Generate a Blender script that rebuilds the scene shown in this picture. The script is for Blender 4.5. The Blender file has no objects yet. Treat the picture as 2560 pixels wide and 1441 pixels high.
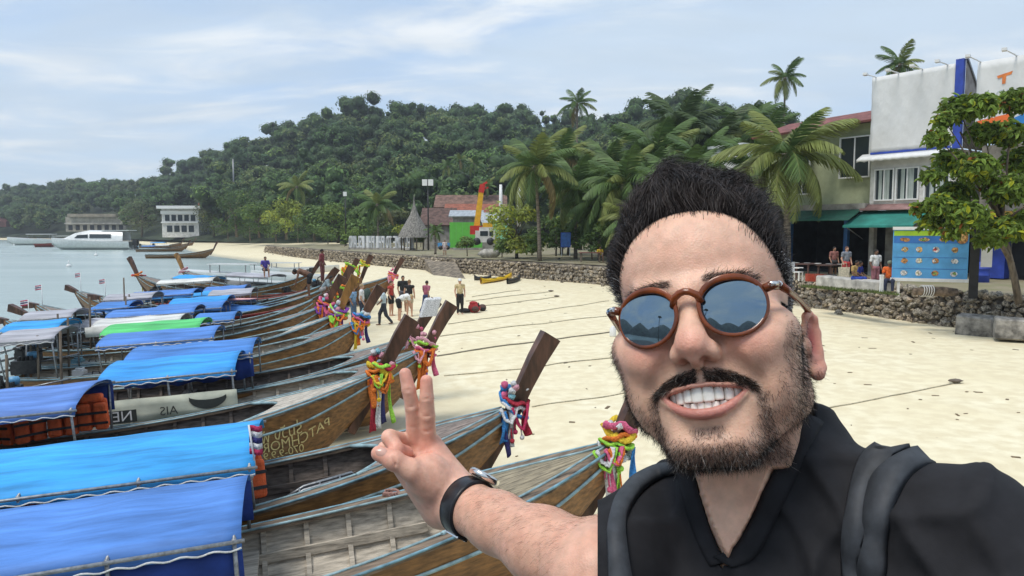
import bpy, bmesh, math, random
import numpy as np
from mathutils import Vector, Matrix
SC = bpy.context.scene
COL = SC.collection
R = math.radians
# ------------------------------------------------------------------ camera, sky, sun, exposure
F = 1828.0; CX = 1280.0; CY = 720.5; HC = 3.9          # focal length in photo pixels, eye height above the sand
PITCH = math.atan((CY - 580.0) / F)
cam_d = bpy.data.cameras.new('camera'); cam = bpy.data.objects.new('camera', cam_d); COL.objects.link(cam)
cam_d.sensor_width = 36.0; cam_d.lens = 36.0 * F / 2560.0; cam_d.clip_start = 0.02; cam_d.clip_end = 6000
cam.location = (0, 0, HC); cam.rotation_euler = (math.pi / 2 - PITCH, 0, 0)
SC.camera = cam
SUN_EL, SUN_AZ = 64.0, 228.0                            # azimuth clockwise from +Y (the view direction)
world = bpy.data.worlds.new('World'); SC.world = world; world.use_nodes = True
def build_world():
    nt = world.node_tree; nt.nodes.clear(); N = nt.nodes.new; L = nt.links.new
    out = N('ShaderNodeOutputWorld'); bg = N('ShaderNodeBackground'); sky = N('ShaderNodeTexSky')
    sky.sky_type = 'NISHITA'; sky.sun_disc = False
    sky.sun_elevation = R(SUN_EL); sky.sun_rotation = R(SUN_AZ)
    sky.air_density = 1.0; sky.dust_density = 1.2; sky.ozone_density = 1.6
    tc = N('ShaderNodeTexCoord'); sep = N('ShaderNodeSeparateXYZ'); L(tc.outputs['Generated'], sep.inputs[0])
    # project the view direction on a flat cloud deck so that the streaks shrink towards the horizon
    mz = N('ShaderNodeMath'); mz.operation = 'ADD'; mz.inputs[1].default_value = 0.16; L(sep.outputs['Z'], mz.inputs[0])
    mz2 = N('ShaderNodeMath'); mz2.operation = 'MAXIMUM'; mz2.inputs[1].default_value = 0.05; L(mz.outputs[0], mz2.inputs[0])
    dx = N('ShaderNodeMath'); dx.operation = 'DIVIDE'; L(sep.outputs['X'], dx.inputs[0]); L(mz2.outputs[0], dx.inputs[1])
    dy = N('ShaderNodeMath'); dy.operation = 'DIVIDE'; L(sep.outputs['Y'], dy.inputs[0]); L(mz2.outputs[0], dy.inputs[1])
    cmb = N('ShaderNodeCombineXYZ'); L(dx.outputs[0], cmb.inputs[0]); L(dy.outputs[0], cmb.inputs[1])
    def nz(scale, det, dist, loc, sx, sy, rot=0, rough=.55):
        mp = N('ShaderNodeMapping'); mp.inputs['Location'].default_value = loc; mp.inputs['Scale'].default_value = (sx, sy, 1)
        mp.inputs['Rotation'].default_value = (0, 0, rot)
        L(cmb.outputs[0], mp.inputs[0]); n = N('ShaderNodeTexNoise'); n.inputs['Scale'].default_value = scale
        n.inputs['Detail'].default_value = det; n.inputs['Distortion'].default_value = dist; n.inputs['Roughness'].default_value = rough
        L(mp.outputs[0], n.inputs['Vector']); return n.outputs['Fac']
    def ramp(src, a, b):
        r = N('ShaderNodeMapRange'); r.interpolation_type = 'SMOOTHSTEP'
        r.inputs['From Min'].default_value = a; r.inputs['From Max'].default_value = b; L(src, r.inputs['Value']); return r.outputs[0]
    veil = ramp(nz(.55, 4, .6, (3.1, 1.7, 0), 1, 1.6, .3), .30, .66)
    puff = ramp(nz(1.15, 9, .5, (7.4, 2.2, 0), 1, 1.9, -.25, .6), .46, .70)
    shade = ramp(nz(1.6, 6, .3, (1.4, 5.2, 0), 1, 2.2, .1), .35, .70)
    low = N('ShaderNodeMapRange'); low.inputs['From Min'].default_value = 0.42; low.inputs['From Max'].default_value = 0.0
    L(sep.outputs['Z'], low.inputs['Value'])
    def mix(fac, a, b):
        m = N('ShaderNodeMix'); m.data_type = 'RGBA'
        if isinstance(fac, float): m.inputs[0].default_value = fac
        else: L(fac, m.inputs[0])
        for i, v in ((6, a), (7, b)):
            if isinstance(v, tuple): m.inputs[i].default_value = v
            else: L(v, m.inputs[i])
        return m.outputs[2]
    def mul(a, k):
        m = N('ShaderNodeMath'); m.operation = 'MULTIPLY'; L(a, m.inputs[0])
        if isinstance(k, float): m.inputs[1].default_value = k
        else: L(k, m.inputs[1])
        return m.outputs[0]
    K = SKYK
    grey = (5.0 * K, 6.0 * K, 7.0 * K, 1); white = (9.2 * K, 9.4 * K, 9.4 * K, 1); pale = (6.0 * K, 7.2 * K, 8.4 * K, 1)
    blue = (3.7 * K, 5.7 * K, 8.8 * K, 1)
    base = mix(0.62, sky.outputs[0], blue)
    c1 = mix(mul(veil, .85), base, pale)
    c2 = mix(mul(puff, .9), c1, white)
    c3 = mix(mul(shade, .42), c2, grey)
    c4 = mix(mul(low.outputs[0], .22), c3, (6.9 * K, 7.5 * K, 7.9 * K, 1))
    L(c4, bg.inputs['Color']); bg.inputs['Strength'].default_value = 0.11; L(bg.outputs[0], out.inputs[0])
SKYK = 0.62
build_world()
sun_d = bpy.data.lights.new('sun', 'SUN'); sun = bpy.data.objects.new('sun', sun_d); COL.objects.link(sun)
sun_d.energy = 1.5; sun_d.angle = R(22); sun_d.color = (1.0, .95, .87)
_sd = Vector((math.sin(R(SUN_AZ)) * math.cos(R(SUN_EL)), math.cos(R(SUN_AZ)) * math.cos(R(SUN_EL)), math.sin(R(SUN_EL))))
sun.rotation_euler = _sd.to_track_quat('Z', 'Y').to_euler()
vs = SC.view_settings; vs.view_transform = 'Standard'; vs.look = 'None'; vs.gamma = 1.0; vs.exposure = 0.80; vs.use_curve_mapping = False
SC.render.engine = 'CYCLES'
SC.cycles.max_bounces = 6; SC.cycles.transparent_max_bounces = 12; SC.cycles.use_denoising = True
SC.cycles.caustics_reflective = False; SC.cycles.caustics_refractive = False
# ------------------------------------------------------------------ geometry helpers
_cr = Vector((1, 0, 0)); _cf = Vector((0, math.cos(PITCH), -math.sin(PITCH))); _cu = Vector((0, math.sin(PITCH), math.cos(PITCH)))
CAMP = Vector((0, 0, HC))
def ray(px, py): return _cf + _cr * ((px - CX) / F) + _cu * ((CY - py) / F)
def at(px, py, Y):
    d = ray(px, py); return CAMP + d * (Y / d.y)
def onz(px, py, z):
    d = ray(px, py); return CAMP + d * ((z - HC) / d.z)
def camw(x, d, z): return CAMP + _cr * x + _cf * d + _cu * z     # right, depth, up of the viewer -> world
RCAM = np.array([[_cr.x, _cf.x, _cu.x], [_cr.y, _cf.y, _cu.y], [_cr.z, _cf.z, _cu.z]])
def lerp(a, b, t): return a + (b - a) * t
def sstep(a, b, x):
    t = np.clip((x - a) / (b - a), 0, 1); return t * t * (3 - 2 * t)

class MB:
    """collects simple shapes into one mesh"""
    def __init__(s): s.v = []; s.f = []; s.m = []; s.sm = []
    def add(s, vs, fs, mi=0, smooth=False):
        o = len(s.v); s.v += [tuple(p) for p in vs]
        for f in fs: s.f.append(tuple(i + o for i in f)); s.m.append(mi); s.sm.append(smooth)
    def hexa(s, p, mi=0):           # 8 corners: bottom 0-3, top 4-7
        s.add(p, [(3, 2, 1, 0), (4, 5, 6, 7), (0, 1, 5, 4), (1, 2, 6, 5), (2, 3, 7, 6), (3, 0, 4, 7)], mi)
    def box(s, c, d, rz=0.0, mi=0):
        ca, sa = math.cos(rz), math.sin(rz); q = []
        for z in (-.5, .5):
            for x, y in ((-.5, -.5), (.5, -.5), (.5, .5), (-.5, .5)):
                X, Y = x * d[0], y * d[1]
                q.append((c[0] + X * ca - Y * sa, c[1] + X * sa + Y * ca, c[2] + z * d[2]))
        s.hexa(q, mi)
    def beam(s, a, b, w, h, up=(0, 0, 1), mi=0, w2=None, h2=None):
        a = Vector(a); b = Vector(b); t = (b - a).normalized(); up = Vector(up)
        sd = t.cross(up)
        if sd.length < 1e-4: sd = t.cross(Vector((1, 0, 0)))
        sd.normalize(); u = sd.cross(t).normalized(); w2 = w if w2 is None else w2; h2 = h if h2 is None else h2; q = []
        for p, W, H in ((a, w, h), (b, w2, h2)):
            for x, y in ((-.5, -.5), (.5, -.5), (.5, .5), (-.5, .5)): q.append(p + sd * x * W + u * y * H)
        s.hexa([q[i] for i in (0, 1, 2, 3, 4, 5, 6, 7)], mi)
    def tube(s, pts, r, n=6, mi=0, cap=True, flat=1.0, smooth=True):
        pts = [Vector(p) for p in pts]; m = len(pts); rs = r if isinstance(r, (list, tuple)) else [r] * m
        up = Vector((0, 0, 1)); vs = []; prev = None
        for i, p in enumerate(pts):
            t = (pts[min(i + 1, m - 1)] - pts[max(i - 1, 0)])
            t = t.normalized() if t.length > 1e-9 else Vector((0, 0, 1))
            if prev is None:
                a = t.cross(up)
                if a.length < 1e-3: a = t.cross(Vector((1, 0, 0)))
            else: a = prev - t * prev.dot(t)
            a.normalize(); prev = a; b = t.cross(a)
            for k in range(n):
                an = 2 * math.pi * k / n; vs.append(p + (a * math.cos(an) + b * math.sin(an) * flat) * rs[i])
        fs = []
        for i in range(m - 1):
            for k in range(n):
                k2 = (k + 1) % n; fs.append((i * n + k, i * n + k2, (i + 1) * n + k2, (i + 1) * n + k))
        s.add(vs, fs, mi, smooth)
        if cap:
            o = len(s.v) - m * n
            s.f.append(tuple(o + k for k in reversed(range(n)))); s.m.append(mi); s.sm.append(False)
            s.f.append(tuple(o + (m - 1) * n + k for k in range(n))); s.m.append(mi); s.sm.append(False)
    def grid(s, rows, mi=0, smooth=True, close=False):
        n = len(rows[0]); vs = [p for r in rows for p in r]; fs = []
        for i in range(len(rows) - 1):
            for k in range(n if close else n - 1):
                k2 = (k + 1) % n; fs.append((i * n + k, i * n + k2, (i + 1) * n + k2, (i + 1) * n + k))
        s.add(vs, fs, mi, smooth)
    def lathe(s, prof, c=(0, 0, 0), n=12, mi=0, smooth=True):
        rows = []
        for r, z in prof:
            rows.append([(c[0] + r * math.cos(2 * math.pi * k / n), c[1] + r * math.sin(2 * math.pi * k / n), c[2] + z) for k in range(n)])
        s.grid(rows, mi, smooth, True)
    def ball(s, c, r, seg=8, rings=6, mi=0, jit=0.0, rnd=random):
        rr = r if isinstance(r, (list, tuple)) else (r, r, r); rows = []
        for i in range(rings + 1):
            th = math.pi * i / rings; row = []
            for k in range(seg):
                ph = 2 * math.pi * k / seg; j = 1 + rnd.uniform(-jit, jit)
                row.append((c[0] + rr[0] * j * math.sin(th) * math.cos(ph), c[1] + rr[1] * j * math.sin(th) * math.sin(ph), c[2] - rr[2] * j * math.cos(th)))
            rows.append(row)
        s.grid(rows, mi, True, True)
    def build(s, name, mats, parent=None, loc=None, M=None, kind=None):
        me = bpy.data.meshes.new(name); v = s.v
        if M is not None: v = [tuple(M @ Vector(p)) for p in v]
        me.from_pydata(v, [], s.f)
        if not isinstance(mats, (list, tuple)): mats = [mats]
        for m in mats: me.materials.append(m)
        if len(mats) > 1: me.polygons.foreach_set('material_index', s.m)
        me.polygons.foreach_set('use_smooth', s.sm); me.update()
        return link(name, me, parent, loc, kind)
def link(name, me, parent=None, loc=None, kind=None):
    o = bpy.data.objects.new(name, me); COL.objects.link(o)
    if parent is not None: o.parent = parent
    if loc is not None: o.location = loc
    if kind: o['kind'] = kind
    return o
def np_mesh(name, v, f, mats, smooth=True, mi=None, col=None):
    """v (n,3), f (m,k) arrays -> mesh; col (n,4) point colours"""
    me = bpy.data.meshes.new(name); v = np.asarray(v, np.float32); f = np.asarray(f, np.int32)
    me.vertices.add(len(v)); me.vertices.foreach_set('co', v.ravel())
    k = f.shape[1]; me.loops.add(f.size); me.loops.foreach_set('vertex_index', f.ravel())
    me.polygons.add(len(f)); me.polygons.foreach_set('loop_start', np.arange(0, f.size, k, dtype=np.int32))
    me.update(calc_edges=True)
    if not isinstance(mats, (list, tuple)): mats = [mats]
    for m in mats: me.materials.append(m)
    if mi is not None: me.polygons.foreach_set('material_index', np.asarray(mi, np.int32))
    me.polygons.foreach_set('use_smooth', np.full(len(f), smooth, bool))
    if col is not None:
        a = me.color_attributes.new('Col', 'FLOAT_COLOR', 'POINT'); a.data.foreach_set('color', np.asarray(col, np.float32).ravel())
    me.validate(); me.update(); return me
def tag(o, label, cat, group=None):
    o['label'] = label; o['category'] = cat
    if group: o['group'] = group
    return o
def struct(o): o['kind'] = 'structure'; return o
def empty(name, loc=(0, 0, 0), rz=0.0, label=None, cat=None, group=None):
    o = bpy.data.objects.new(name, None); COL.objects.link(o); o.location = loc; o.rotation_euler = (0, 0, rz); o.empty_display_size = .2
    if label: tag(o, label, cat, group)
    return o
# ------------------------------------------------------------------ materials
def lin(r, g, b):
    f = lambda c: (c / 255 / 12.92) if c / 255 <= .04045 else ((c / 255 + .055) / 1.055) ** 2.4
    return (f(r), f(g), f(b))
MATS = {}
def mat(name, col, rough=.6, var=.15, scale=4.0, bump=0.0, bscale=None, metal=0.0, spec=.5, stretch=None, attr=None, col2=None, det=5, coat=0.0, bdist=.02, trans=0.0):
    """principled material whose colour wanders with noise; attr = colour attribute multiplied in"""
    if name in MATS: return MATS[name]
    m = bpy.data.materials.new(name); MATS[name] = m; m.use_nodes = True; nt = m.node_tree; N = nt.nodes.new; L = nt.links.new
    b = nt.nodes['Principled BSDF']; b.inputs['Roughness'].default_value = rough; b.inputs['Metallic'].default_value = metal
    b.inputs['Specular IOR Level'].default_value = spec
    if coat: b.inputs['Coat Weight'].default_value = coat; b.inputs['Coat Roughness'].default_value = .1
    if trans: b.inputs['Transmission Weight'].default_value = trans
    tc = N('ShaderNodeTexCoord'); mp = N('ShaderNodeMapping'); L(tc.outputs['Object'], mp.inputs[0])
    if stretch: mp.inputs['Scale'].default_value = stretch
    n = N('ShaderNodeTexNoise'); n.inputs['Scale'].default_value = scale; n.inputs['Detail'].default_value = det; n.inputs['Roughness'].default_value = .6
    L(mp.outputs[0], n.inputs['Vector'])
    c2 = col2 or tuple(max(0, c * (1 - var * 2.2)) for c in col); c1 = col if col2 else tuple(min(1, c * (1 + var)) for c in col)
    rp = N('ShaderNodeMapRange'); rp.inputs['From Min'].default_value = .32; rp.inputs['From Max'].default_value = .68; L(n.outputs['Fac'], rp.inputs['Value'])
    mx = N('ShaderNodeMix'); mx.data_type = 'RGBA'; mx.inputs[6].default_value = (*c2, 1); mx.inputs[7].default_value = (*c1, 1); L(rp.outputs[0], mx.inputs[0])
    outc = mx.outputs[2]
    if attr:
        a = N('ShaderNodeAttribute'); a.attribute_name = attr
        m2 = N('ShaderNodeMix'); m2.data_type = 'RGBA'; m2.blend_type = 'MULTIPLY'; m2.inputs[0].default_value = 1
        L(outc, m2.inputs[6]); L(a.outputs['Color'], m2.inputs[7]); outc = m2.outputs[2]
    L(outc, b.inputs['Base Color'])
    if bump:
        n2 = N('ShaderNodeTexNoise'); n2.inputs['Scale'].default_value = bscale or scale * 4; n2.inputs['Detail'].default_value = 6; L(mp.outputs[0], n2.inputs['Vector'])
        bp = N('ShaderNodeBump'); bp.inputs['Strength'].default_value = bump; bp.inputs['Distance'].default_value = bdist; L(n2.outputs['Fac'], bp.inputs['Height']); L(bp.outputs[0], b.inputs['Normal'])
    return m
# ------------------------------------------------------------------ signed distance modelling (people)
class SDF:
    def __init__(s, lo, hi, h):
        s.h = h; s.lo = np.array(lo, np.float32); n = (np.ceil((np.array(hi) - s.lo) / h)).astype(int) + 1
        s.ax = [(s.lo[i] + np.arange(n[i], dtype=np.float32) * h).astype(np.float32) for i in range(3)]
        s.d = np.full(tuple(n), 1e3, np.float32); s.n = n
    def _win(s, lo, hi, pad):
        sl = []
        for i in range(3):
            a = max(0, int((lo[i] - pad - s.lo[i]) / s.h)); b = min(s.n[i], int((hi[i] + pad - s.lo[i]) / s.h) + 2)
            if b - a < 2: return None, None
            sl.append(slice(a, b))
        return tuple(sl), np.meshgrid(s.ax[0][sl[0]], s.ax[1][sl[1]], s.ax[2][sl[2]], indexing='ij', sparse=True)
    def _app(s, w, e, k, op):
        d = s.d[w]
        if op == 'u':
            if k > 0: hh = np.clip(.5 + .5 * (d - e) / k, 0, 1); d = d * (1 - hh) + e * hh - k * hh * (1 - hh)
            else: d = np.minimum(d, e)
        else:
            if k > 0: hh = np.clip(.5 - .5 * (d + e) / k, 0, 1); d = d * (1 - hh) - e * hh + k * hh * (1 - hh)
            else: d = np.maximum(d, -e)
        s.d[w] = d
    def ell(s, c, r, k=8., op='u', M=None):
        R_ = max(r); lo = [c[i] - R_ for i in range(3)]; hi = [c[i] + R_ for i in range(3)]
        w, g = s._win(lo, hi, max(k * 1.2, 4 * s.h) + (R_ * .3))
        if w is None: return
        X, Y, Z = g[0] - c[0], g[1] - c[1], g[2] - c[2]
        if M is not None: X, Y, Z = (M[0][0] * X + M[0][1] * Y + M[0][2] * Z), (M[1][0] * X + M[1][1] * Y + M[1][2] * Z), (M[2][0] * X + M[2][1] * Y + M[2][2] * Z)
        k0 = np.sqrt((X / r[0]) ** 2 + (Y / r[1]) ** 2 + (Z / r[2]) ** 2) + 1e-6
        k1 = np.sqrt((X / r[0] ** 2) ** 2 + (Y / r[1] ** 2) ** 2 + (Z / r[2] ** 2) ** 2) + 1e-9
        s._app(w, (k0 * (k0 - 1) / k1).astype(np.float32), k, op)
    def cap(s, a, b, ra, rb=None, k=6., op='u', sq=None):
        """tapered capsule; sq = (axis vector, factor) flattens the section along an axis"""
        rb = ra if rb is None else rb; a = np.array(a, np.float32); b = np.array(b, np.float32); m = max(ra, rb)
        w, g = s._win(np.minimum(a, b) - m, np.maximum(a, b) + m, max(k * 1.2, 4 * s.h))
        if w is None: return
        ba = b - a; X, Y, Z = g[0] - a[0], g[1] - a[1], g[2] - a[2]
        t = np.clip((X * ba[0] + Y * ba[1] + Z * ba[2]) / max(1e-12, float(ba @ ba)), 0, 1)
        X = X - t * ba[0]; Y = Y - t * ba[1]; Z = Z - t * ba[2]
        if sq is not None:
            n = np.array(sq[0], np.float32); n /= np.linalg.norm(n); q = (X * n[0] + Y * n[1] + Z * n[2]); f = sq[1]
            X = X + n[0] * q * (f - 1); Y = Y + n[1] * q * (f - 1); Z = Z + n[2] * q * (f - 1)
        s._app(w, (np.sqrt(X * X + Y * Y + Z * Z) - (ra + (rb - ra) * t)).astype(np.float32), k, op)
    def chain(s, pts, rs, k=6., op='u', sq=None, kin=None):
        for i in range(len(pts) - 1): s.cap(pts[i], pts[i + 1], rs[i], rs[i + 1], (kin if (kin is not None and i) else k), op, sq)
    def mesh(s):
        d = s.d; n = np.array(d.shape); h = s.h
        neg = d < 0
        c = np.zeros(tuple(n - 1), np.int8)
        for i in (0, 1):
            for j in (0, 1):
                for k in (0, 1): c += neg[i:n[0] - 1 + i, j:n[1] - 1 + j, k:n[2] - 1 + k]
        act = (c > 0) & (c < 8); idx = np.argwhere(act); vid = np.full(tuple(n - 1), -1, np.int64); vid[act] = np.arange(len(idx))
        acc = np.zeros((len(idx), 3)); cnt = np.zeros(len(idx))
        corner = [np.array((i, j, k)) for i in (0, 1) for j in (0, 1) for k in (0, 1)]
        val = {tuple(cc): d[idx[:, 0] + cc[0], idx[:, 1] + cc[1], idx[:, 2] + cc[2]].astype(float) for cc in corner}
        for axx in range(3):
            e = np.zeros(3, int); e[axx] = 1
            for cc in corner:
                if cc[axx]: continue
                va, vb = val[tuple(cc)], val[tuple(cc + e)]; m = (va < 0) != (vb < 0)
                t = np.where(m, va / np.where(m, va - vb, 1), 0)
                p = cc[None, :] + e[None, :] * t[:, None]; acc[m] += p[m]; cnt[m] += 1
        V = (idx + acc / cnt[:, None]) * h + s.lo
        Fs = []
        for axx in range(3):
            e = np.zeros(3, int); e[axx] = 1; o = [i for i in range(3) if i != axx]
            sl0 = tuple(slice(0, n[i] - e[i]) for i in range(3)); sl1 = tuple(slice(e[i], n[i]) for i in range(3))
            ch = neg[sl0] != neg[sl1]; pos = np.argwhere(ch)
            ok = (pos[:, o[0]] > 0) & (pos[:, o[1]] > 0) & (pos[:, o[0]] < n[o[0]] - 1) & (pos[:, o[1]] < n[o[1]] - 1); pos = pos[ok]
            u = np.zeros(3, int); u[o[0]] = 1; w = np.zeros(3, int); w[o[1]] = 1
            q = [pos - u - w, pos - w, pos, pos - u]
            q = np.stack([vid[p[:, 0], p[:, 1], p[:, 2]] for p in q], 1)
            flip = neg[pos[:, 0], pos[:, 1], pos[:, 2]]
            if axx == 1: flip = ~flip
            q[~flip] = q[~flip][:, ::-1]; Fs.append(q)
        Fq = np.concatenate(Fs); return V, Fq[(Fq >= 0).all(1)]
def relax(V, Fq, it=2, lam=.5):
    n = len(V); e = np.concatenate([Fq[:, [0, 1]], Fq[:, [1, 2]], Fq[:, [2, 3]], Fq[:, [3, 0]]])
    deg = np.bincount(e[:, 0], minlength=n) + np.bincount(e[:, 1], minlength=n)
    for sg in [lam, -lam * .9] * it:
        s = np.zeros_like(V)
        for k in range(3): s[:, k] = np.bincount(e[:, 0], V[e[:, 1], k], n) + np.bincount(e[:, 1], V[e[:, 0], k], n)
        V = V + sg * (s / np.maximum(deg, 1)[:, None] - V)
    return V
def vnormals(V, Fq):
    nrm = np.cross(V[Fq[:, 2]] - V[Fq[:, 0]], V[Fq[:, 3]] - V[Fq[:, 1]]); N = np.zeros_like(V)
    for k in range(4):
        for c in range(3): N[:, c] += np.bincount(Fq[:, k], nrm[:, c], len(V))
    return N / (np.linalg.norm(N, axis=1, keepdims=True) + 1e-12)
# ================================================================== ground, sea, hill
rnd = random.Random(11); nrg = np.random.default_rng(3)
WATER_Z = -0.25
SHORE = np.array([(-.5, -20), (-1.6, 4), (-2.6, 9), (-4.2, 16), (-12, 42), (-24, 75), (-33, 97), (-52, 126), (-86, 190), (-122, 240), (-205, 330), (-300, 405), (-420, 450), (-700, 520)], float)
WALL = [(24.5, 15), (21.5, 21), (18.4, 27.5), (15.2, 37), (6.2, 53), (-7.0, 71), (-21, 93), (-37, 119), (-44, 131)]
def seg_dist(P, A, B):
    d = B - A; t = np.clip(((P - A) @ d) / (d @ d), 0, 1); q = P - (A + t[:, None] * d); dist = np.linalg.norm(q, axis=1)
    side = d[0] * (P[:, 1] - A[1]) - d[1] * (P[:, 0] - A[0]); return dist, side
def signed(P, line):          # > 0 on the right-hand (land) side of a line running away from the viewer
    best = np.full(len(P), 1e9); sg = np.ones(len(P)); line = np.asarray(line, float)
    for i in range(len(line) - 1):
        d, s_ = seg_dist(P, line[i], line[i + 1]); m = d < best; best[m] = d[m]; sg[m] = np.where(s_[m] > 0, -1, 1)
    return best * sg
def hnoise(x, y, f, seed=0):
    return (np.sin(x * f + seed) * np.cos(y * f * 1.13 + seed * 1.7) + .5 * np.sin(x * f * 2.1 + y * f * 1.4 + seed * 3) + .25 * np.cos(x * f * 3.7 - y * f * 4.3 + seed))
def sand_z(x, y):
    x = np.atleast_1d(np.asarray(x, float)); y = np.atleast_1d(np.asarray(y, float)); P = np.c_[x, y]; d = signed(P, SHORE)
    z = np.where(d < 0, WATER_Z + .07 * np.maximum(d, -40), np.where(d < 5, WATER_Z + .05 * d, .012 * (d - 5)))
    z = np.minimum(z, .14 + 0 * z); far = sstep(105, 150, y); z = z + far * np.clip(d * .06, 0, 1.5) * (d > 0)
    return z + (hnoise(x, y, .8) * .018 + hnoise(x, y, 2.6, 2) * .006) * np.clip((d + 2) / 6, 0, 1)
def axis_lin(a, b, n, p=1.0): return a + (b - a) * np.linspace(0, 1, n) ** p
def sheet(xs, ys, zf):
    X, Y = np.meshgrid(xs, ys, indexing='ij'); V = np.c_[X.ravel(), Y.ravel(), zf(X.ravel(), Y.ravel())]
    nx, ny = len(xs), len(ys); i = np.arange(nx - 1)[:, None] * ny + np.arange(ny - 1)[None]; Fq = np.stack([i, i + ny, i + ny + 1, i + 1], -1).reshape(-1, 4); return V, Fq
def sand_material():
    m = bpy.data.materials.new('beach_sand'); m.use_nodes = True; nt = m.node_tree; N = nt.nodes.new; L = nt.links.new; b = nt.nodes['Principled BSDF']
    tc = N('ShaderNodeTexCoord')
    def nz(sc, det=6): 
        n = N('ShaderNodeTexNoise'); n.inputs['Scale'].default_value = sc; n.inputs['Detail'].default_value = det; L(tc.outputs['Object'], n.inputs['Vector']); return n.outputs['Fac']
    def mr(src, a, b_, c=0., d=1.):
        r = N('ShaderNodeMapRange'); r.inputs['From Min'].default_value = a; r.inputs['From Max'].default_value = b_; r.inputs['To Min'].default_value = c; r.inputs['To Max'].default_value = d; L(src, r.inputs['Value']); return r.outputs[0]
    def mix(f, a, c):
        x = N('ShaderNodeMix'); x.data_type = 'RGBA'; L(f, x.inputs[0])
        for i, v in ((6, a), (7, c)):
            if isinstance(v, tuple): x.inputs[i].default_value = v
            else: L(v, x.inputs[i])
        return x.outputs[2]
    c1 = mix(mr(nz(.35), .35, .65), (.745, .66, .45, 1), (.795, .725, .53, 1))
    c2 = mix(mr(nz(2.6, 8), .40, .62), (.69, .60, .405, 1), c1)
    spk = mr(nz(9., 3), .74, .80); c3 = mix(spk, c2, (.40, .31, .20, 1))
    geo = N('ShaderNodeNewGeometry'); sp = N('ShaderNodeSeparateXYZ'); L(geo.outputs['Position'], sp.inputs[0])
    wet = mr(sp.outputs['Z'], -.05, -.24); c4 = mix(wet, c3, (.44, .40, .28, 1))
    L(c4, b.inputs['Base Color']); rr = mr(wet, 0, 1, .9, .35); L(rr, b.inputs['Roughness']); b.inputs['Specular IOR Level'].default_value = .25
    bp = N('ShaderNodeBump'); bp.inputs['Strength'].default_value = .32; bp.inputs['Distance'].default_value = .03
    ad = N('ShaderNodeMath'); ad.operation = 'ADD'; L(nz(5., 8), ad.inputs[0]); L(nz(28., 4), ad.inputs[1]); L(ad.outputs[0], bp.inputs['Height']); L(bp.outputs[0], b.inputs['Normal'])
    return m
xs = np.unique(np.r_[axis_lin(-460, -60, 90), axis_lin(-60, -14, 60), axis_lin(-14, 26, 150), axis_lin(26, 60, 20)])
ys = np.unique(np.r_[axis_lin(-25, 5, 20), axis_lin(5, 45, 130), axis_lin(45, 140, 110), axis_lin(140, 470, 100)])
V, Fq = sheet(xs, ys, sand_z)
struct(link('sand', np_mesh('sand', V, Fq, sand_material())))
def water_material():
    m = bpy.data.materials.new('sea_water'); m.use_nodes = True; nt = m.node_tree; N = nt.nodes.new; L = nt.links.new; b = nt.nodes['Principled BSDF']
    b.inputs['Base Color'].default_value = (.075, .155, .150, 1); b.inputs['Roughness'].default_value = .2; b.inputs['IOR'].default_value = 1.33
    tc = N('ShaderNodeTexCoord'); mp = N('ShaderNodeMapping'); mp.inputs['Scale'].default_value = (.7, 1.5, 1); mp.inputs['Rotation'].default_value = (0, 0, .3); L(tc.outputs['Object'], mp.inputs[0])
    n1 = N('ShaderNodeTexNoise'); n1.inputs['Scale'].default_value = .9; n1.inputs['Detail'].default_value = 7; n1.inputs['Roughness'].default_value = .6; L(mp.outputs[0], n1.inputs['Vector'])
    n3 = N('ShaderNodeTexNoise'); n3.inputs['Scale'].default_value = .05; n3.inputs['Detail'].default_value = 5; L(mp.outputs[0], n3.inputs['Vector'])
    mx = N('ShaderNodeMix'); mx.data_type = 'RGBA'; mx.inputs[6].default_value = (.32, .40, .385, 1); mx.inputs[7].default_value = (.40, .475, .45, 1)
    r = N('ShaderNodeMapRange'); r.inputs['From Min'].default_value = .38; r.inputs['From Max'].default_value = .62; L(n3.outputs['Fac'], r.inputs['Value']); L(r.outputs[0], mx.inputs[0]); L(mx.outputs[2], b.inputs['Base Color'])
    bp = N('ShaderNodeBump'); bp.inputs['Strength'].default_value = .55; bp.inputs['Distance'].default_value = .12; L(n1.outputs['Fac'], bp.inputs['Height']); L(bp.outputs[0], b.inputs['Normal'])
    geo = N('ShaderNodeNewGeometry')
    return m
WATER = water_material()
wv = [(-1380, -1280, WATER_Z), (1180, -1280, WATER_Z), (1180, 880, WATER_Z), (-1380, 880, WATER_Z)]
me = bpy.data.meshes.new('sea'); me.from_pydata(wv, [], [(0, 1, 2, 3)]); me.materials.append(WATER); struct(link('sea', me))
# ---- promenade behind the stone wall
WN = np.array(WALL, float)
def prom_z(x, y):
    d = signed(np.c_[np.atleast_1d(x), np.atleast_1d(y)], WN); return 1.48 + np.clip(d, 0, 200) * .011 + hnoise(np.atleast_1d(x), np.atleast_1d(y), .5, 4) * .02
def pz(x, y): return float(prom_z(x, y)[0])
def offset_line(line, d):
    out = []; n = len(line)
    for i in range(n):
        a = line[max(i - 1, 0)]; b = line[min(i + 1, n - 1)]; t = (b - a) / np.linalg.norm(b - a); out.append(line[i] + np.array((t[1], -t[0])) * d)
    return np.array(out)
def resample(line, step):
    t = np.r_[0, np.cumsum(np.linalg.norm(np.diff(line, axis=0), axis=1))]; u = np.linspace(0, t[-1], int(t[-1] / step) + 1); return np.c_[np.interp(u, t, line[:, 0]), np.interp(u, t, line[:, 1])]
WR_ = resample(WN, 1.0)
GRASSY = mat('promenade_earth', (.30, .25, .18), .95, .25, .8, bump=.5, bscale=9, col2=(.19, .19, .09), bdist=.04)
rows = []
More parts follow.
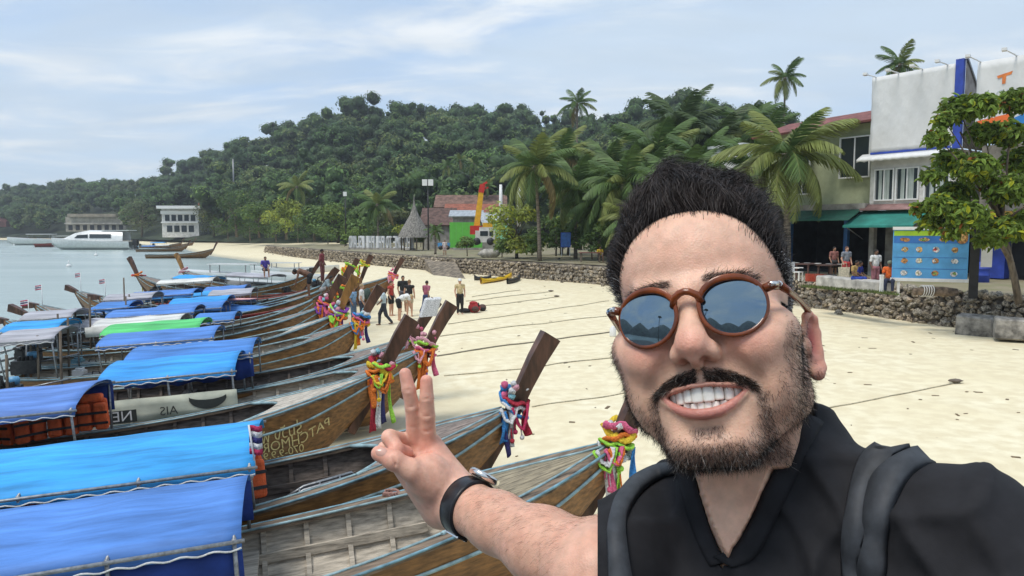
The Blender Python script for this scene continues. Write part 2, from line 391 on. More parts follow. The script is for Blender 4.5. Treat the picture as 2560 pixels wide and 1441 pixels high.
for d in (.25, .6, 1.2, 2, 3.2, 5, 8, 12, 18, 26, 40, 70, 120):
    L_ = offset_line(WR_, d); rows.append([(p[0], p[1], float(z)) for p, z in zip(L_, prom_z(L_[:, 0], L_[:, 1]))])
mb = MB(); mb.grid(rows); struct(mb.build('promenade', GRASSY))
# ---- stone sea wall: core, then the stones one by one
STONE = mat('coral_stone', (.36, .30, .225), .95, .45, 5, bump=.8, bscale=14, attr='Col', bdist=.03)
DARKST = mat('wall_core', (.16, .135, .105), 1.0, .4, 3, bump=.8, bscale=10, bdist=.05)
wall = empty('sea_wall', loc=(15, 37, 0), label='low wall of rough grey stones between the sand and the promenade', cat='stone wall')
def to_child(o, p): o.parent = p; o.matrix_parent_inverse = p.matrix_world.inverted() if False else Matrix.Translation(-Vector(p.location)); return o
rows = []
for d, z in ((-.55, -.4), (-.38, .45), (-.16, 1.05), (.02, 1.42), (.3, 1.46)):
    L_ = offset_line(WR_, d); rows.append([(p[0], p[1], z + .04 * math.sin(p[0] * 3.1 + p[1] * 2.3)) for p in L_])
mb = MB(); mb.grid(rows); to_child(mb.build('wall_core', DARKST), wall)
stone_me = []
for v in range(9):
    bm = bmesh.new(); bmesh.ops.create_icosphere(bm, subdivisions=2 if v < 4 else 1, radius=.5); r2 = random.Random(v)
    pl = [(Vector((r2.uniform(-1, 1), r2.uniform(-1, 1), r2.uniform(-1, 1))).normalized(), r2.uniform(.26, .40)) for _ in range(11)]
    for vv in bm.verts:
        for n_, dd in pl:
            q = vv.co.dot(n_)
            if q > dd: vv.co -= n_ * (q - dd)
        vv.co *= r2.uniform(.95, 1.05)
    me = bpy.data.meshes.new('stone'); bm.to_mesh(me); bm.free(); me.materials.append(STONE)
    a = me.color_attributes.new('Col', 'FLOAT_COLOR', 'POINT'); g = r2.uniform(.65, 1.35); wm = r2.uniform(.92, 1.05); a.data.foreach_set('color', [g * wm, g, g / wm, 1] * len(me.vertices)); stone_me.append(me)
cand = []
tl = np.r_[0, np.cumsum(np.linalg.norm(np.diff(WN, axis=0), axis=1))]
def wall_pt(t):
    x = np.interp(t, tl, WN[:, 0]); y = np.interp(t, tl, WN[:, 1]); x2 = np.interp(t + .5, tl, WN[:, 0]); y2 = np.interp(t + .5, tl, WN[:, 1]); d = np.array((x2 - x, y2 - y)); d /= np.linalg.norm(d); return np.array((x, y)), d
t = 3.0
while t < tl[-1] - .4:
    p, d = wall_pt(t); dep = max(20, p[1]); size = .30 if dep < 45 else .36
    n_ = np.array((d[1], -d[0]))
    for k in range(int(1.75 / (size * .72))):
        z = -.05 + k * size * .72 + rnd.uniform(-.06, .06); off = -.55 + .40 * (z / 1.4) + rnd.uniform(-.05, .05); s_ = size * rnd.choice((.75, .95, 1.1, 1.35)); j = rnd.uniform(-.12, .12)
        if z > 1.55: continue
        q = p + n_ * off + d * j; cand.append((q[0], q[1], z, s_))
    t += size * .85 * rnd.uniform(.85, 1.15)
for i in range(60):                                            # loose stones at the foot
    p, d = wall_pt(rnd.uniform(8, tl[-1] - 4)); n_ = np.array((d[1], -d[0])); q = p - n_ * rnd.uniform(.7, 1.5); cand.append((q[0], q[1], float(sand_z(q[0], q[1])[0]) + .02, rnd.uniform(.14, .4)))
def seen(c):
    v = Vector((c[0], c[1], c[2])) - CAMP; f = v.dot(_cf); px = CX + F * v.x / f; inside = (-20 < px < 2580) and not (1545 < px < 1985)
    return (c[3] / f) if inside else 0
cand.sort(key=lambda c: -seen(c)); bv, bf, bc = [], [], []; o_ = 0
for i, (x, y, z, s_) in enumerate(cand):
    M_ = Matrix.Translation((x, y, z)) @ Matrix.Rotation(rnd.uniform(0, 6.28), 4, 'Z') @ Matrix.Rotation(rnd.uniform(0, 6.28), 4, 'X') @ Matrix.Diagonal((s_ * rnd.uniform(.9, 1.5), s_ * rnd.uniform(.9, 1.2), s_ * rnd.uniform(.8, 1.1), 1))
    me = stone_me[rnd.randrange(4) if i < 170 else rnd.randrange(4, 9)]
    if i < 298:
        o = link('stone', me); o.parent = wall; o.matrix_parent_inverse = Matrix.Translation(-Vector(wall.location)); o.matrix_basis = M_
    else:
        co = np.array([M_ @ v.co for v in me.vertices]); bv.append(co); bf.append(np.array([p.vertices[:] for p in me.polygons]) + o_); o_ += len(co); g = rnd.uniform(.6, 1.4); bc.append(np.tile((g, g, g * .97, 1), (len(co), 1)))
to_child(link('stones', np_mesh('stones', np.concatenate(bv), np.concatenate(bf), STONE, False, col=np.concatenate(bc)), kind='stuff'), wall)
# ---- foliage kit
def leaf_cloud(centers, radii, nleaf, size, rg, out=1.0, flat=.8, squash=1.0):
    """leaf quads on and in a set of lobes -> V (4n,3), colour value per leaf"""
    C = np.asarray(centers, float); Rr = np.asarray(radii, float); w = Rr ** 2; idx = rg.choice(len(C), nleaf, p=w / w.sum())
    d = rg.normal(size=(nleaf, 3)); d /= np.linalg.norm(d, axis=1, keepdims=True); d[:, 2] = np.where(d[:, 2] < -.35, -d[:, 2], d[:, 2])
    r = Rr[idx] * (1 - .45 * rg.random(nleaf) ** 2); r *= 1 + .12 * np.sin(d[:, 0] * 5 + idx) * np.cos(d[:, 2] * 6 + idx * 2)
    p = C[idx] + d * r[:, None] * np.array((1, 1, squash))
    nn = d * out + rg.normal(size=(nleaf, 3)) * .36 + np.array((0, 0, .25)); nn /= np.linalg.norm(nn, axis=1, keepdims=True)
    a = np.cross(nn, rg.normal(size=(nleaf, 3))); a /= np.linalg.norm(a, axis=1, keepdims=True) + 1e-9; b = np.cross(nn, a)
    s_ = size * rg.uniform(.6, 1.3, nleaf)[:, None]
    V = np.stack([p - a * s_, p + b * s_ * .55 * flat, p + a * s_, p - b * s_ * .55 * flat], 1)
    return V.reshape(-1, 3), idx
def leaf_mat(name, col, rough=.62, sss=.25):
    m = bpy.data.materials.new(name); m.use_nodes = True; nt = m.node_tree; N = nt.nodes.new; L = nt.links.new; b = nt.nodes['Principled BSDF']; out = nt.nodes['Material Output']
    a = N('ShaderNodeAttribute'); a.attribute_name = 'Col'; mx = N('ShaderNodeMix'); mx.data_type = 'RGBA'; mx.blend_type = 'MULTIPLY'; mx.inputs[0].default_value = 1; mx.inputs[6].default_value = (*col, 1); L(a.outputs['Color'], mx.inputs[7])
    L(mx.outputs[2], b.inputs['Base Color']); b.inputs['Roughness'].default_value = rough; b.inputs['Specular IOR Level'].default_value = .3
    t = N('ShaderNodeBsdfTranslucent'); L(mx.outputs[2], t.inputs['Color']); ms = N('ShaderNodeMixShader'); ms.inputs[0].default_value = sss; L(b.outputs[0], ms.inputs[1]); L(t.outputs[0], ms.inputs[2]); L(ms.outputs[0], out.inputs['Surface']); return m
LEAF = leaf_mat('foliage', (1, 1, 1)); BARK = mat('bark', (.17, .135, .10), .95, .35, 6, bump=.8, bscale=20, stretch=(1, 1, .3), bdist=.02)
def leaf_mesh(name, V, cols, m=None):
    n = len(V) // 4; return np_mesh(name, V, np.arange(n * 4).reshape(-1, 4), m or LEAF, False, col=np.c_[np.repeat(cols, 4, 0), np.ones(n * 4)])
# ---- hill terrain and its forest
SIL = np.array([(-300, 480), (0, 462), (60, 452), (150, 455), (230, 440), (330, 438), (420, 432), (500, 405), (560, 368), (620, 345), (700, 325), (760, 292), (800, 270), (900, 262), (1000, 266), (1100, 276), (1200, 272), (1300, 266), (1400, 286), (1500, 292), (1560, 262), (1640, 246), (1700, 242), (1780, 238), (1850, 250), (1920, 280), (2000, 315), (2060, 335), (2200, 400), (2500, 450)], float)
def ridge_R(px): return np.interp(px, [0, 420, 560, 800, 1400, 1700, 2100], [540, 520, 400, 340, 320, 270, 230])
def base_Y(px): return np.interp(px, [-200, 0, 200, 300, 400, 480, 560, 700, 900, 1200, 1600, 2100], [470, 405, 340, 295, 252, 228, 208, 172, 150, 140, 120, 105])
def hill_z(px, Y):
    Rr, Y0 = ridge_R(px), base_Y(px); zr = (580 - np.interp(px, SIL[:, 0], SIL[:, 1])) / F * Rr + HC - 16.5
    t = np.clip((Y - Y0) / (Rr - Y0), 0, 1.6); z0 = 2.2
    h = np.where(t < 1, t * t * (3 - 2 * t) * .55 + t * .45, 1 - (t - 1) * .25)
    return z0 + (zr - z0) * np.clip(h, 0, 1) + hnoise(px * .05, Y * .05, 1.0, 3) * 1.5 * np.clip(t * 4, 0, 1)
pxs = np.linspace(-420, 2140, 100); ts = np.linspace(-.03, 1.6, 40); rows = []
for t in ts:
    row = []
    for p in pxs:
        Y0, Rr = base_Y(p), ridge_R(p); Y = Y0 + (Rr - Y0) * t; z = float(hill_z(np.array([p]), np.array([Y]))[0]) if t > 0 else 1.2; row.append(((p - CX) / F * Y, Y, z))
    rows.append(row)
mb = MB(); mb.grid(rows); struct(mb.build('hill', mat('forest_floor', (.035, .05, .02), 1.0, .3, .2)))
def forest():
    rg = np.random.default_rng(21); VV, CC = [], []; cores_v, cores_f = [], []; n = 0; placed = []
    ico = bmesh.new(); bmesh.ops.create_icosphere(ico, subdivisions=1, radius=1); iv = np.array([v.co[:] for v in ico.verts]); iff = np.array([[v.index for v in f.verts] for f in ico.faces]); ico.free()
    trees = []
    for k in range(1050):
        px = rg.uniform(-180, 2120); t = rg.random() ** .85 * 1.06
        Y0, Rr = float(base_Y(px)), float(ridge_R(px)); Y = Y0 + (Rr - Y0) * t; trees.append((px, Y))
    for px in np.arange(-150, 2120, 7.): trees.append((px + rg.uniform(-8, 8), float(ridge_R(px)) * rg.uniform(.985, 1.0)))
    nr0 = 1050; nr1 = len(trees)
    for px in np.arange(-150, 1400, 20.): trees.append((px + rg.uniform(-8, 8), float(base_Y(px)) * rg.uniform(1.0, 1.02)))
    tone = [(.068, .128, .036), (.085, .150, .038), (.112, .172, .042), (.055, .108, .042), (.13, .162, .048), (.082, .13, .052)]
    for ti, (px, Y) in enumerate(trees):
        if (365 < px < 545 and Y < 300) or (150 < px < 330 and Y < 372): continue
        z = float(hill_z(np.array([px]), np.array([Y]))[0]); x = (px - CX) / F * Y; sc = rg.uniform(.7, 1.75) * (1.15 if Y > 300 else 1.0); sc = min(sc, 1.25) if nr0 <= ti < nr1 else sc; Rc = 4.3 * sc
        if rg.random() < .08: sc *= 1.25
        hh = 5.5 * sc; nl = rg.integers(7, 14); c = np.array((x, Y, z + hh)) + np.clip(rg.normal(size=(nl, 3)), -1.05, 1.05) * np.array((.66, .66, .36)) * Rc; r = Rc * rg.uniform(.20, .50, nl)
        near = Y < 260; nlv = int((330 if near else 250) * sc); V, idx = leaf_cloud(c, r, nlv, .46 if near else .62, rg, squash=.8); VV.append(V)
        base = np.array(tone[rg.integers(len(tone))]) * rg.uniform(.75, 1.25); lobe = rg.uniform(.7, 1.35, nl)[idx][:, None]; CC.append(base[None] * lobe * rg.uniform(.7, 1.4, (len(idx), 1)))
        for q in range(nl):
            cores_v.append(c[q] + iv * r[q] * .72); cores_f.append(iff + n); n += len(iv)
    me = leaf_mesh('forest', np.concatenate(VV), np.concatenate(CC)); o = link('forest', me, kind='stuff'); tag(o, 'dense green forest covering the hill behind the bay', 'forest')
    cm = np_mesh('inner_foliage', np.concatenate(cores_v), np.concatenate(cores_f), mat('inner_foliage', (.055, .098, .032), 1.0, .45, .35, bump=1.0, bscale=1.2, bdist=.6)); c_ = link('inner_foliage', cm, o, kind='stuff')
forest()
# ================================================================== longtail boats
WOODO = mat('varnished_hull', (.26, .125, .040), .40, .30, 7.0, bump=.35, bscale=30, stretch=(.25, 3, 3), spec=.5, bdist=.006)
WOODP = mat('prow_timber', (.115, .052, .032), .45, .35, 4.0, bump=.3, bscale=30, stretch=(2, 2, .4), bdist=.004)
WOODY = mat('prow_timber_light', (.33, .165, .045), .42, .3, 4.0, bump=.3, bscale=30, stretch=(2, 2, .4), bdist=.004)
WOODG = mat('weathered_inside', (.52, .46, .375), .9, .26, 8.0, bump=.7, bscale=22, stretch=(.35, 3, 3), bdist=.008)
WOODD = mat('dark_weathered_inside', (.16, .13, .11), .9, .3, 8.0, bump=.7, bscale=22, stretch=(.35, 3, 3), bdist=.008)
DECKP = mat('pale_deck', (.50, .45, .38), .85, .25, 7.0, bump=.5, bscale=25, stretch=(.3, 4, 4), bdist=.006)
DECKO = mat('olive_deck', (.30, .25, .165), .75, .25, 7.0, bump=.5, bscale=25, stretch=(.3, 4, 4), bdist=.006)
DECKM = mat('mauve_deck', (.25, .20, .17), .75, .28, 7.0, bump=.5, bscale=25, stretch=(.3, 4, 4), bdist=.006)
RAILW = mat('rail_wood', (.215, .155, .105), .75, .4, 5.0, bump=.4, bscale=30, stretch=(.3, 3, 3), bdist=.005)
REDW = mat('red_paint', (.32, .055, .045), .55, .25, 4, bump=.2); BLUE1 = mat('blue_trim', (.16, .31, .38), .55, .25, 6, bump=.2); BLUE2 = mat('pale_blue_trim', (.27, .40, .43), .6, .25, 6, bump=.2)
PIPE = mat('galvanised_pipe', (.33, .34, .35), .45, .2, 20, metal=.6); ROPEW = mat('white_rope', (.72, .72, .70), .85, .1, 60, bump=.4)
IRON = mat('black_engine', (.028, .028, .03), .5, .3, 20, bump=.3); STEELG = mat('grey_steel', (.25, .26, .27), .4, .2, 20, metal=.7); RED = mat('red_plastic', (.5, .03, .03), .4, .1, 5)
TARP = {k: mat('tarp_' + k, c, .64, .20, 2.2, bump=.55, bscale=4.5, spec=.4, stretch=(.35, 2.5, 1), bdist=.035, det=8) for k, c in dict(
    periwinkle=(.085, .235, .62), sky=(.04, .36, .80), violet=(.115, .245, .62), royal=(.065, .225, .60), green=(.10, .56, .17), cyan=(.04, .33, .80), grey=(.42, .42, .46), white=(.72, .72, .68), navy=(.012, .045, .25)).items()}
NAVY = TARP['navy']
class Hull:
    def __init__(s, L=10.5, beam=1.9): s.L = L; s.B = beam / 2
    def b(s, u):
        x = u / s.L
        f = (.70 + .30 * math.sin(min(x / .42, 1) * math.pi / 2)) if x < .42 else max(0, 1 - ((x - .42) / .583) ** 3.0) ** .95
        return max(.055, s.B * f)
    def sh(s, u):
        x = u / s.L; return .74 + .10 * max(0, (.2 - x) / .2) ** 2 + .76 * max(0, (x - .42) / .58) ** 2.1
    def k(s, u):
        x = u / s.L; return max(0, (x - .865) / .135) ** 1.15 * 1.22
    def P(s, u, sd, t, off=0.0):
        k, S, b = s.k(u), s.sh(u), s.b(u); v = b * math.sin(math.pi / 2 * t) ** .72; w = k + (S - k) * t ** 1.2
        return Vector((u, sd * max(.01, v - off), w + off * .5 * (1 - t)))
def make_boat(name, tip, head, label, hull_in='g', deck='p', tarps=(), detail=2, pitch=3.0, prow='d', redtrim=False, L=10.5, prow_len=1.0, curtain=None, engine=True, floaters=None, beam=2.0, stripe=(1, 2), roll=0.0, nozip=False):
    H = Hull(L, beam); root = empty(name, label=label, cat='boat', group='longtail boats')
    inn = {'g': WOODG, 'd': WOODD, 'r': REDW}[hull_in]; dk = {'p': DECKP, 'o': DECKO, 'm': DECKM}[deck]; pw = {'d': WOODP, 'y': WOODY}[prow]
    c1 = REDW if redtrim else BLUE1; c2 = REDW if redtrim else BLUE2
    us = np.linspace(.02 * L, L, 40 if detail > 1 else 22)
    ns = 5 if detail > 1 else 1
    for sd in (-1, 1):
        for j in range(ns):
            t0, t1 = j / ns, (j + 1) / ns; mb = MB(); sub = 2 if detail > 1 else 6
            tt = [t0 + (t1 - t0) * q / sub for q in range(sub + 1)]; lap = .012 if detail > 1 else 0
            out = [[H.P(u, sd, t) + Vector((0, sd * lap * (1 - (t - t0) / (t1 - t0)), 0)) for t in tt] for u in us]
            ins = [[H.P(u, sd, t, .035) for t in tt] for u in us]
            if sd > 0: out = [r[::-1] for r in out]; ins = [r[::-1] for r in ins]
            mb.grid(out, 0); mb.grid([r[::-1] for r in ins], 1)
            for e in (0, -1): mb.grid([[o[e], i[e]] for o, i in zip(out, ins)], 0)
            mb.build('strake', [WOODO, inn], root)
    tr = MB(); tr.grid([[H.P(us[0], -1, t) for t in np.linspace(0, 1, 8)], [H.P(us[0], 1, t) for t in np.linspace(0, 1, 8)]]); tr.build('transom', WOODO, root)
    du = .785 * L                                               # where the foredeck starts
    # cap rails with blue edging
    ru = np.linspace(.02 * L, .985 * L, 36)
    for sd in (-1, 1):
        mb = MB(); rows = []
        for u in ru:
            b, S = H.b(u), H.sh(u); wi = min(.14, b * .9)
            rows.append([(u, sd * (b + .025), S - .02), (u, sd * (b + .025), S + .03), (u, sd * (b - wi), S + .03), (u, sd * (b - wi), S - .02)])
        mb.grid([r if sd < 0 else r[::-1] for r in rows], 0, False, True); mb.build('cap_rail', RAILW if not redtrim else REDW, root)
        for nm, mt, fn in (('edge_strip', c1, lambda u: (u, sd * (H.b(u) + .03), H.sh(u) + .025)), ('edge_strip', c2, lambda u: (u, sd * (H.b(u) - min(.14, H.b(u) * .9)), H.sh(u) + .035)),
                           ('rub_strip', c2 if stripe[1] == 2 else c1, lambda u: tuple(H.P(u, sd, .80) + Vector((0, sd * .022, 0))))):
            q = MB(); q.tube([fn(u) for u in ru if (nm != 'edge_strip' or True)], .015 if nm == 'edge_strip' else .020, 6); q.build(nm, mt, root)
    # foredeck planks with a concave after edge
    npk = 7 if detail > 1 else 1
    for j in range(npk):
        f0, f1 = -1 + 2 * j / npk, -1 + 2 * (j + 1) / npk; mb = MB(); gap = .004; rows = []; rowsb = []
        m = 1 if detail > 1 else 8
        for q in range(17):
            row = []; rb = []
            for e in range(m + 1):
                f = lerp(f0, f1, e / m); us_ = du + .5 * (1 - f * f); u = lerp(us_, L * .992, (q / 16)); b = max(.02, H.b(u) - .10); g = gap * (1 if e == 0 else -1 if e == m else 0)
                z = H.sh(u) + .02 + .045 * (1 - f * f) * min(1, b / .4); row.append((u, f * b + g, z)); rb.append((u, f * b + g, z - .03))
            rows.append(row); rowsb.append(rb)
        mb.grid([r[::-1] for r in rows], 0); mb.grid(rowsb, 0)
        mb.grid([[a[0], b_[0]] for a, b_ in zip(rows, rowsb)], 0); mb.grid([[b_[-1], a[-1]] for a, b_ in zip(rows, rowsb)], 0); mb.grid([rowsb[0], rows[0]][::-1], 0)
        mb.build('deck_plank', dk, root)
    q = MB(); q.tube([(du + .5 * (1 - f * f), f * (H.b(du + .5 * (1 - f * f)) - .12), H.sh(du) + .07 * (1 - f * f) + .03) for f in np.linspace(-1, 1, 17)], .028, 6); q.build('coaming', c2, root)
    # prow post
    pp = [(L - .60, .50, .10, .14), (L - .30, .98, .12, .17), (L - .02, 1.46, .15, .20), (L + .16, 1.46 + .34 * prow_len, .17, .22), (L + .36, 1.46 + .68 * prow_len, .19, .25), (L + .58, 1.46 + 1.0 * prow_len, .21, .28)]
    rows = []
    for i, (u, w, a, b) in enumerate(pp):
        n_ = Vector((pp[min(i + 1, 5)][0] - pp[max(i - 1, 0)][0], 0, pp[min(i + 1, 5)][1] - pp[max(i - 1, 0)][1])).normalized(); s_ = Vector((n_.z, 0, -n_.x))
        rows.append([Vector((u, 0, w)) + s_ * x * b + Vector((0, y * a, 0)) for x, y in ((-.5, -.5), (.5, -.36), (.5, .36), (-.5, .5))])
    mb = MB(); mb.grid(rows, 0, False, True); mb.f.append(tuple(range(20, 24))); mb.m.append(0); mb.sm.append(False); mb.build('prow_post', pw, root)
    # inside: ribs, stringers, floor
    if detail > 0:
        for u in np.arange(.08 * L, .79 * L, .47 if detail > 1 else .8):
            for sd in (-1, 1):
                mb = MB(); pts = [H.P(u, sd, t, .055) for t in (.12, .3, .5, .7, .88, .99)]
                for a, b in zip(pts, pts[1:]): mb.beam(a, b, .055, .06, up=(0, 1, 0))
                mb.build('rib', inn, root)
        for sd in (-1, 1):
            mb = MB(); pts = [H.P(u, sd, .66, .095) for u in np.linspace(.08 * L, .79 * L, 15)]
            for a, b in zip(pts, pts[1:]): mb.beam(a, b, .03, .11, up=(0, 0, 1))
            mb.build('stringer', inn, root)
        rr = random.Random(name + label)
        for u in np.arange(.06 * L, .76 * L, .42 if detail > 1 else 1.0):
            b = H.b(u) * .80; du_ = .40 if detail > 1 else .96; mb = MB(); mb.box((u + .2, rr.uniform(-.03, .03), .31 + rr.uniform(0, .03)), (du_ * rr.uniform(.93, 1), 2 * b * rr.uniform(.95, 1), .025), rr.uniform(-.02, .02)); mb.build('floor_board', inn, root)
        for u in (.42 * L, .60 * L):
            mb = MB(); mb.box((u, 0, .58), (.26, 2 * H.b(u) * .93, .035)); mb.build('thwart', inn, root)
    else:
        mb = MB(); mb.grid([[(u, -H.b(u) * .8, .33), (u, H.b(u) * .8, .33)] for u in np.linspace(.05 * L, .72 * L, 8)]); mb.build('floor_board', inn, root)
    # canopies
    for ci, (u0, u1, col, hh, wf) in enumerate(tarps):
        n = max(2, int(round((u1 - u0) / 1.15)) + 1); pu = np.linspace(u0 + .06, u1 - .06, n); wz = (H.B + .06) * wf
        ztop = max(H.sh(u) for u in pu) + hh; rs = random.Random(int(u0 * 100) + len(label))
        rows = []; nu = int((u1 - u0) / .16) + 2
        for i in range(nu):
            u = lerp(u0, u1, i / (nu - 1)); ph = (u - u0) / (u1 - u0) * (n - 1); sag = -.022 * math.sin(ph * math.pi) ** 2; row = []
            for kx in range(-10, 11):
                f = kx / 10; v = f * wz; z = ztop + .15 * (1 - abs(f) ** 2.2) + sag * (1.2 - abs(f)) + .008 * math.sin(u * 5.3 + f * 4 + ci) * math.cos(u * 2.1 - f * 7)
                if abs(kx) == 10: z -= .10 + .012 * math.sin(u * 9)
                row.append((u, v * (1.0 if abs(kx) < 10 else .985), z))
            rows.append(row)
        mb = MB(); mb.grid(rows); o = mb.build('canopy', TARP[col], root); md = o.modifiers.new('cloth', 'SOLIDIFY'); md.thickness = .006
        for sd in (-1, 1):
            q = MB(); q.tube([(u0 - .03, sd * wz, ztop - .02), (u1 + .03, sd * wz, ztop - .02)], .019, 6); q.build('canopy_rail', PIPE, root)
            if detail > 1:
                q = MB(); m = int((u1 - u0) / .045); q.tube([(lerp(u0, u1, i / m), sd * (wz + .012 + .010 * math.sin(i * 1.1)), ztop - .085 + .016 * math.sin(i * 1.1)) for i in range(m + 1)], .011, 4); q.build('lacing', ROPEW, root)
            for u in pu:
                q = MB(); q.tube([(u, sd * (H.b(u) - .07), H.sh(u)), (u, sd * wz * .97, ztop)], .02, 6); q.build('canopy_post', PIPE, root)
        for u in pu:
            q = MB(); q.tube([(u, wz * f, ztop + .13 * (1 - abs(f) ** 2.2) - .02) for f in np.linspace(-1, 1, 9)], .017, 5); q.build('canopy_hoop', PIPE, root)
        if curtain and ci == 0:
            for sd in curtain:
                mb = MB(); mb.grid([[(lerp(u0, u1, i / 30), sd * (wz - .05 + .012 * math.sin(i * 2.2)), ztop - .03), (lerp(u0, u1, i / 30), sd * (wz - .06 + .02 * math.sin(i * 2.2)), ztop - .30), (lerp(u0, u1, i / 30), sd * (wz - .06 + .03 * math.sin(i * 2.2)), ztop - .52 + .03 * math.sin(i * .9))] for i in range(31)])
                o = mb.build('curtain', NAVY, root); md = o.modifiers.new('cloth', 'SOLIDIFY'); md.thickness = .005
    if engine:
        e = MB(); e.box((.30, 0, 1.02), (.55, .34, .34)); e.box((.36, .22, 1.08), (.3, .14, .2)); e.box((.1, 0, .98), (.22, .26, .26)); e.tube([(.30, -.12, 1.18), (.30, -.12, 1.42), (.12, -.16, 1.52)], .04, 8)
        for k in range(4): e.box((.18 + k * .09, 0, 1.23), (.05, .22, .10))
        eo = e.build('engine', IRON, root)
        q = MB(); q.lathe([(.01, 0), (.11, .01), (.12, .1), (.1, .16), (.01, .17)], (.42, .12, 1.2), 12); q.build('air_filter', mat('filter_blue', (.1, .3, .5), .4), eo)
        q = MB(); q.tube([(.0, 0, .98), (-2.6, .1, .55)], .035, 8); q.tube([(.55, 0, 1.1), (1.5, .1, 1.22)], .022, 6); q.tube([(-.6, 0, .88), (-2.4, .1, .40)], .018, 6); q.build('tiller_shaft', STEELG, eo)
        q = MB(); q.lathe([(.06, -.35), (.06, .35)], (.3, 0, .6), 8); q.build('pivot', STEELG, eo)
    # place: tip of the deck goes to the given point
    R_ = Matrix.Rotation(R(head), 4, 'Z') @ Matrix.Rotation(R(-pitch), 4, 'Y') @ Matrix.Rotation(R(roll), 4, 'X')
    loc = Vector(tip) - R_ @ Vector((L, 0, H.sh(L)))
    root.matrix_world = Matrix.Translation(loc) @ R_; root['_h'] = 0
    del root['_h']
    return root, H, Matrix.Translation(loc) @ R_
def tip(px, py, z=1.45): return onz(px, py, z)
FLUO = {k: mat('cloth_' + k, tuple(.92 * v + .03 for v in c), .95, .22, 45, bump=1.0, bscale=90, bdist=.02, spec=.15) for k, c in dict(orange=(.95, .22, .02), yellow=(.95, .62, .03), lime=(.42, .90, .08), pink=(.9, .16, .32), red=(.52, .02, .05), white=(.82, .82, .82), blue=(.05, .30, .75), purple=(.25, .05, .40), navy=(.03, .03, .18), rose=(.85, .42, .50), cyan=(.3, .65, .75), crimson=(.6, .03, .12)).items()}
def garland(M, L, pal, label, ribbons, flowers=0, wraps=3, seed=0, low=0.0, big=1.0):
    r = random.Random(seed); base = M @ Vector((L, 0, 1.5 + low)); g = empty('garland', loc=base, label=label, cat='garland', group='garlands on the prows')
    T = Matrix.Translation(-base) @ M
    for i in range(wraps):                                     # thick loops round the foot of the prow
        w = 1.44 + low + i * .06 + r.uniform(-.03, .03); u = L - .05 + .30 * (w - 1.42); mb = MB(); pts = []; n = 26; t1, t2 = r.uniform(-.09, .09), r.uniform(-.16, .02); q1 = r.uniform(0, 6)
        for k in range(n + 1):
            a = 2 * math.pi * k / n; j = 1 + .10 * math.sin(3 * a + q1); pts.append((u + .165 * big * j * math.cos(a), .145 * big * j * math.sin(a), w + t1 * math.sin(a) + t2 * math.cos(a) + .02 * math.sin(5 * a + q1)))
        mb.tube(pts, [.052 * big * (.9 + .16 * math.sin(k * 2.6 + i) + .10 * math.sin(k * 5.1 + 2 * i)) for k in range(n + 1)], 9, cap=False, flat=.55); mb.build('loop', FLUO[pal[i % len(pal)]], g, M=T)
    for i in range(max(1, wraps - 1)):                         # crumpled swags hanging at the side
        mb = MB(); u0_ = L - .26 + .30 * r.random(); dz = r.uniform(.12, .32) * big; wd = r.uniform(.07, .14); pts = [(u0_ + wd * (k / 9 - .5) * 2, -(.15 + .05 * math.sin(k / 9 * math.pi)) * big, 1.50 + low - dz * math.sin(k / 9 * math.pi) + .02 * math.sin(k * 2.2)) for k in range(10)]
        mb.tube(pts, [.045 * big * (1 + .2 * math.sin(k * 2.9 + i)) for k in range(10)], 8, flat=.4); mb.build('swag', FLUO[pal[(i * 2 + 1) % len(pal)]], g, M=T)
    for i, (col, ln, wd) in enumerate(ribbons):                # hanging cloths
        mb = MB(); s_ = -1 if i % 3 != 2 else 1; v0 = s_ * (.13 + .02 * r.random()) * big; uo = L - .22 + .11 * i % .42; rows = []
        for k in range(13):
            t = k / 12; z = 1.45 + low - ln * t; row = []
            for e in (-1, -.33, .33, 1): row.append((uo + e * wd * (.7 + .3 * t) + .03 * math.sin(t * 4 + i), v0 + s_ * .03 * math.sin(t * 5 + e * 2 + i) + s_ * .05 * t, z + .012 * e))
            rows.append(row)
        mb.grid(rows); o = mb.build('ribbon', FLUO[col], g, M=T); md = o.modifiers.new('cloth', 'SOLIDIFY'); md.thickness = .012
    for i in range(flowers):
        mb = MB(); a = r.uniform(0, 6.28); w = 1.62 + low + r.uniform(0, .22) * big; mb.ball((L + .02 + .16 * math.cos(a), .15 * math.sin(a), w), r.uniform(.035, .06) * big, 8, 6, jit=.25, rnd=r); mb.build('flower', FLUO[r.choice(('rose', 'white', 'pink', 'cyan', 'rose', 'white', pal[0]))], g, M=T)
    for i in range(3):
        mb = MB(); u = L - .15 + r.uniform(-.1, .2); z = 1.1 + low + r.uniform(-.1, .25); mb.tube([(u, -.19 * big, z + .18), (u + .01, -.20 * big, z)], .012, 5); mb.ball((u + .01, -.20 * big, z), .035 * big, 8, 6); mb.build('tassel', FLUO[pal[(i + 1) % len(pal)]], g, M=T)
    return g
def text_mesh(body, size, font=None):
    c = bpy.data.curves.new('t', 'FONT'); c.body = body; c.size = size; c.align_x = 'CENTER'; c.resolution_u = 3
    if font: c.font = font
    o = bpy.data.objects.new('t', c); COL.objects.link(o); dg = bpy.context.evaluated_depsgraph_get(); me = bpy.data.meshes.new_from_object(o.evaluated_get(dg)); bpy.data.objects.remove(o); bpy.data.curves.remove(c); return me
import os
def thai_font():
    for d in (bpy.utils.resource_path('LOCAL'), bpy.utils.resource_path('SYSTEM')):
        p = os.path.join(d, 'datafiles', 'fonts', 'NotoSansThai-VariableFont_wdth,wght.woff2')
        if d and os.path.exists(p):
            try: return bpy.data.fonts.load(p)
            except Exception: return None
THAI = None
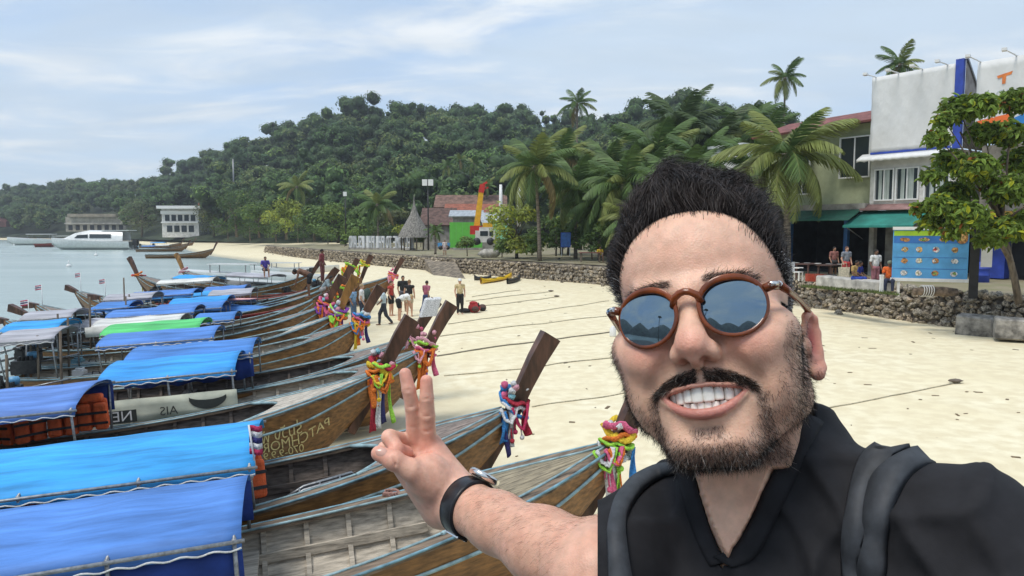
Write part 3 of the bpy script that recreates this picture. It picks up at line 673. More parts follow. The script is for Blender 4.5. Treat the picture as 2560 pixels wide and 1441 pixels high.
def hull_text(body, size, H, root, u0, t0, sd, mt, font=None, slope=0.0, name='lettering'):
    """mirrored lettering laid on the planks (u runs to the bow)"""
    me = text_mesh(body, size, font); k = 1.0 / 0.95
    for v in me.vertices:
        u = u0 - v.co.x; t = t0 + (v.co.y + slope * -v.co.x) * k; p = H.P(u, sd, min(1, max(0, t))); v.co = p + Vector((0, sd * .026, .004))
    me.materials.clear(); me.materials.append(mt); return link(name, me, root)
GOLD = mat('gold_paint', (.72, .58, .26), .5, .15, 30)
B = {}
def boat(key, px, py, head, label, z=1.45, **kw):
    B[key] = make_boat('longtail_boat', tip(px, py, z), head, label, **kw); return B[key]
boat(1, 1548, 1108, 17, 'nearest longtail boat, olive foredeck and periwinkle blue canopy, below the raised arm', hull_in='g', deck='o', tarps=((1.2, 6.4, 'periwinkle', .64, .84),), curtain=(1, -1), engine=False, prow='d')
boat(2, 1287, 1018, 16, 'longtail boat second from the viewer with bright sky blue canopy and small flag', hull_in='d', deck='m', tarps=((1.2, 7.1, 'sky', .60, 1.0),), engine=False)
boat(3, 955, 932, 15, 'longtail boat with gold lettering on its varnished bow and pale foredeck', hull_in='d', deck='p', tarps=((.9, 6.0, 'violet', .84, 1.0),), curtain=(1,), engine=False, prow_len=.95)
boat(4, 1068, 872, 15, 'longtail boat with bright blue canopy and pale printed banner on its side', hull_in='g', deck='m', tarps=((3.0, 5.3, 'cyan', .82, 1.0),), curtain=(1,), prow_len=.95, L=9.0)
boat(5, 1036, 842, 14, 'longtail boat whose prow wears a white cloth cap', hull_in='d', deck='m', tarps=((2.8, 5.3, 'royal', .80, 1.0),), curtain=(-1,), prow_len=.85, L=8.8)
boat(6, 905, 802, 14, 'longtail boat with grey foredeck in the middle of the row and dark blue canopy', hull_in='g', deck='m', tarps=((2.2, 4.9, 'periwinkle', .72, 1.0), (.0, 1.3, 'grey', .95, .9)), prow_len=.95, L=8.6)
boat(7, 846, 786, 13, 'longtail boat with green canopy and golden brown prow', hull_in='g', deck='p', tarps=((2.4, 4.9, 'green', .74, 1.0), (.0, 1.4, 'sky', .95, .9)), prow='y', prow_len=1.15, L=8.6)
boat(8, 816, 764, 13, 'longtail boat with weathered grey planks and white banner roof', hull_in='g', deck='m', tarps=((1.7, 4.2, 'white', .66, .9), (-.2, 1.2, 'grey', .95, .85), (4.6, 5.8, 'royal', .5, .9)), prow_len=1.0, L=8.6)
boat(9, 846, 735, 12, 'longtail boat with red painted rails and short blue canopy', hull_in='r', deck='m', redtrim=True, tarps=((2.2, 4.6, 'royal', .62, 1.0), (.2, 1.4, 'royal', .8, .9)), prow_len=1.1, detail=1, L=8.8)
boat(10, 868, 706, 11, 'longtail boat with long blue roof and orange yellow ribbons on the prow', hull_in='g', deck='m', tarps=((1.6, 5.4, 'sky', .6, 1.0),), prow_len=1.15, detail=1)
boat(11, 905, 694, 10, 'longtail boat with red brown rails and a man standing in it', hull_in='g', deck='p', redtrim=True, tarps=((2.6, 4.6, 'periwinkle', .6, 1.0),), prow_len=1.2, detail=1)
boat(12, 984, 690, 10, 'longtail boat furthest up the beach with pink garland and grey blue rails', hull_in='g', deck='m', tarps=(), prow_len=1.0, detail=1)
boat(13, 790, 748, 12, 'longtail boat squeezed between the red railed boat and the weathered one', hull_in='g', deck='m', tarps=((.6, 3.4, 'periwinkle', .66, .95),), prow_len=.2, detail=1, L=7.4)
boat(14, 812, 724, 12, 'longtail boat behind the red railed one with two grey roofs at its stern', hull_in='g', deck='m', tarps=((.2, 2.0, 'grey', .9, .9), (2.6, 4.8, 'cyan', .6, 1.0)), prow_len=.9, detail=1, L=8.6)
boat(15, 808, 714, 11, 'longtail boat in the back row with dark hull and pale blue roof', hull_in='d', deck='m', tarps=((.6, 3.2, 'periwinkle', .8, .9), (3.8, 5.6, 'grey', .6, 1.0)), prow_len=.7, detail=1, L=8.6)
boat(16, 781, 684, 10, 'longtail boat furthest back in the row, half hidden', hull_in='g', deck='m', tarps=((.6, 3.6, 'white', .7, .9),), prow_len=.8, detail=1, L=9)
def afloat(key, px, py, z, head, label, **kw):
    B[key] = make_boat('longtail_boat', onz(px, py, z), head, label, pitch=1.2, detail=kw.pop('detail', 0), **kw); return B[key]
afloat(20, 343, 688, 1.25, 166, 'longtail boat afloat with its dark prow pointing left and orange garland', hull_in='d', deck='m', tarps=((5.0, 7.2, 'sky', .6, 1.0),), prow_len=1.1)
afloat(21, 458, 678, 1.25, 164, 'longtail boat afloat with its light brown prow pointing left', hull_in='d', deck='m', tarps=((3.2, 6.4, 'grey', .6, 1.0),), prow='y', prow_len=1.2)
afloat(22, 250, 742, 1.0, 168, 'longtail boat afloat with flat blue roof and a surfboard on top', hull_in='d', deck='m', tarps=((2.0, 5.4, 'royal', .5, .9),), prow_len=.0)
afloat(23, 90, 762, 1.0, 170, 'low longtail boat afloat at the left with two blue roofs', hull_in='d', deck='m', tarps=((3.0, 5.2, 'periwinkle', .4, .9), (6.0, 7.6, 'royal', .5, .9)), prow_len=.0)
afloat(24, 12, 800, 1.0, 172, 'longtail boat afloat at the left edge with grey roof', hull_in='d', deck='m', tarps=((5.2, 7.4, 'grey', .6, .9),), prow_len=.0)
afloat(29, 190, 728, 1.0, 167, 'dark longtail boat afloat between the flags with small grey roof', hull_in='d', deck='m', tarps=((4.6, 6.6, 'grey', .6, .9), (1.2, 3.2, 'royal', .6, .9)), prow_len=.2)
afloat(30, 60, 782, 1.0, 171, 'dark longtail boat afloat at the left with navy roof', hull_in='d', deck='m', tarps=((3.6, 6.0, 'navy', .6, .9),), prow_len=.2)
afloat(25, 535, 622, 1.25, 5, 'empty grey longtail boat lying off the far beach', hull_in='g', deck='m', tarps=(), prow_len=1.1, engine=False)
afloat(26, 470, 612, 1.2, 8, 'far longtail boat with blue and white roof beside the speedboat', hull_in='d', deck='m', tarps=((1.5, 4.2, 'royal', .6, 1.0), (4.3, 7.0, 'white', .6, 1.0)), prow_len=1.0)
afloat(27, 455, 606, 1.2, 10, 'far longtail boat with light blue roof beneath the white building', hull_in='d', deck='m', tarps=((3.0, 6.5, 'sky', .7, 1.0),), prow_len=1.0)
afloat(28, 485, 605, 1.2, 12, 'far longtail boat with red brown prow, rightmost of the far row', hull_in='d', deck='m', tarps=(), prow_len=1.0)
def gl_(key, pal, label, rib, **kw): r_, H_, M_ = B[key]; return garland(M_, H_.L, pal, label, rib, seed=key, **kw)
gl_(1, ('white', 'lime', 'orange', 'pink', 'yellow'), 'orange, lime and white garland on the nearest prow beside the man\'s beard', (('white', .85, .09), ('lime', .7, .04), ('red', .75, .05), ('blue', .6, .05), ('pink', .7, .06)), wraps=5, flowers=3)
gl_(2, ('blue', 'white', 'red', 'crimson'), 'blue, white and red crocheted garland with pale flowers on its tip', (('blue', .42, .06), ('white', .5, .05), ('crimson', .42, .08), ('red', .36, .05), ('navy', .62, .03)), wraps=3, flowers=16, low=.04)
gl_(3, ('orange', 'yellow', 'orange', 'lime', 'red'), 'neon orange and lime garland with long red white blue ribbons left of the fingers', (('red', .92, .06), ('white', .88, .05), ('navy', .9, .05), ('lime', .8, .03), ('orange', .5, .06)), wraps=5, flowers=6, big=1.15)
gl_(4, ('pink', 'orange', 'lime', 'rose'), 'pink and orange garland with hanging orange scarf right of the fingers', (('orange', .75, .07), ('orange', .6, .05), ('purple', .85, .03), ('pink', .5, .05)), wraps=4, flowers=8, big=1.1)
gl_(5, ('lime', 'rose', 'pink'), 'small pink and lime flower bunch under the white capped prow', (('rose', .2, .05),), wraps=2, flowers=7)
gl_(6, ('yellow', 'orange', 'pink', 'blue'), 'yellow, pink and blue garland in the middle of the row', (('yellow', .7, .05), ('orange', .6, .05), ('pink', .4, .06), ('navy', .55, .05)), wraps=4, flowers=10, big=1.15)
gl_(7, ('purple', 'orange', 'white', 'lime'), 'thick garland of purple, orange and white on the golden brown prow', (('orange', .7, .06), ('lime', .6, .05), ('pink', .55, .05), ('purple', .6, .05)), wraps=5, flowers=8, big=1.35)
gl_(8, ('pink', 'purple', 'orange'), 'pink and purple garland on the dark prow behind the golden one', (('orange', .5, .06), ('purple', .6, .05)), wraps=4, flowers=6, big=1.3)
gl_(9, ('lime', 'orange'), 'lime green sash round the prow of the red railed boat', (('lime', .5, .08),), wraps=2, low=.35, big=1.3)
gl_(10, ('orange', 'yellow', 'lime'), 'orange and yellow sash high on a far prow', (('yellow', .9, .06), ('lime', .8, .05)), wraps=3, low=.75, big=1.3)
gl_(11, ('yellow', 'lime'), 'yellow sash with red end high on a far prow', (('yellow', .9, .06), ('red', .6, .04)), wraps=3, low=.7, big=1.3)
gl_(12, ('pink', 'rose', 'orange'), 'pink and coral garland on the furthest beached prow', (('orange', 1.0, .09), ('red', .9, .04)), wraps=4, flowers=6, big=1.4)
gl_(20, ('orange', 'red'), 'orange garland with yellow ribbon on the dark prow pointing left', (('orange', .5, .09), ('yellow', 1.1, .05)), wraps=3, big=1.6)
gl_(21, ('rose', 'white'), 'pale pink garland on the light brown prow pointing left', (('rose', .5, .07),), wraps=3, big=1.6)
# lettering on the varnished bow
r3, H3, M3 = B[3]; THAI = thai_font()
hull_text('ร่มวัง พัชมรกต' if THAI else 'RUMTANG', .30, H3, r3, H3.L - 2.0, .68, -1, GOLD, THAI)
hull_text('PATCHMORAKOT', .20, H3, r3, H3.L - 1.75, .53, -1, GOLD); hull_text('ROUT', .24, H3, r3, H3.L - 3.1, .50, -1, GOLD); hull_text('070-9.9.9', .17, H3, r3, H3.L - 1.70, .40, -1, GOLD)
r2_, H2_, M2_ = B[2]; hull_text('มณีทอง 1' if THAI else 'MANEE', .24, H2_, r2_, H2_.L - 1.6, .60, -1, mat('faded_gold', (.42, .31, .12), .6, .3, 20), THAI)
# ================================================================== trees, palms
def crown_tree(name, label, x, y, zb, h, w, tone, rg, nleaf=1500, size=.22, group='trees along the shore', trunk_r=None, lobes=9, low=.35):
    t = empty(name, loc=(x, y, zb), label=label, cat='tree', group=group); tr = trunk_r or h * .028
    mb = MB(); lean = rg.normal(size=2) * h * .03; top = np.array((lean[0], lean[1], h * .62))
    mb.tube([(0, 0, -.2), top * .35, top * .7, top], [tr * 1.3, tr, tr * .75, tr * .4], 9)
    C = []; Rr = []
    for k in range(lobes):
        a = 2 * math.pi * k / lobes * 1.9 + rg.uniform(-.3, .3); rad = w * .5 * rg.uniform(.25, .78) if k else 0; z = h * rg.uniform(low, .84); c = np.array((math.cos(a) * rad, math.sin(a) * rad, z)); C.append(c); Rr.append(w * rg.uniform(.17, .30))
        b0 = top * rg.uniform(.45, .95); mb.tube([b0, lerp(b0, c, .5) + (0, 0, h * .02), c], [tr * .42, tr * .28, tr * .1], 6)
    mb.build('trunk', BARK, t)
    V, idx = leaf_cloud(C, Rr, nleaf, size, rg, squash=.82); lob = rg.uniform(.72, 1.3, lobes)[idx][:, None]; col = np.array(tone)[None] * lob * rg.uniform(.65, 1.4, (len(idx), 1)); yl = rg.random(len(idx)) < .06; col[yl] *= np.array((1.7, 1.35, .6))
    link('crown', leaf_mesh('crown', V, col), t, kind='stuff'); return t
rgt = np.random.default_rng(5)
GREEN = dict(dark=(.065, .115, .032), mid=(.10, .16, .042), bright=(.14, .21, .045), yellow=(.24, .29, .05), olive=(.11, .13, .055))
for px, pb, pt, Y, wpx, tn, lab in (
    (592, 590, 478, 175, 95, 'dark', 'dark round shore tree right of the white hotel, at the end of the far beach'), (648, 592, 505, 158, 80, 'mid', 'shore tree at the end of the far beach, behind the sand'),
    (716, 596, 488, 146, 92, 'yellow', 'yellow green shore tree left of the row of dark trunks'), (786, 600, 508, 138, 90, 'mid', 'leafy shore tree behind the far end of the stone wall'),
    (845, 604, 500, 128, 84, 'bright', 'bright green shore tree behind the first floodlight pole'), (900, 606, 512, 122, 80, 'mid', 'shore tree behind the white welcome letters'),
    (975, 604, 520, 125, 70, 'olive', 'olive green tree left of the thatched hut'), (535, 590, 508, 215, 80, 'olive', 'greyish tree close to the white hotel, on its right side'), (355, 590, 505, 268, 90, 'olive', 'greyish tree left of the white hotel, at the water'),
    (1292, 645, 512, 66, 120, 'yellow', 'yellow green flowering tree by the crane truck'), (1420, 640, 520, 72, 120, 'mid', 'green tree between the palms on the promenade'), (1510, 640, 500, 70, 120, 'dark', 'dark green tree beside the man\'s hair'),
    (1000, 600, 470, 150, 110, 'dark', 'tall dark tree behind the thatched hut'), (670, 595, 450, 190, 120, 'dark', 'tall dark tree at the foot of the hill over the far beach'), (860, 600, 440, 180, 130, 'mid', 'big green tree at the foot of the hill over the welcome letters')):
    b = at(px, pb, Y); h = (pb - pt) / F * Y; w = wpx / F * Y * 1.15; crown_tree('shore_tree', lab, b.x, b.y, b.z - .1, h, w, GREEN[tn], rgt, 2300, .30 if Y > 100 else .2, lobes=13, low=.16)
for px, pb, Y, wpx, hpx, tn, lab in ((1168, 633, 68, 58, 42, 'mid', 'round green bush in front of the crane truck'), (862, 612, 100, 30, 26, 'bright', 'small clipped bush left of the welcome letters'), (1052, 612, 92, 40, 26, 'bright', 'low bush right of the welcome letters'), (1008, 588, 112, 60, 22, 'yellow', 'flat yellow green hedge above the welcome letters'), (1480, 640, 60, 70, 60, 'dark', 'dark bush under the palms by the blue board'), (1345, 640, 62, 60, 60, 'mid', 'green bush right of the flowering tree'), (1390, 632, 66, 70, 70, 'dark', 'dark bush left of the blue board'), (1255, 636, 64, 50, 44, 'mid', 'green bush left of the flowering tree'), (1530, 640, 58, 90, 90, 'mid', 'green bush beside the seated person in yellow'), (820, 606, 116, 60, 40, 'mid', 'green bush at the far end of the promenade'), (760, 604, 124, 70, 44, 'dark', 'dark bush at the far end of the promenade'), (690, 602, 140, 70, 46, 'mid', 'green bush where the far beach meets the wall'), (625, 600, 150, 70, 44, 'dark', 'dark bush at the back of the far beach'), (890, 606, 112, 70, 40, 'bright', 'bright bush behind the left end of the welcome letters'), (935, 604, 112, 60, 44, 'mid', 'green bush behind the middle of the welcome letters'), (975, 602, 112, 60, 40, 'dark', 'dark bush behind the right end of the welcome letters'), (1330, 632, 72, 80, 60, 'mid', 'green bush behind the flowering tree'), (1440, 634, 64, 80, 70, 'mid', 'green bush right behind the blue board'), (570, 596, 190, 60, 40, 'mid', 'low bush left of the dark shore tree')):
    b = at(px, pb, Y); crown_tree('bush', lab, b.x, b.y, b.z - .1, hpx / F * Y, wpx / F * Y, GREEN[tn], rgt, 800, .14, 'bushes on the promenade', lobes=7, low=.2)
# the broad leaved tree at the right edge
def almond():
    Y0 = 25.5; b = at(2545, 745, Y0); t = empty('almond_tree', loc=b, label='broad leaved tree with big glossy leaves at the right edge', cat='tree'); rg = np.random.default_rng(77)
    def L_(px, py, dy=0): p = at(px, py, Y0 + dy); return np.array(p - b)
    mb = MB(); trunk = [L_(2548, 760), L_(2535, 690), L_(2515, 610), L_(2500, 520), L_(2510, 430)]; mb.tube(trunk, [.13, .11, .10, .08, .06], 10); mb.tube([L_(2530, 660), L_(2480, 570, -.4), L_(2430, 500, -.8)], [.09, .07, .04], 7); mb.tube([L_(2515, 600), L_(2590, 500, .6), L_(2640, 420, .8)], [.09, .07, .04], 7); mb.tube([L_(2505, 500), L_(2450, 420, .5), L_(2400, 330, .6)], [.07, .05, .03], 7)
    cl = [(2395, 270, .5, .62), (2450, 262, -.2, .55), (2540, 250, .3, .6), (2520, 330, .2, .6), (2345, 345, -.2, .42), (2380, 400, .4, .55), (2440, 420, -.6, .7), (2330, 440, .1, .35), (2520, 470, -.7, .7), (2350, 510, -.3, .5), (2420, 540, -.9, .65), (2330, 555, .1, .40), (2500, 570, -.9, .6), (2560, 560, .2, .7), (2300, 520, .2, .28), (2390, 480, .7, .6), (2460, 330, .5, .55), (2560, 400, .6, .7), (2360, 300, .2, .35), (2470, 600, -.3, .4), (2375, 580, -.5, .3), (2620, 330, 0, .8), (2640, 500, 0, .8), (2600, 240, 0, .6)]
    C = [L_(a, c, d) for a, c, d, r in cl]; Rr = [r for *_, r in cl]
    for c in C[::2]: mb.tube([trunk[3] * .6 + trunk[2] * .4, lerp(trunk[3], c, .5), c], [.05, .035, .012], 5)
    mb.build('trunk', BARK, t)
    n = 11000; idx = rg.choice(len(C), n, p=np.array(Rr) ** 2 / (np.array(Rr) ** 2).sum()); d = rg.normal(size=(n, 3)); d /= np.linalg.norm(d, axis=1, keepdims=True); p = np.array(C)[idx] + d * (np.array(Rr)[idx] * rg.random(n) ** .4)[:, None] * np.array((1, 1, .72))
    nn = d * .5 + rg.normal(size=(n, 3)) * .45 + np.array((0, -.25, .55)); nn /= np.linalg.norm(nn, axis=1, keepdims=True); a = np.cross(nn, rg.normal(size=(n, 3))); a /= np.linalg.norm(a, axis=1, keepdims=True); a[:, 2] -= .35; a /= np.linalg.norm(a, axis=1, keepdims=True); bb = np.cross(nn, a); s_ = rg.uniform(.10, .18, n)[:, None]
    V = np.stack([p, p + a * s_ * .6 + bb * s_ * .42, p + a * s_ * 1.35 + bb * s_ * .30, p + a * s_ * 1.7, p + a * s_ * 1.35 - bb * s_ * .30, p + a * s_ * .6 - bb * s_ * .42], 1) + nn[:, None] * np.array([0, .03, .02, -.05, .02, .03])[None, :, None]
    f = np.arange(n)[:, None] * 6; Fq = np.concatenate([f + np.array((0, 1, 2, 3)), f + np.array((0, 3, 4, 5))]); col = np.array((.15, .225, .038))[None] * rg.uniform(.55, 1.5, (n, 1)); y = rg.random(n); col[y < .10] *= np.array((2.0, 1.45, .6)); col[y > .985] = (.35, .12, .03)
    link('crown', np_mesh('crown', V.reshape(-1, 3), Fq, LEAF, False, col=np.c_[np.repeat(col, 6, 0), np.ones(n * 6)]), t, kind='stuff')
almond()
PALMG = leaf_mat('palm_leaf', (1, 1, 1), .5, .3); PTR = mat('palm_trunk', (.24, .20, .16), .95, .3, 5, bump=.8, bscale=9, stretch=(.5, .5, 3), bdist=.03)
def frond_mesh(Ln, droop, rg, tone, nl=44):
    V = []; C = []
    def sp(t): return np.array((Ln * (t - .12 * t * t * droop), 0, Ln * (.50 * t - (.42 + .42 * droop) * t * t)))
    for i in range(nl):
        t = .10 + .88 * i / (nl - 1); p = sp(t); tg = sp(t + .01) - p; tg /= np.linalg.norm(tg); l = Ln * .30 * math.sin(math.pi * min(1, t * .88 + .12)) ** .55
        for sd in (-1, 1):
            d = np.array((0, sd, 0)) * .72 + tg * .62 + np.array((0, 0, -.35 - .5 * droop * t)) + rg.normal(size=3) * .07; d /= np.linalg.norm(d); w = tg * Ln * .017; m = p + d * l * .55 + np.array((0, 0, -.01)); e = p + d * l + np.array((0, 0, -.18 * l))
            V += [p - w * .6, p + w * .6, m + w * .8, m - w * .8, m - w * .8, m + w * .8, e + w * .12, e - w * .12]; g = np.array(tone) * rg.uniform(.7, 1.35); C += [g, g]
    n = len(V) // 4; ra = []
    for i in range(10):
        a, b = sp(i / 10), sp((i + 1) / 10); w = Ln * .008 * (1.2 - i / 10); ra += [a + (0, -w, 0), a + (0, w, 0), b + (0, w * .9, 0), b + (0, -w * .9, 0)]; C.append(np.array((.20, .20, .06)))
    return leaf_mesh('frond', np.array(V + ra), np.array(C), PALMG)
rp = np.random.default_rng(9); FR = {}
for tn, tone in dict(g=(.105, .172, .05), y=(.205, .24, .068), d=(.085, .125, .048), b=(.26, .20, .08)).items(): FR[tn] = [frond_mesh(1.0, dr, rp, tone) for dr in (.35, .8, 1.25)]
def palm(label, px, py, Y, r_px, zb=None, base_px=None, nf=18, tone='g', group='coconut palms', th=.13, cat='palm tree', wild=0.0):
    c = at(px, py, Y); Ln = r_px / F * Y; bx = at(base_px if base_px is not None else px, py, Y).x; zb = pz(bx, Y) if zb is None else zb; t = empty('coconut_palm', loc=(bx, Y, zb), label=label, cat=cat, group=group); H = c.z - zb; dx = c.x - bx
    mb = MB(); mb.tube([(dx * (k / 8) ** 1.6, 0, H * k / 8) for k in range(9)], [th * (1.35 - .55 * k / 8) for k in range(9)], 8); mb.build('trunk', PTR, t)
    mb = MB(); mb.ball((dx, 0, H), (Ln * .07, Ln * .07, Ln * .11), 8, 6); mb.build('heart', PTR, t)
    rr = random.Random(int(px * 7 + py))
    for k in range(nf):
        a = k * 2.399 + rr.uniform(-.2, .2); lev = k / nf; el = R(lerp(72, -28, lev ** .9)) + rr.uniform(-.12, .12); kind = 0 if lev < .25 else (1 if lev < .65 else 2)
        o = link('frond', FR['b' if (rr.random() < .05 and lev > .7) else ('y' if (tone == 'y' and rr.random() < .6) or rr.random() < .12 else ('d' if tone == 'd' else 'g'))][kind], t); s_ = Ln * rr.uniform(.85, 1.15)
        o.matrix_basis = Matrix.Translation((dx, 0, H)) @ Matrix.Rotation(a, 4, 'Z') @ Matrix.Rotation(-el + .25, 4, 'Y') @ Matrix.Diagonal((s_, s_, s_, 1))
    if rr.random() < .5 and Y < 90:
        for k in range(5):
            q = MB(); a = k * 1.3; q.ball((dx + .22 * math.cos(a), .22 * math.sin(a), H - .25), .12, 7, 5); q.build('coconut', mat('coconut', (.22, .16, .05), .6), t)
    return t
palm('big coconut palm with yellowish drooping fronds left of the man\'s hair', 1338, 425, 60, 118, tone='y', nf=22, base_px=1350)
palm('slim tall palm standing alone above the forest, left of the man', 1443, 262, 105, 52, nf=15, th=.15)
palm('slim tall palm against the sky over the man\'s right shoulder side', 1963, 198, 92, 62, nf=16, th=.14)
palm('tall palm against the sky above the blank white billboard', 2250, 165, 74, 66, nf=18, th=.16)
palm('large drooping palm between the man\'s head and the green house', 1965, 395, 41, 170, tone='y', nf=24, base_px=1975, th=.18)
for px, py, Y, r, tn, lab in ((1560, 470, 58, 130, 'g', 'bushy palm just left of the man\'s hair, lower one'), (1500, 520, 62, 110, 'g', 'low arching palm behind the dark bush'), (1640, 400, 66, 140, 'g', 'palm rising right above the man\'s hair on the left'), (1590, 560, 55, 110, 'y', 'lowest palm touching the man\'s hair on the left'), (1700, 330, 72, 130, 'd', 'tall dark palm behind the man\'s curls'), (1790, 360, 70, 120, 'd', 'palm above the middle of the man\'s hair'), (1860, 330, 76, 105, 'g', 'palm above the right part of the man\'s hair'), (1700, 480, 52, 130, 'g', 'palm hidden half behind the man\'s hair')):
    palm(lab, px, py, Y, r, tone=tn, nf=26)
for px, py, Y, r, lab in ((1440, 470, 64, 105, 'palm between the big yellowish one and the bushy ones'), (1405, 395, 74, 95, 'palm behind the big yellowish one'), (1520, 420, 68, 110, 'palm crown left above the bushy palm'), (1610, 470, 60, 120, 'palm crown close to the curls on the left'), (1750, 420, 60, 120, 'palm straight behind the top of the hair'), (1880, 420, 52, 120, 'palm behind the right side of the hair'), (1920, 330, 70, 90, 'palm left of the slim tall one')): palm(lab, px, py, Y, r, nf=24)
for px, pt, Y, w_, lab in ((1600, 400, 84, 190, 'big dark tree behind the palms left of the hair'), (1760, 380, 86, 200, 'big dark tree behind the palms above the hair'), (1890, 400, 80, 170, 'dark tree behind the palms right of the hair'), (1450, 440, 88, 150, 'dark tree behind the big yellowish palm')):
    b = at(px, 640, Y); crown_tree('shore_tree', lab, b.x, b.y, pz(b.x, b.y), (610 - pt) / F * Y, w_ / F * Y, GREEN['dark'], rgt, 2600, .24)
palm('palm with spread fronds over the welcome letters', 944, 515, 104, 62, nf=18); palm('small palm at the foot of the hill left of the floodlight pole', 742, 470, 150, 50, nf=14, tone='y'); palm('young potted palm beside the blue cart', 1088, 580, 78, 30, nf=14, th=.1)
for px, py, Y, w_ in ((1120, 418, 150, 'second'), (1150, 402, 152, 'third'), (1186, 412, 155, 'fourth'), (1028, 452, 145, 'first'), (1215, 470, 120, 'fifth')): palm(w_ + ' from the left of the thin palms over the long brown roof', px, py, Y, 32, zb=4, nf=13, group='thin palms over the long roof')
# ================================================================== buildings
def bxm(mb, O, e, n, a0, a1, h0, h1, d0, d1, mi=0):
    """box in a facade frame: a along e, h up, d outward along n"""
    P = lambda a, d, h: (O[0] + e[0] * a + n[0] * d, O[1] + e[1] * a + n[1] * d, h)
    mb.hexa([P(a0, d1, h0), P(a1, d1, h0), P(a1, d0, h0), P(a0, d0, h0), P(a0, d1, h1), P(a1, d1, h1), P(a1, d0, h1), P(a0, d0, h1)], mi)
EV = np.array((.577, -.817)); NV = np.array((-.817, -.577)); O1 = np.array((19.45, 40.0)); ZG = 1.62
WHITE = mat('white_wall', (.66, .65, .62), .85, .12, 1.5, bump=.2, bscale=20); GREYC = mat('grey_concrete', (.36, .34, .31), .9, .25, 1.5, bump=.4, bscale=12); LIME = mat('lime_wall', (.42, .46, .29), .85, .12, 1.2, bump=.2); DARK = mat('interior_shade', (.02, .022, .025), .9, .3, 2)  # DARK: near-black colour carries the shade inside the open shops
CLOTHW = mat('blank_banner', (.70, .70, .69), .6, .05, .6, bump=.6, bscale=1.3, stretch=(1, 1, .6), bdist=.12); BLUEP = mat('blue_panel', (.03, .07, .42), .55, .15, 2); TEAL = mat('teal_awning', (.025, .22, .18), .7, .15, 1.2, bump=.3); FRAMEW = mat('white_frame', (.75, .75, .74), .5, .05, 4); REDROOF = mat('red_roof', (.22, .075, .065), .8, .25, 2, bump=.3); PINKR = mat('faded_pink_roof', (.34, .20, .19), .85, .2, 2)
def glass_mat():
    m = bpy.data.materials.new('window_glass'); m.use_nodes = True; b = m.node_tree.nodes['Principled BSDF']; b.inputs['Base Color'].default_value = (.03, .04, .045, 1); b.inputs['Roughness'].default_value = .06; b.inputs['Specular IOR Level'].default_value = .7; return m
GLASS = glass_mat(); CURT = mat('curtain_cloth', (.42, .47, .44), .9, .25, 3, stretch=(6, 6, .3))
def window(O, e, n, a0, a1, h0, h1, parent, panes=2, base=None, curtain=True):
    w = MB(); f = .07
    bxm(w, O, e, n, a0, a1, h0, h0 + f, .02, .12); bxm(w, O, e, n, a0, a1, h1 - f, h1, .02, .12); bxm(w, O, e, n, a0, a0 + f, h0 + f, h1 - f, .02, .12); bxm(w, O, e, n, a1 - f, a1, h0 + f, h1 - f, .02, .12)
    for k in range(1, panes): x = lerp(a0, a1, k / panes); bxm(w, O, e, n, x - .03, x + .03, h0 + f, h1 - f, .03, .11)
    fo = w.build('window', FRAMEW, parent); fo.matrix_parent_inverse = Matrix.Translation(-Vector(parent.location))
    for k in range(panes):
        x0, x1 = lerp(a0 + f, a1 - f, k / panes) + .03, lerp(a0 + f, a1 - f, (k + 1) / panes) - .03; q = MB(); bxm(q, O, e, n, x0, x1, h0 + f, h1 - f, .045, .055); p = q.build('pane', GLASS, fo)
        if curtain:
            q = MB(); s0 = x0 if k % 2 else lerp(x0, x1, .35); bxm(q, O, e, n, s0, lerp(s0, x1, .62), h0 + f, h1 - f, .058, .062); q.build('curtain', CURT, fo)
def put(mb, name, mt, parent, kind=None):
    o = mb.build(name, mt, parent, kind=kind); o.matrix_parent_inverse = Matrix.Translation(-Vector(parent.location)); return o
def mk_bld(name, label, loc, cat='building'): return empty(name, loc=(loc[0], loc[1], ZG), label=label, cat=cat)
# -- the white shop house
bl = mk_bld('shop_house', 'narrow white shop house with teal awning under the blank billboard', O1)
m = MB(); bxm(m, O1, EV, NV, 0, 4.3, 5.2, 8.0, -6, 0); put(m, 'wall', WHITE, bl)
for k in range(14): m = MB(); bxm(m, O1, EV, NV, 0, 4.3, 5.25 + k * .185, 5.25 + k * .185 + .165, .002, .022); put(m, 'siding_board', WHITE, bl)
for a in (0.02, 2.15, 4.0): m = MB(); bxm(m, O1, EV, NV, a, a + .26, ZG - .3, 5.2, -.35, -.02); put(m, 'column', GREYC, bl)
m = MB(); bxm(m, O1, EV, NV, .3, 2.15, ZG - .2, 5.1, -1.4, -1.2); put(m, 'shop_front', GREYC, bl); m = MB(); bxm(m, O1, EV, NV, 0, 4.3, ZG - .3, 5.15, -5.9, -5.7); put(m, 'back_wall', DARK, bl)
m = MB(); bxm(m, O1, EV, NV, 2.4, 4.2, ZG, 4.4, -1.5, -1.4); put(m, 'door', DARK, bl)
window(O1, EV, NV, .25, 1.32, 5.55, 7.25, bl); window(O1, EV, NV, 1.40, 2.6, 5.55, 7.25, bl); window(O1, EV, NV, 2.85, 4.1, 5.55, 7.25, bl)
m = MB(); P = lambda a, d, h: (O1[0] + EV[0] * a + NV[0] * d, O1[1] + EV[1] * a + NV[1] * d, h)
m.grid([[P(-.35, 0.02, 5.02), P(3.35, 0.02, 5.02)], [P(-.5, 1.7, 4.22), P(3.2, 1.7, 4.22)], [P(-.5, 1.7, 4.12), P(3.2, 1.7, 4.12)]], 0, False); o = put(m, 'awning', TEAL, bl); o.modifiers.new('t', 'SOLIDIFY').thickness = .02
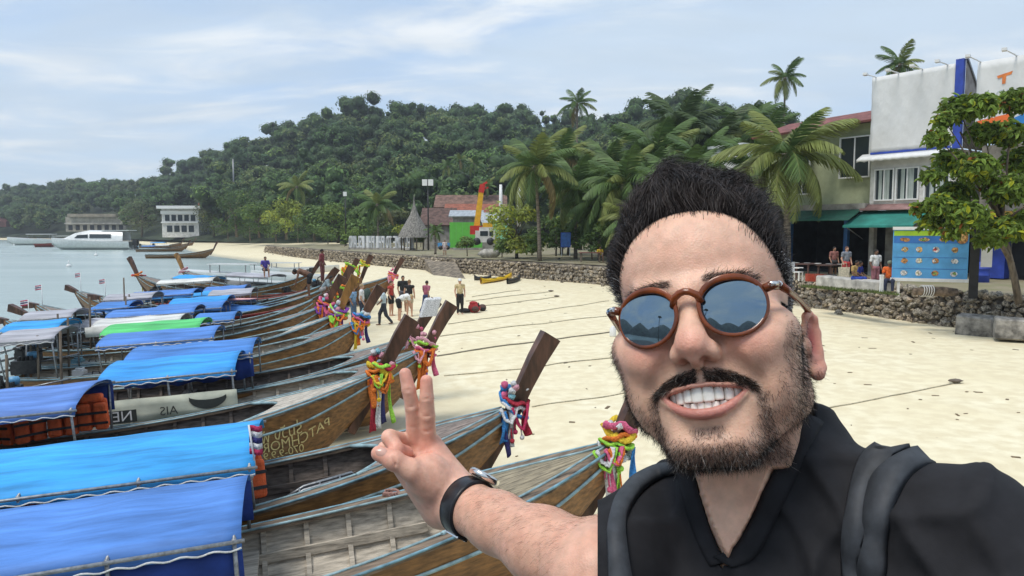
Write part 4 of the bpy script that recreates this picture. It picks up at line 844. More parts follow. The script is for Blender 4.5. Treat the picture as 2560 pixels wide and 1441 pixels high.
m = MB(); m.grid([[P(-.3, .01, 5.35), P(4.3, .01, 5.35)], [P(-.3, .55, 5.03), P(4.3, .55, 5.03)]]); o = put(m, 'eave', PINKR, bl); o.modifiers.new('t', 'SOLIDIFY').thickness = .04
m = MB(); rows = []
for i in range(41): a = -.5 + 4.6 * i / 40; rows.append([P(a, .02, 8.10), P(a, .62, 7.78 + .02 * abs(math.sin(i * .8))), P(a, .64, 7.62 + .05 * abs(math.sin(i * .8)))])
m.grid(rows); o = put(m, 'scalloped_awning', FRAMEW, bl); o.modifiers.new('t', 'SOLIDIFY').thickness = .02
for a in (-.4, 3.1): m = MB(); m.tube([P(a, 1.65, 4.2), P(a + .1, .02, 3.5)], .025, 6); put(m, 'awning_strut', PIPE, bl)
bb = mk_bld('billboard', 'blank white billboard with blue side strip above the shop house', O1, 'billboard')
m = MB(); rows = []
for i in range(25):
    a = 4.15 * i / 24; rows.append([P(a, .16 + .03 * math.sin(i * 1.3 + j * .7) * math.sin(j * 1.1 + i * .4), lerp(8.12, 12.12, j / 16)) for j in range(17)])
m.grid(rows); o = put(m, 'banner', CLOTHW, bb); o.modifiers.new('t', 'SOLIDIFY').thickness = .03
m = MB(); bxm(m, O1, EV, NV, 4.16, 4.52, 8.0, 12.3, -.05, .18); put(m, 'blue_strip', BLUEP, bb); m = MB(); bxm(m, O1, EV, NV, .05, 4.1, 8.04, 8.13, .17, .22); put(m, 'blue_hem', BLUEP, bb)
m = MB(); m.grid([[P(4.53, -.06, 12.25), P(4.53, -2.6, 9.4)], [P(4.53, -.06, 8.0), P(4.53, -2.6, 8.0)]]); o = put(m, 'side_cladding', mat('grey_cladding', (.16, .16, .165), .8, .2, 2), bb); o.modifiers.new('t', 'SOLIDIFY').thickness = .05
m = MB(); m.beam(P(4.6, .0, 12.3), P(4.6, -2.7, 9.5), .10, .10); m.beam(P(.1, -.1, 8), P(.1, -.1, 12.1), .1, .1); m.beam(P(2, -.1, 8), P(2, -.1, 12.1), .1, .1); m.beam(P(.1, -.1, 12.0), P(4.3, -.1, 12.0), .1, .1); put(m, 'frame', STEELG, bb)
for a in (.2, 1.4, 2.6, 3.8): 
    m = MB(); m.tube([P(a, -.1, 12.1), P(a, 1.25, 12.16)], .03, 6); m.box(P(a, 1.25, 12.14), (.34, .2, .12), .9); put(m, 'light_arm', FRAMEW, bb)
# -- printed billboard at the right
O3 = O1 + EV * 5.3 + NV * .4; P3 = lambda a, d, h: (O3[0] + EV[0] * a + NV[0] * d, O3[1] + EV[1] * a + NV[1] * d, h)
b3 = mk_bld('billboard', 'white billboard with orange logo and grey lettering behind the leafy tree', O3, 'billboard')
m = MB(); rows = []
for i in range(21): rows.append([P3(4.2 * i / 20, .1 + .02 * math.sin(i + j), lerp(8.35, 11.9, j / 10)) for j in range(11)])
m.grid(rows); put(m, 'banner', CLOTHW, b3).modifiers.new('t', 'SOLIDIFY').thickness = .03
m = MB()
for k in range(9):                                             # the blue swoosh and the orange band are printed shapes
    a0 = .15 + .45 * k; m.grid([[P3(a0, .14, 8.36), P3(a0 + .45, .14, 8.36)], [P3(a0, .14, 8.55 + .17 * k), P3(a0 + .45, .14, 8.55 + .17 * (k + 1))]], 0, False)
put(m, 'blue_print', mat('print_blue', (.03, .22, .6), .5, .1, 1), b3); m = MB(); m.grid([[P3(.1, .15, 8.75), P3(1.6, .15, 8.75)], [P3(.1, .15, 9.15), P3(1.6, .15, 9.35)]]); put(m, 'orange_print', mat('print_orange', (.8, .16, .03), .5, .1, 1), b3)
def facade_text(body, size, Pf, a0, h0, mt, parent, d=.155, mirror=True):
    me = text_mesh(body, size)
    for v in me.vertices: v.co = Vector(Pf(a0 + (-v.co.x if mirror else v.co.x), d, h0 + v.co.y))
    me.materials.clear(); me.materials.append(mt); o = link('lettering', me, parent); o.matrix_parent_inverse = Matrix.Translation(-Vector(parent.location)); return o
facade_text('WORLD', .42, P3, 1.62, 10.15, mat('print_grey', (.45, .5, .52), .5, .1, 3), b3); facade_text('AY', .34, P3, .62, 9.2, FRAMEW, b3, .16)
m = MB(); m.grid([[P3(.9, .155, 11.0), P3(1.45, .155, 11.1)], [P3(.85, .155, 11.12), P3(1.5, .155, 11.25)]]); m.grid([[P3(1.08, .156, 10.72), P3(1.22, .156, 10.72)], [P3(1.08, .156, 11.04), P3(1.24, .156, 11.06)]]); put(m, 'logo', mat('print_logo', (.75, .22, .05), .5, .1, 3), b3)
m = MB(); bxm(m, O3, EV, NV, 0, 4.2, 8.3, 11.85, -.25, -.05); put(m, 'backing', STEELG, b3)
for a in (.1, 1.6, 3.1): m = MB(); m.tube([P3(a, -.1, 11.9), P3(a, 1.4, 12.02)], .03, 6); m.box(P3(a, 1.4, 12.0), (.34, .2, .12), .9); put(m, 'light_arm', FRAMEW, b3)
s3 = mk_bld('shop_house', 'blue fronted shop behind the menu board and the leafy tree', O3)
m = MB(); bxm(m, O3, EV, NV, -.6, 5.5, ZG - .3, 8.2, -6, -2.2); put(m, 'wall', GREYC, s3); m = MB(); bxm(m, O3, EV, NV, -.5, .9, ZG, 4.2, -2.2, -1.6); put(m, 'blue_front', BLUEP, s3); m = MB(); bxm(m, O3, EV, NV, 1.0, 5.4, ZG, 4.2, -2.2, -2.1); put(m, 'opening', DARK, s3)  # the opening is a solid dark slab, its shade put into the colour
m = MB(); m.grid([[P3(-.6, -2.1, 4.9), P3(5, -2.1, 4.9)], [P3(-.6, -.6, 4.35), P3(5, -.6, 4.35)]]); put(m, 'awning', mat('yellow_awning', (.75, .45, .05), .6, .1, 2), s3).modifiers.new('t', 'SOLIDIFY').thickness = .02
m = MB(); bxm(m, O3, EV, NV, -.9, .6, 4.35, 5.0, -.5, -.42); put(m, 'sign', mat('pale_sign', (.6, .68, .75), .5, .15, 2), s3); facade_text('Kayak', .40, P3, -.15, 4.5, mat('sign_blue', (.05, .2, .55), .5), s3, -.40)
m = MB(); bxm(m, O3, EV, NV, 2.2, 4.6, ZG + .2, 2.9, -1.2, -1.1); put(m, 'panel', mat('pale_sign', (.6, .68, .75)), s3)
# -- lime green house
O2 = O1 - EV * 5.6 - NV * .5; P2 = lambda a, d, h: (O2[0] + EV[0] * a + NV[0] * d, O2[1] + EV[1] * a + NV[1] * d, h)
b2 = mk_bld('green_house', 'lime green house with red roof and dark open shop below', O2)
m = MB(); bxm(m, O2, EV, NV, -1.5, 5.55, 5.4, 9.9, -6, -.2); put(m, 'wall', LIME, b2); window(O2, EV, NV, 3.5, 5.3, 6.9, 9.2, b2, curtain=False); window(O2, EV, NV, .7, 1.7, 6.1, 9.0, b2, curtain=False)
m = MB(); m.grid([[P2(-2, .7, 9.75), P2(5.6, .7, 9.95)], [P2(-2, -3.2, 10.9), P2(5.6, -3.2, 11.1)], [P2(-2, -6.3, 9.8), P2(5.6, -6.3, 9.8)]], 0, False); put(m, 'roof', REDROOF, b2).modifiers.new('t', 'SOLIDIFY').thickness = .12
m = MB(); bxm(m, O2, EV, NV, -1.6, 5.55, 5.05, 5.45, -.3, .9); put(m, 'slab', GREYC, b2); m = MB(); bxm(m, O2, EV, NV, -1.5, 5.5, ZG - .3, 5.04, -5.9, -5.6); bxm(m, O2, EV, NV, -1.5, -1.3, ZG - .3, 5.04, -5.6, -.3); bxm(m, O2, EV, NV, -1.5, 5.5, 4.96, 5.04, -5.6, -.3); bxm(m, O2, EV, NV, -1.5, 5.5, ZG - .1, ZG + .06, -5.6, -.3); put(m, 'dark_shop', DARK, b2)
for a in (.3, 3.9): m = MB(); bxm(m, O2, EV, NV, a, a + .22, ZG - .2, 5.05, -.2, .05); put(m, 'blue_post', mat('blue_post', (.02, .12, .35), .6), b2)
m = MB(); m.grid([[P2(1.6, .9, 5.1), P2(5.4, .9, 5.1)], [P2(1.6, 2.2, 4.5), P2(5.4, 2.2, 4.5)]]); put(m, 'canopy', mat('dark_green_awning', (.02, .12, .08), .7), b2).modifiers.new('t', 'SOLIDIFY').thickness = .03
w0 = mk_bld('white_house', 'bit of a white house roof left of the big drooping palm', (17, 58)); c = at(1850, 372, 58); m = MB(); m.box((c.x, c.y, c.z - 2), (3.2, 3, 4), .6); put(m, 'wall', WHITE, w0); m = MB(); m.box((c.x, c.y, c.z + .08), (3.6, 3.4, .2), .6); put(m, 'roof', FRAMEW, w0)
# ================================================================== menu board
mbp = at(2320, 735, 28.3); mz = pz(mbp.x, mbp.y); mn = empty('menu_board', loc=(mbp.x, mbp.y, mz), label='big blue menu board with green header and food pictures on the promenade', cat='sign board')
E2 = np.array((.90, -.436)); N2 = np.array((-.436, -.90)); OM = np.array((mbp.x, mbp.y)) - E2 * 1.28; PM = lambda a, d, h: (OM[0] + E2[0] * a + N2[0] * d, OM[1] + E2[1] * a + N2[1] * d, mz + h)
def mbx(a0, a1, h0, h1, d0, d1, name, mt): m = MB(); bxm(m, OM, E2, N2, a0, a1, mz + h0, mz + h1, d0, d1); return put(m, name, mt, mn)
mbx(0, 2.56, .62, 2.50, -.05, 0, 'panel', mat('menu_blue', (.09, .34, .66), .5, .10, 2)); mbx(-.02, 2.6, 2.50, 2.62, -.07, .04, 'top_bar', FRAMEW); mbx(-.05, 2.6, .50, .62, -.07, .04, 'bottom_bar', FRAMEW); mbx(.03, 2.53, 2.27, 2.47, .002, .008, 'header', mat('menu_lime', (.33, .55, .03), .5, .08, 2)); mbx(2.62, 2.92, -.1, 2.75, -.12, .02, 'post', mat('black_post', (.015, .015, .017), .5)); mbx(.2, .3, -.1, .5, -.06, -.01, 'leg', FRAMEW); mbx(.03, 2.53, 1.98, 2.26, .002, .006, 'band', mat('menu_deep_blue', (.035, .16, .47), .5, .08, 2))
for h in (1.42, .98): mbx(.04, 2.52, h, h + .02, .002, .006, 'rule', mat('menu_deep_blue', (.035, .16, .47)))
fr = random.Random(4); food = [mat('food_%s' % n_, c, .5, .5, 14) for n_, c in (('bread', (.62, .38, .14)), ('cream', (.75, .62, .42)), ('toast', (.5, .24, .08)), ('leaf', (.2, .35, .08)), ('berry', (.6, .06, .06)), ('white', (.8, .78, .72)))]
for row, hs in enumerate((2.12, 1.74, 1.30, .82)):
    for k in range(3 if row == 0 else 4):
        a = (.42, 1.08, 1.75)[k] if row == 0 else (.42, .92, 1.48, 2.12)[k]; m = MB(); n_ = 9; w, hh = ((.19, .085) if row == 0 else (.125, .115))
        pts = [PM(a + w * math.cos(6.28 * q / n_) * fr.uniform(.8, 1.1), .012, hs + hh * math.sin(6.28 * q / n_) * fr.uniform(.75, 1.1)) for q in range(n_)]; m.add(pts, [tuple(range(n_))]); put(m, 'food_picture', food[fr.choice((0, 1, 2, 0, 5))], mn)
        m = MB(); a2 = a + fr.uniform(-.05, .05); pts = [PM(a2 + w * .5 * math.cos(6.28 * q / 7), .016, hs + fr.uniform(-.02, .02) + hh * .5 * math.sin(6.28 * q / 7)) for q in range(7)]; m.add(pts, [tuple(range(7))]); put(m, 'food_picture', food[fr.choice((3, 4, 5, 2, 1))], mn)
m = MB(); m.add([PM(2.33 + .2 * math.cos(6.28 * q / 20), .02, 2.2 + .24 * math.sin(6.28 * q / 20)) for q in range(20)], [tuple(range(20))]); put(m, 'food_picture', food[2], mn); m = MB(); m.add([PM(2.35 + .1 * math.cos(6.28 * q / 12), .026, 2.2 + .14 * math.sin(6.28 * q / 12)) for q in range(12)], [tuple(range(12))]); put(m, 'food_picture', food[0], mn)
sg = empty('hanging_sign', loc=PM(3.1, .0, 1.1), label='narrow white sign with green round emblem beside the menu board', cat='sign'); m = MB(); m.box((.05, 0, .65), (.36, .05, 1.3), -.45); m.build('panel', FRAMEW, sg)
m = MB(); n_ = Vector((N2[0], N2[1], 0)); e_ = Vector((E2[0], E2[1], 0)); m.add([Vector((.05, 0, .95)) + n_ * .03 + e_ * .12 * math.cos(6.28 * q / 18) + Vector((0, 0, .16 * math.sin(6.28 * q / 18))) for q in range(18)], [tuple(range(18))]); m.build('emblem', mat('emblem_green', (.03, .16, .09), .5), sg)
# ================================================================== small things on the promenade at the right
lg = empty('concrete_ledge', loc=at(2130, 700, 31), label='pale rough concrete ledge people sit on', cat='ledge'); a, b = at(2055, 708, 33.5), at(2212, 716, 29.5); zz = pz(a.x, a.y); m = MB(); m.beam((a.x, a.y, zz + .2), (b.x, b.y, zz + .2), .7, .5); bmo = put(m, 'slab', mat('pale_concrete', (.5, .48, .44), .9, .25, 2, bump=.6, bscale=8), lg); bmo.modifiers.new('b', 'BEVEL').width = .06
gw = MB(); rgg = random.Random(2)
for k in range(1400):
    t = rgg.random(); p = lerp(np.array(at(2010, 735, 32.5))[:2], np.array(at(2235, 742, 28.0))[:2], t) + np.array((rgg.gauss(0, .12), rgg.gauss(0, .28))); z = pz(p[0], p[1]); h = rgg.uniform(.05, .16); a = rgg.uniform(0, 6.28); c, s_ = math.cos(a) * .02, math.sin(a) * .02; lx, ly = rgg.gauss(0, .05), rgg.gauss(0, .05); gw.add([(p[0] - c, p[1] - s_, z), (p[0] + c, p[1] + s_, z), (p[0] + lx, p[1] + ly, z + h)], [(0, 1, 2)])
o = gw.build('grass_tufts', mat('grass_blade', (.10, .14, .03), .8, .3, 3), kind='stuff'); tag(o, 'strip of green grass along the top of the stone wall', 'grass')
def simple(name, label, cat, loc, fn, mt, group=None, part=None):
    m = MB(); fn(m); o = m.build(name, mt, loc=loc); tag(o, label, cat, group); return o
p = at(2202, 748, 28.6); simple('marker_post', 'short white concrete post in front of the ledge', 'post', (p.x, p.y, pz(p.x, p.y)), lambda m: (m.box((0, 0, .33), (.11, .11, .7)), m.box((0, 0, .70), (.13, .13, .06))), FRAMEW)
lgp = at(2335, 735, 27.4); lo = empty('log', loc=(lgp.x, lgp.y, pz(lgp.x, lgp.y)), label='thick brown log wrapped with white rope below the menu board', cat='log'); m = MB(); m.tube([(-.72, .12, .16), (-.3, .03, .19), (.3, -.05, .18), (.78, -.14, .15)], [.13, .17, .18, .14], 12); m.build('trunk', mat('log_bark', (.19, .14, .10), .95, .4, 5, bump=.8, bscale=15), lo)
m = MB()
for k in range(5): m.tube([(-.45 + k * .09 + .02 * math.sin(q), .04 + .21 * math.cos(q), .19 + .21 * math.sin(q)) for q in np.linspace(0, 6.28, 15)], .016, 5, cap=False)
m.build('rope', ROPEW, lo)
for px, py, Y, sx, sy, sz, rz, lab in ((2540, 826, 25.0, 1.3, .9, .42, -.5, 'large broken concrete block lowest at the right edge'), (2440, 822, 26.6, 1.2, 1.0, .5, -.7, 'flat pale concrete slab at the foot of the stone wall')):
    p = at(px, py, Y); o = simple('concrete_block', lab, 'concrete block', (p.x, p.y, p.z), lambda m: m.hexa([(-sx / 2, -sy / 2, -.3), (sx / 2, -sy / 2, -.3), (sx / 2 * .96, sy / 2, -.3), (-sx / 2, sy / 2, -.3), (-sx / 2 * .97, -sy / 2 * .95, sz), (sx / 2 * .92, -sy / 2, sz * .9), (sx / 2, sy / 2 * .93, sz * .95), (-sx / 2 * .95, sy / 2, sz * 1.04)]), mat('grey_block', (.33, .31, .28), .95, .35, 3, bump=.8, bscale=9, bdist=.04), 'concrete blocks by the wall'); o.rotation_euler = (0, 0, rz); o.modifiers.new('b', 'BEVEL').width = .05
ch = at(1992, 680, 36); chz = pz(ch.x, ch.y); co = empty('plastic_chair', loc=(ch.x, ch.y, chz), rz=.8, label='white plastic garden chair right of the man\'s temple', cat='chair')
for nm, c_, d_ in (('seat', (0, 0, .43), (.46, .46, .04)), ('backrest', (0, .22, .68), (.44, .04, .48)), ('leg', (-.2, -.2, .21), (.05, .05, .42)), ('leg', (.2, -.2, .21), (.05, .05, .42)), ('leg', (-.2, .2, .21), (.05, .05, .42)), ('leg', (.2, .2, .21), (.05, .05, .42)), ('armrest', (-.24, 0, .64), (.05, .44, .04)), ('armrest', (.24, 0, .64), (.05, .44, .04))):
    m = MB(); m.box(c_, d_); m.build(nm, FRAMEW, co)
p = at(2455, 690, 34); simple('barrel', 'tall dark blue barrel behind the menu board', 'barrel', (p.x, p.y, pz(p.x, p.y)), lambda m: m.lathe([(.01, 0), (.3, 0), (.31, .3), (.33, .33), (.31, .36), (.31, .6), (.33, .63), (.31, .66), (.3, .95), (.01, .96)], n=18), BLUEP)
# ================================================================== middle distance
wl = at(955, 622, 97); wt_ = empty('welcome_letters', loc=wl, label='row of white standing letters on the promenade, reading backwards', cat='sign'); s0, s1 = at(874, 620, 100), at(1036, 622, 94); LW = mat('letter_white', (.68, .69, .70), .6, .08, 3)
txt = 'WELCOME TO PHI PHI ISLAND'; d_ = Vector((s0.x - s1.x, s0.y - s1.y, 0)); ln_ = d_.length; d_.normalize(); n_ = Vector((-d_.y, d_.x, 0)); n_ = n_ if n_.y < 0 else -n_
wcount = sum(1 if c != ' ' else .55 for c in txt); step = ln_ / wcount; a = 0
for c in txt:
    if c == ' ': a += step * .55; continue
    me = text_mesh(c, 1.0); bb_ = [v.co for v in me.vertices]; x0 = min(v.x for v in bb_); x1 = max(v.x for v in bb_); y1 = max(v.y for v in bb_); y0 = min(v.y for v in bb_)
    for v in me.vertices: q = s1 + d_ * (a + (v.co.x - x0) / max(.05, x1 - x0) * step * .86) + n_ * .12; v.co = Vector((q.x, q.y, wl.z + .05 + (v.co.y - y0) / (y1 - y0) * 1.62)) - wl
    me.materials.clear(); me.materials.append(LW); o = link('letter', me, wt_); md = o.modifiers.new('t', 'SOLIDIFY'); md.thickness = .25; md.offset = 0; a += step
m = MB(); m.beam(s0 - wl + Vector((0, 0, -.1)), s1 - wl + Vector((0, 0, -.1)), .5, .3); m.build('base', GREYC, wt_)
def gable(name, label, px0, px1, py_eave, py_ridge, Y, depth, wallm, roofm, zb=1.5, rz=0.0, over=.5):
    a, b = at(px0, py_eave, Y), at(px1, py_eave, Y); ze, zr = a.z, at(px0, py_ridge, Y + depth * .5).z; w = b.x - a.x; t = empty(name, loc=((a.x + b.x) / 2, Y + depth / 2, zb), label=label, cat='building', rz=rz); h = ze - zb
    m = MB(); m.box((0, 0, h / 2), (w, depth, h)); m.add([(-w / 2, -depth / 2, h), (-w / 2, depth / 2, h), (-w / 2, 0, zr - zb - .05)], [(0, 1, 2)]); m.add([(w / 2, -depth / 2, h), (w / 2, depth / 2, h), (w / 2, 0, zr - zb - .05)], [(2, 1, 0)]); m.build('wall', wallm, t)
    m = MB(); m.grid([[(-w / 2 - over, -depth / 2 - over, h - .15), (w / 2 + over, -depth / 2 - over, h - .15)], [(-w / 2 - over, 0, zr - zb), (w / 2 + over, 0, zr - zb)], [(-w / 2 - over, depth / 2 + over, h - .15), (w / 2 + over, depth / 2 + over, h - .15)]], 0, False); o = m.build('roof', roofm, t); o.modifiers.new('t', 'SOLIDIFY').thickness = .15
    return t, w, h, depth
BROOF = mat('brown_tiles', (.20, .115, .085), .85, .3, 1.5, bump=.5, bscale=10); ZINC = mat('zinc_sheet', (.42, .45, .47), .5, .2, 3, metal=.3)
t, w, h, dp = gable('long_house', 'long house with weathered brown roof behind the crane', 1092, 1260, 516, 488, 118, 7, mat('cream_wall', (.6, .56, .45), .85, .1, 1), BROOF)
m = MB(); m.lathe([(.01, 0), (.5, 0)], n=10); o = m.build('gable_vent', DARK, t); o.location = (-w / 2 - .03, -.6, h + .5); o.rotation_euler = (0, -math.pi / 2, 0)
gable('red_house', 'low house with rust red roof in front of the long brown roof', 1118, 1246, 529, 510, 106, 5, WHITE, mat('rust_roof', (.30, .10, .06), .85, .2, 2)); gable('brown_house', 'house with dark brown tiled roof right of the thatched hut', 1058, 1128, 560, 520, 98, 7, GREYC, mat('dark_tiles', (.13, .075, .06), .85, .3, 2)); gable('tin_shack', 'grey two storey shack with tin roof over the green hoarding', 1132, 1198, 538, 526, 92, 4, GREYC, ZINC); gable('grey_house', 'low grey house behind the crane cabin', 1198, 1262, 560, 532, 90, 4, GREYC, ZINC)
th = at(1036, 575, 92); tho = empty('thatched_hut', loc=(th.x, th.y, 1.6), label='round hut with tall pointed thatched roof', cat='hut'); m = MB(); m.lathe([(2.1, 1.6), (1.75, 2.4), (1.2, 3.3), (.55, 4.4), (.16, 5.6), (.04, 6.6), (.01, 7.0)], n=18); m.build('roof', mat('thatch', (.26, .245, .22), 1, .35, 3, bump=.9, bscale=20, stretch=(3, 3, .4)), tho)
for k in range(6): m = MB(); m.tube([(1.7 * math.cos(k), 1.7 * math.sin(k), 0), (1.7 * math.cos(k), 1.7 * math.sin(k), 1.9)], .09, 7); m.build('post', BARK, tho)
hz = at(1165, 612, 84); simple('hoarding', 'bright green hoarding beside the crane', 'hoarding', (hz.x, hz.y, hz.z - .3), lambda m: [m.box((-1.5 + k * .75, 0, 1.4), (.735, .05, 2.9)) for k in range(5)], mat('bright_green', (.12, .48, .06), .5, .06, 2)); hz = at(1238, 575, 88); simple('mint_panel', 'pale mint green panel right of the crane boom', 'panel', (hz.x, hz.y, hz.z - 1), lambda m: [m.box((k * .6, 0, 1.0), (.59, .05, 2.2)) for k in range(3)], mat('mint', (.25, .6, .38), .5, .06, 2))
# crane truck
cr = at(1205, 612, 76); cb = empty('crane_truck', loc=(cr.x, cr.y, cr.z), label='white and red crane truck with raised yellow boom and red tip', cat='crane truck'); YEL = mat('crane_yellow', (.78, .42, .02), .45, .1, 3); CRED = mat('crane_red', (.55, .03, .02), .45, .1, 3)
p0, p1, p2 = [Vector(at(*q, 76)) - Vector(cr) for q in ((1190, 580), (1203, 482), (1207, 462))]
m = MB(); m.beam(p0, p1, .62, .75, up=(0, 1, 0), w2=.5, h2=.55); m.build('boom', YEL, cb); m = MB(); m.beam(p1, p2, .55, .65, up=(0, 1, 0)); m.beam(p2, p2 + Vector((.45, 0, .25)), .2, .25, up=(0, 1, 0)); m.beam(lerp(p1, p2, .3), lerp(p1, p2, .3) + Vector((.7, 0, .3)), .15, .2, up=(0, 1, 0)); m.build('boom_head', CRED, cb)
m = MB(); m.box((.35, 0, .85), (2.0, 1.9, 1.2)); m.box((.5, 0, 1.55), (1.5, 1.7, .5)); m.build('cab', WHITE, cb); m = MB(); m.box((.25, -.96, 1.15), (.8, .03, .5)); m.box((1.0, -.96, 1.15), (.4, .03, .5)); m.build('windscreen', GLASS, cb); m = MB(); m.box((-.6, 0, 1.5), (1.2, 1.6, .9)); m.build('slewing_base', CRED, cb); m = MB(); m.box((.6, -.2, 2.0), (1.0, 1.2, .5)); m.build('upper_cab', YEL, cb); m = MB(); m.tube([p0 + Vector((.9, -.2, -.3)), lerp(p0, p1, .45)], .09, 8); m.build('ram', STEELG, cb)
for x in (-.5, .9):
    for y in (-.9, .9): m = MB(); m.lathe([(.01, -.14), (.36, -.14), (.4, 0), (.36, .14), (.01, .14)], n=14); o = m.build('wheel', IRON, cb); o.location = (x, y, .35); o.rotation_euler = (math.pi / 2, 0, 0)
def pole(name, label, px, py0, py1, Y, r=.06, lamps=0, mt=None, cat='lamp post'):
    a, b = at(px, py0, Y), at(px, py1, Y); t = empty(name, loc=a, label=label, cat=cat); h = b.z - a.z; m = MB(); m.tube([(0, 0, -.3), (0, 0, h)], [r * 1.3, r * .8], 8); m.build('pole', mt or IRON, t)
    if lamps:
        m = MB(); m.box((0, 0, h + .05), (lamps * .62, .1, .08)); m.build('crossbar', IRON, t)
        for k in range(lamps): m = MB(); m.box(((k - (lamps - 1) / 2) * .6, -.12, h - .2), (.5, .22, .62)); m.build('floodlight', FRAMEW, t)
    return t
pole('floodlight_pole', 'dark pole with two pale floodlights right of the thatched hut', 1071, 618, 452, 74, .07, 2); pole('floodlight_pole', 'slimmer pole with one floodlight behind the welcome letters', 865, 610, 482, 108, .08, 1); pole('radio_mast', 'tall grey mast left of the dark shore tree', 586, 520, 398, 250, .28, 0, STEELG, 'mast')
pole('white_column', 'white column in front of the long brown roof, beside the crane', 1252, 560, 462, 84, .2, 0, FRAMEW, 'column'); pole('white_column', 'white column behind the flowering tree', 1297, 560, 455, 84, .2, 0, FRAMEW, 'column')
bs = at(1414, 640, 62); sb = empty('notice_board', loc=bs, label='blue notice board standing under the palms', cat='sign board'); m = MB(); m.box((0, 0, 1.35), (.85, .06, 1.25)); m.build('panel', BLUEP, sb); m = MB(); m.box((0, -.04, 1.35), (.74, .02, 1.12)); m.build('sheet', mat('notice_blue', (.04, .16, .5), .5, .2, 4), sb)
for x in (-.35, .35): m = MB(); m.box((x, 0, .35), (.06, .06, .8)); m.build('leg', FRAMEW, sb)
bt = at(1475, 655, 56); tb_ = empty('picnic_table', loc=bt, label='brown wooden table left of the man\'s hair, on the promenade', cat='table'); m = MB(); m.box((0, 0, .7), (1.7, .7, .06)); m.build('table_top', REDROOF, tb_)
for x in (-.7, .7): m = MB(); m.box((x, 0, .34), (.1, .5, .7)); m.build('leg', BARK, tb_)
ct = at(1110, 625, 74); cto = empty('cart', loc=ct, label='small light blue hand cart beside the potted palm', cat='cart'); m = MB(); m.box((0, 0, .5), (1.2, .7, .4)); m.build('tray', mat('cart_blue', (.08, .3, .6), .5), cto); m = MB(); m.tube([(-.6, 0, .5), (-1.1, 0, .95)], .03, 6); m.build('handle', STEELG, cto)
for x in (-.3, .4): m = MB(); m.lathe([(.01, -.05), (.22, -.05), (.22, .05), (.01, .05)], n=12); o = m.build('wheel', IRON, cto); o.location = (x, -.38, .22); o.rotation_euler = (math.pi / 2, 0, 0)
rk = at(1222, 640, 68); simple('boulder', 'pale grey boulder on top of the wall beside the bush', 'rock', (rk.x, rk.y, rk.z), lambda m: m.ball((0, 0, .2), (1.0, .6, .45), 10, 7, jit=.12, rnd=random.Random(3)), mat('pale_concrete', (.5, .48, .44)))
# boat ramp
m = MB(); a, b = at(1055, 640, 76), at(1128, 640, 72); c, d = onz(1165, 700, .05), onz(1085, 690, .05); m.add([(a.x, a.y, 1.56), (b.x, b.y, 1.56), (c.x, c.y, .06), (d.x, d.y, .06), (a.x, a.y, -.3), (b.x, b.y, -.3), (c.x, c.y, -.3), (d.x, d.y, -.3)], [(0, 1, 2, 3)[::-1], (0, 3, 7, 4), (1, 5, 6, 2), (2, 6, 7, 3)]); struct(m.build('ramp', mat('earth_ramp', (.25, .205, .15), .95, .4, 2.5, bump=.9, bscale=8, bdist=.08)))
# far buildings
ht = at(450, 582, 262 - 32); ho = empty('hotel', loc=ht, label='white flat roofed hotel at the foot of the wooded hill', cat='building'); s_ = 230 / F
m = MB(); m.box((0, 5, 3.0), (92 * s_, 9, 9.0)); m.build('wall', WHITE, ho); m = MB(); m.box((1, 4.4, 7.9), (118 * s_, 12, .9)); m.build('roof', FRAMEW, ho); m = MB(); m.box((0, .25, 6.3), (94 * s_, .5, 1.1)); m.build('sign_band', FRAMEW, ho)
for k in range(5): m = MB(); m.box(((k - 2) * 16 * s_, .45, 4.6), (11 * s_, .12, 1.9)); m.build('window', GLASS, ho)
for k in range(4): m = MB(); m.box(((k - 1.5) * 18 * s_, .45, 1.2), (13 * s_, .12, 2.0)); m.build('window', GLASS, ho)
m = MB(); m.box((0, .2, 3.2), (92 * s_, .8, .4)); m.build('balcony', FRAMEW, ho)
tk = at(488, 518, 230); simple('roof_tank', 'red and blue tank on the hotel roof', 'tank', (tk.x, tk.y + 5, tk.z), lambda m: (m.lathe([(.01, 0), (1.0, .2), (1.1, 1.0), (.9, 1.5), (.3, 1.9), (.01, 2.0)], n=10)), mat('tank_red', (.6, .03, .04), .5)); tk = at(487, 508, 230); simple('roof_ball', 'blue ball on top of the red tank on the hotel roof', 'ball', (tk.x, tk.y + 5, tk.z), lambda m: m.ball((0, 0, .7), (1.0, 1.0, .9), 10, 8), mat('tank_blue', (.03, .15, .55), .5))
bh = at(240, 578, 325); bo = empty('beach_house', loc=bh, label='long beige low building half hidden by trees on the far shore', cat='building'); s_ = 325 / F; m = MB(); m.box((0, 4, 3), (150 * s_, 8, 6.5)); m.build('wall', mat('beige_wall', (.38, .35, .29), .9, .2, .5), bo); m = MB(); m.box((-5 * s_, 3.5, 6.9), (120 * s_, 10, 1.3)); m.build('roof', mat('beige_roof', (.30, .26, .20), .9, .2, .5), bo); m = MB(); m.box((0, -.3, 3.3), (152 * s_, .8, .6)); m.build('balcony', mat('beige_rail', (.46, .43, .38), .9, .2, .5), bo)
for k in range(8): m = MB(); m.box(((k - 3.5) * 18 * s_, -.06, 1.5), (10 * s_, .15, 2.2)); m.build('window', DARK, bo)
rh = at(8, 556, 400); simple('red_roofed_house', 'house with dark red roof at the left edge of the far shore', 'building', (rh.x, rh.y, rh.z), lambda m: (m.box((0, 0, -1), (7, 6, 3)), m.lathe([(5.5, .4), (.6, 3.2), (.01, 3.3)], n=4, smooth=False)), mat('far_red_roof', (.20, .08, .07), .9, .2, .5))
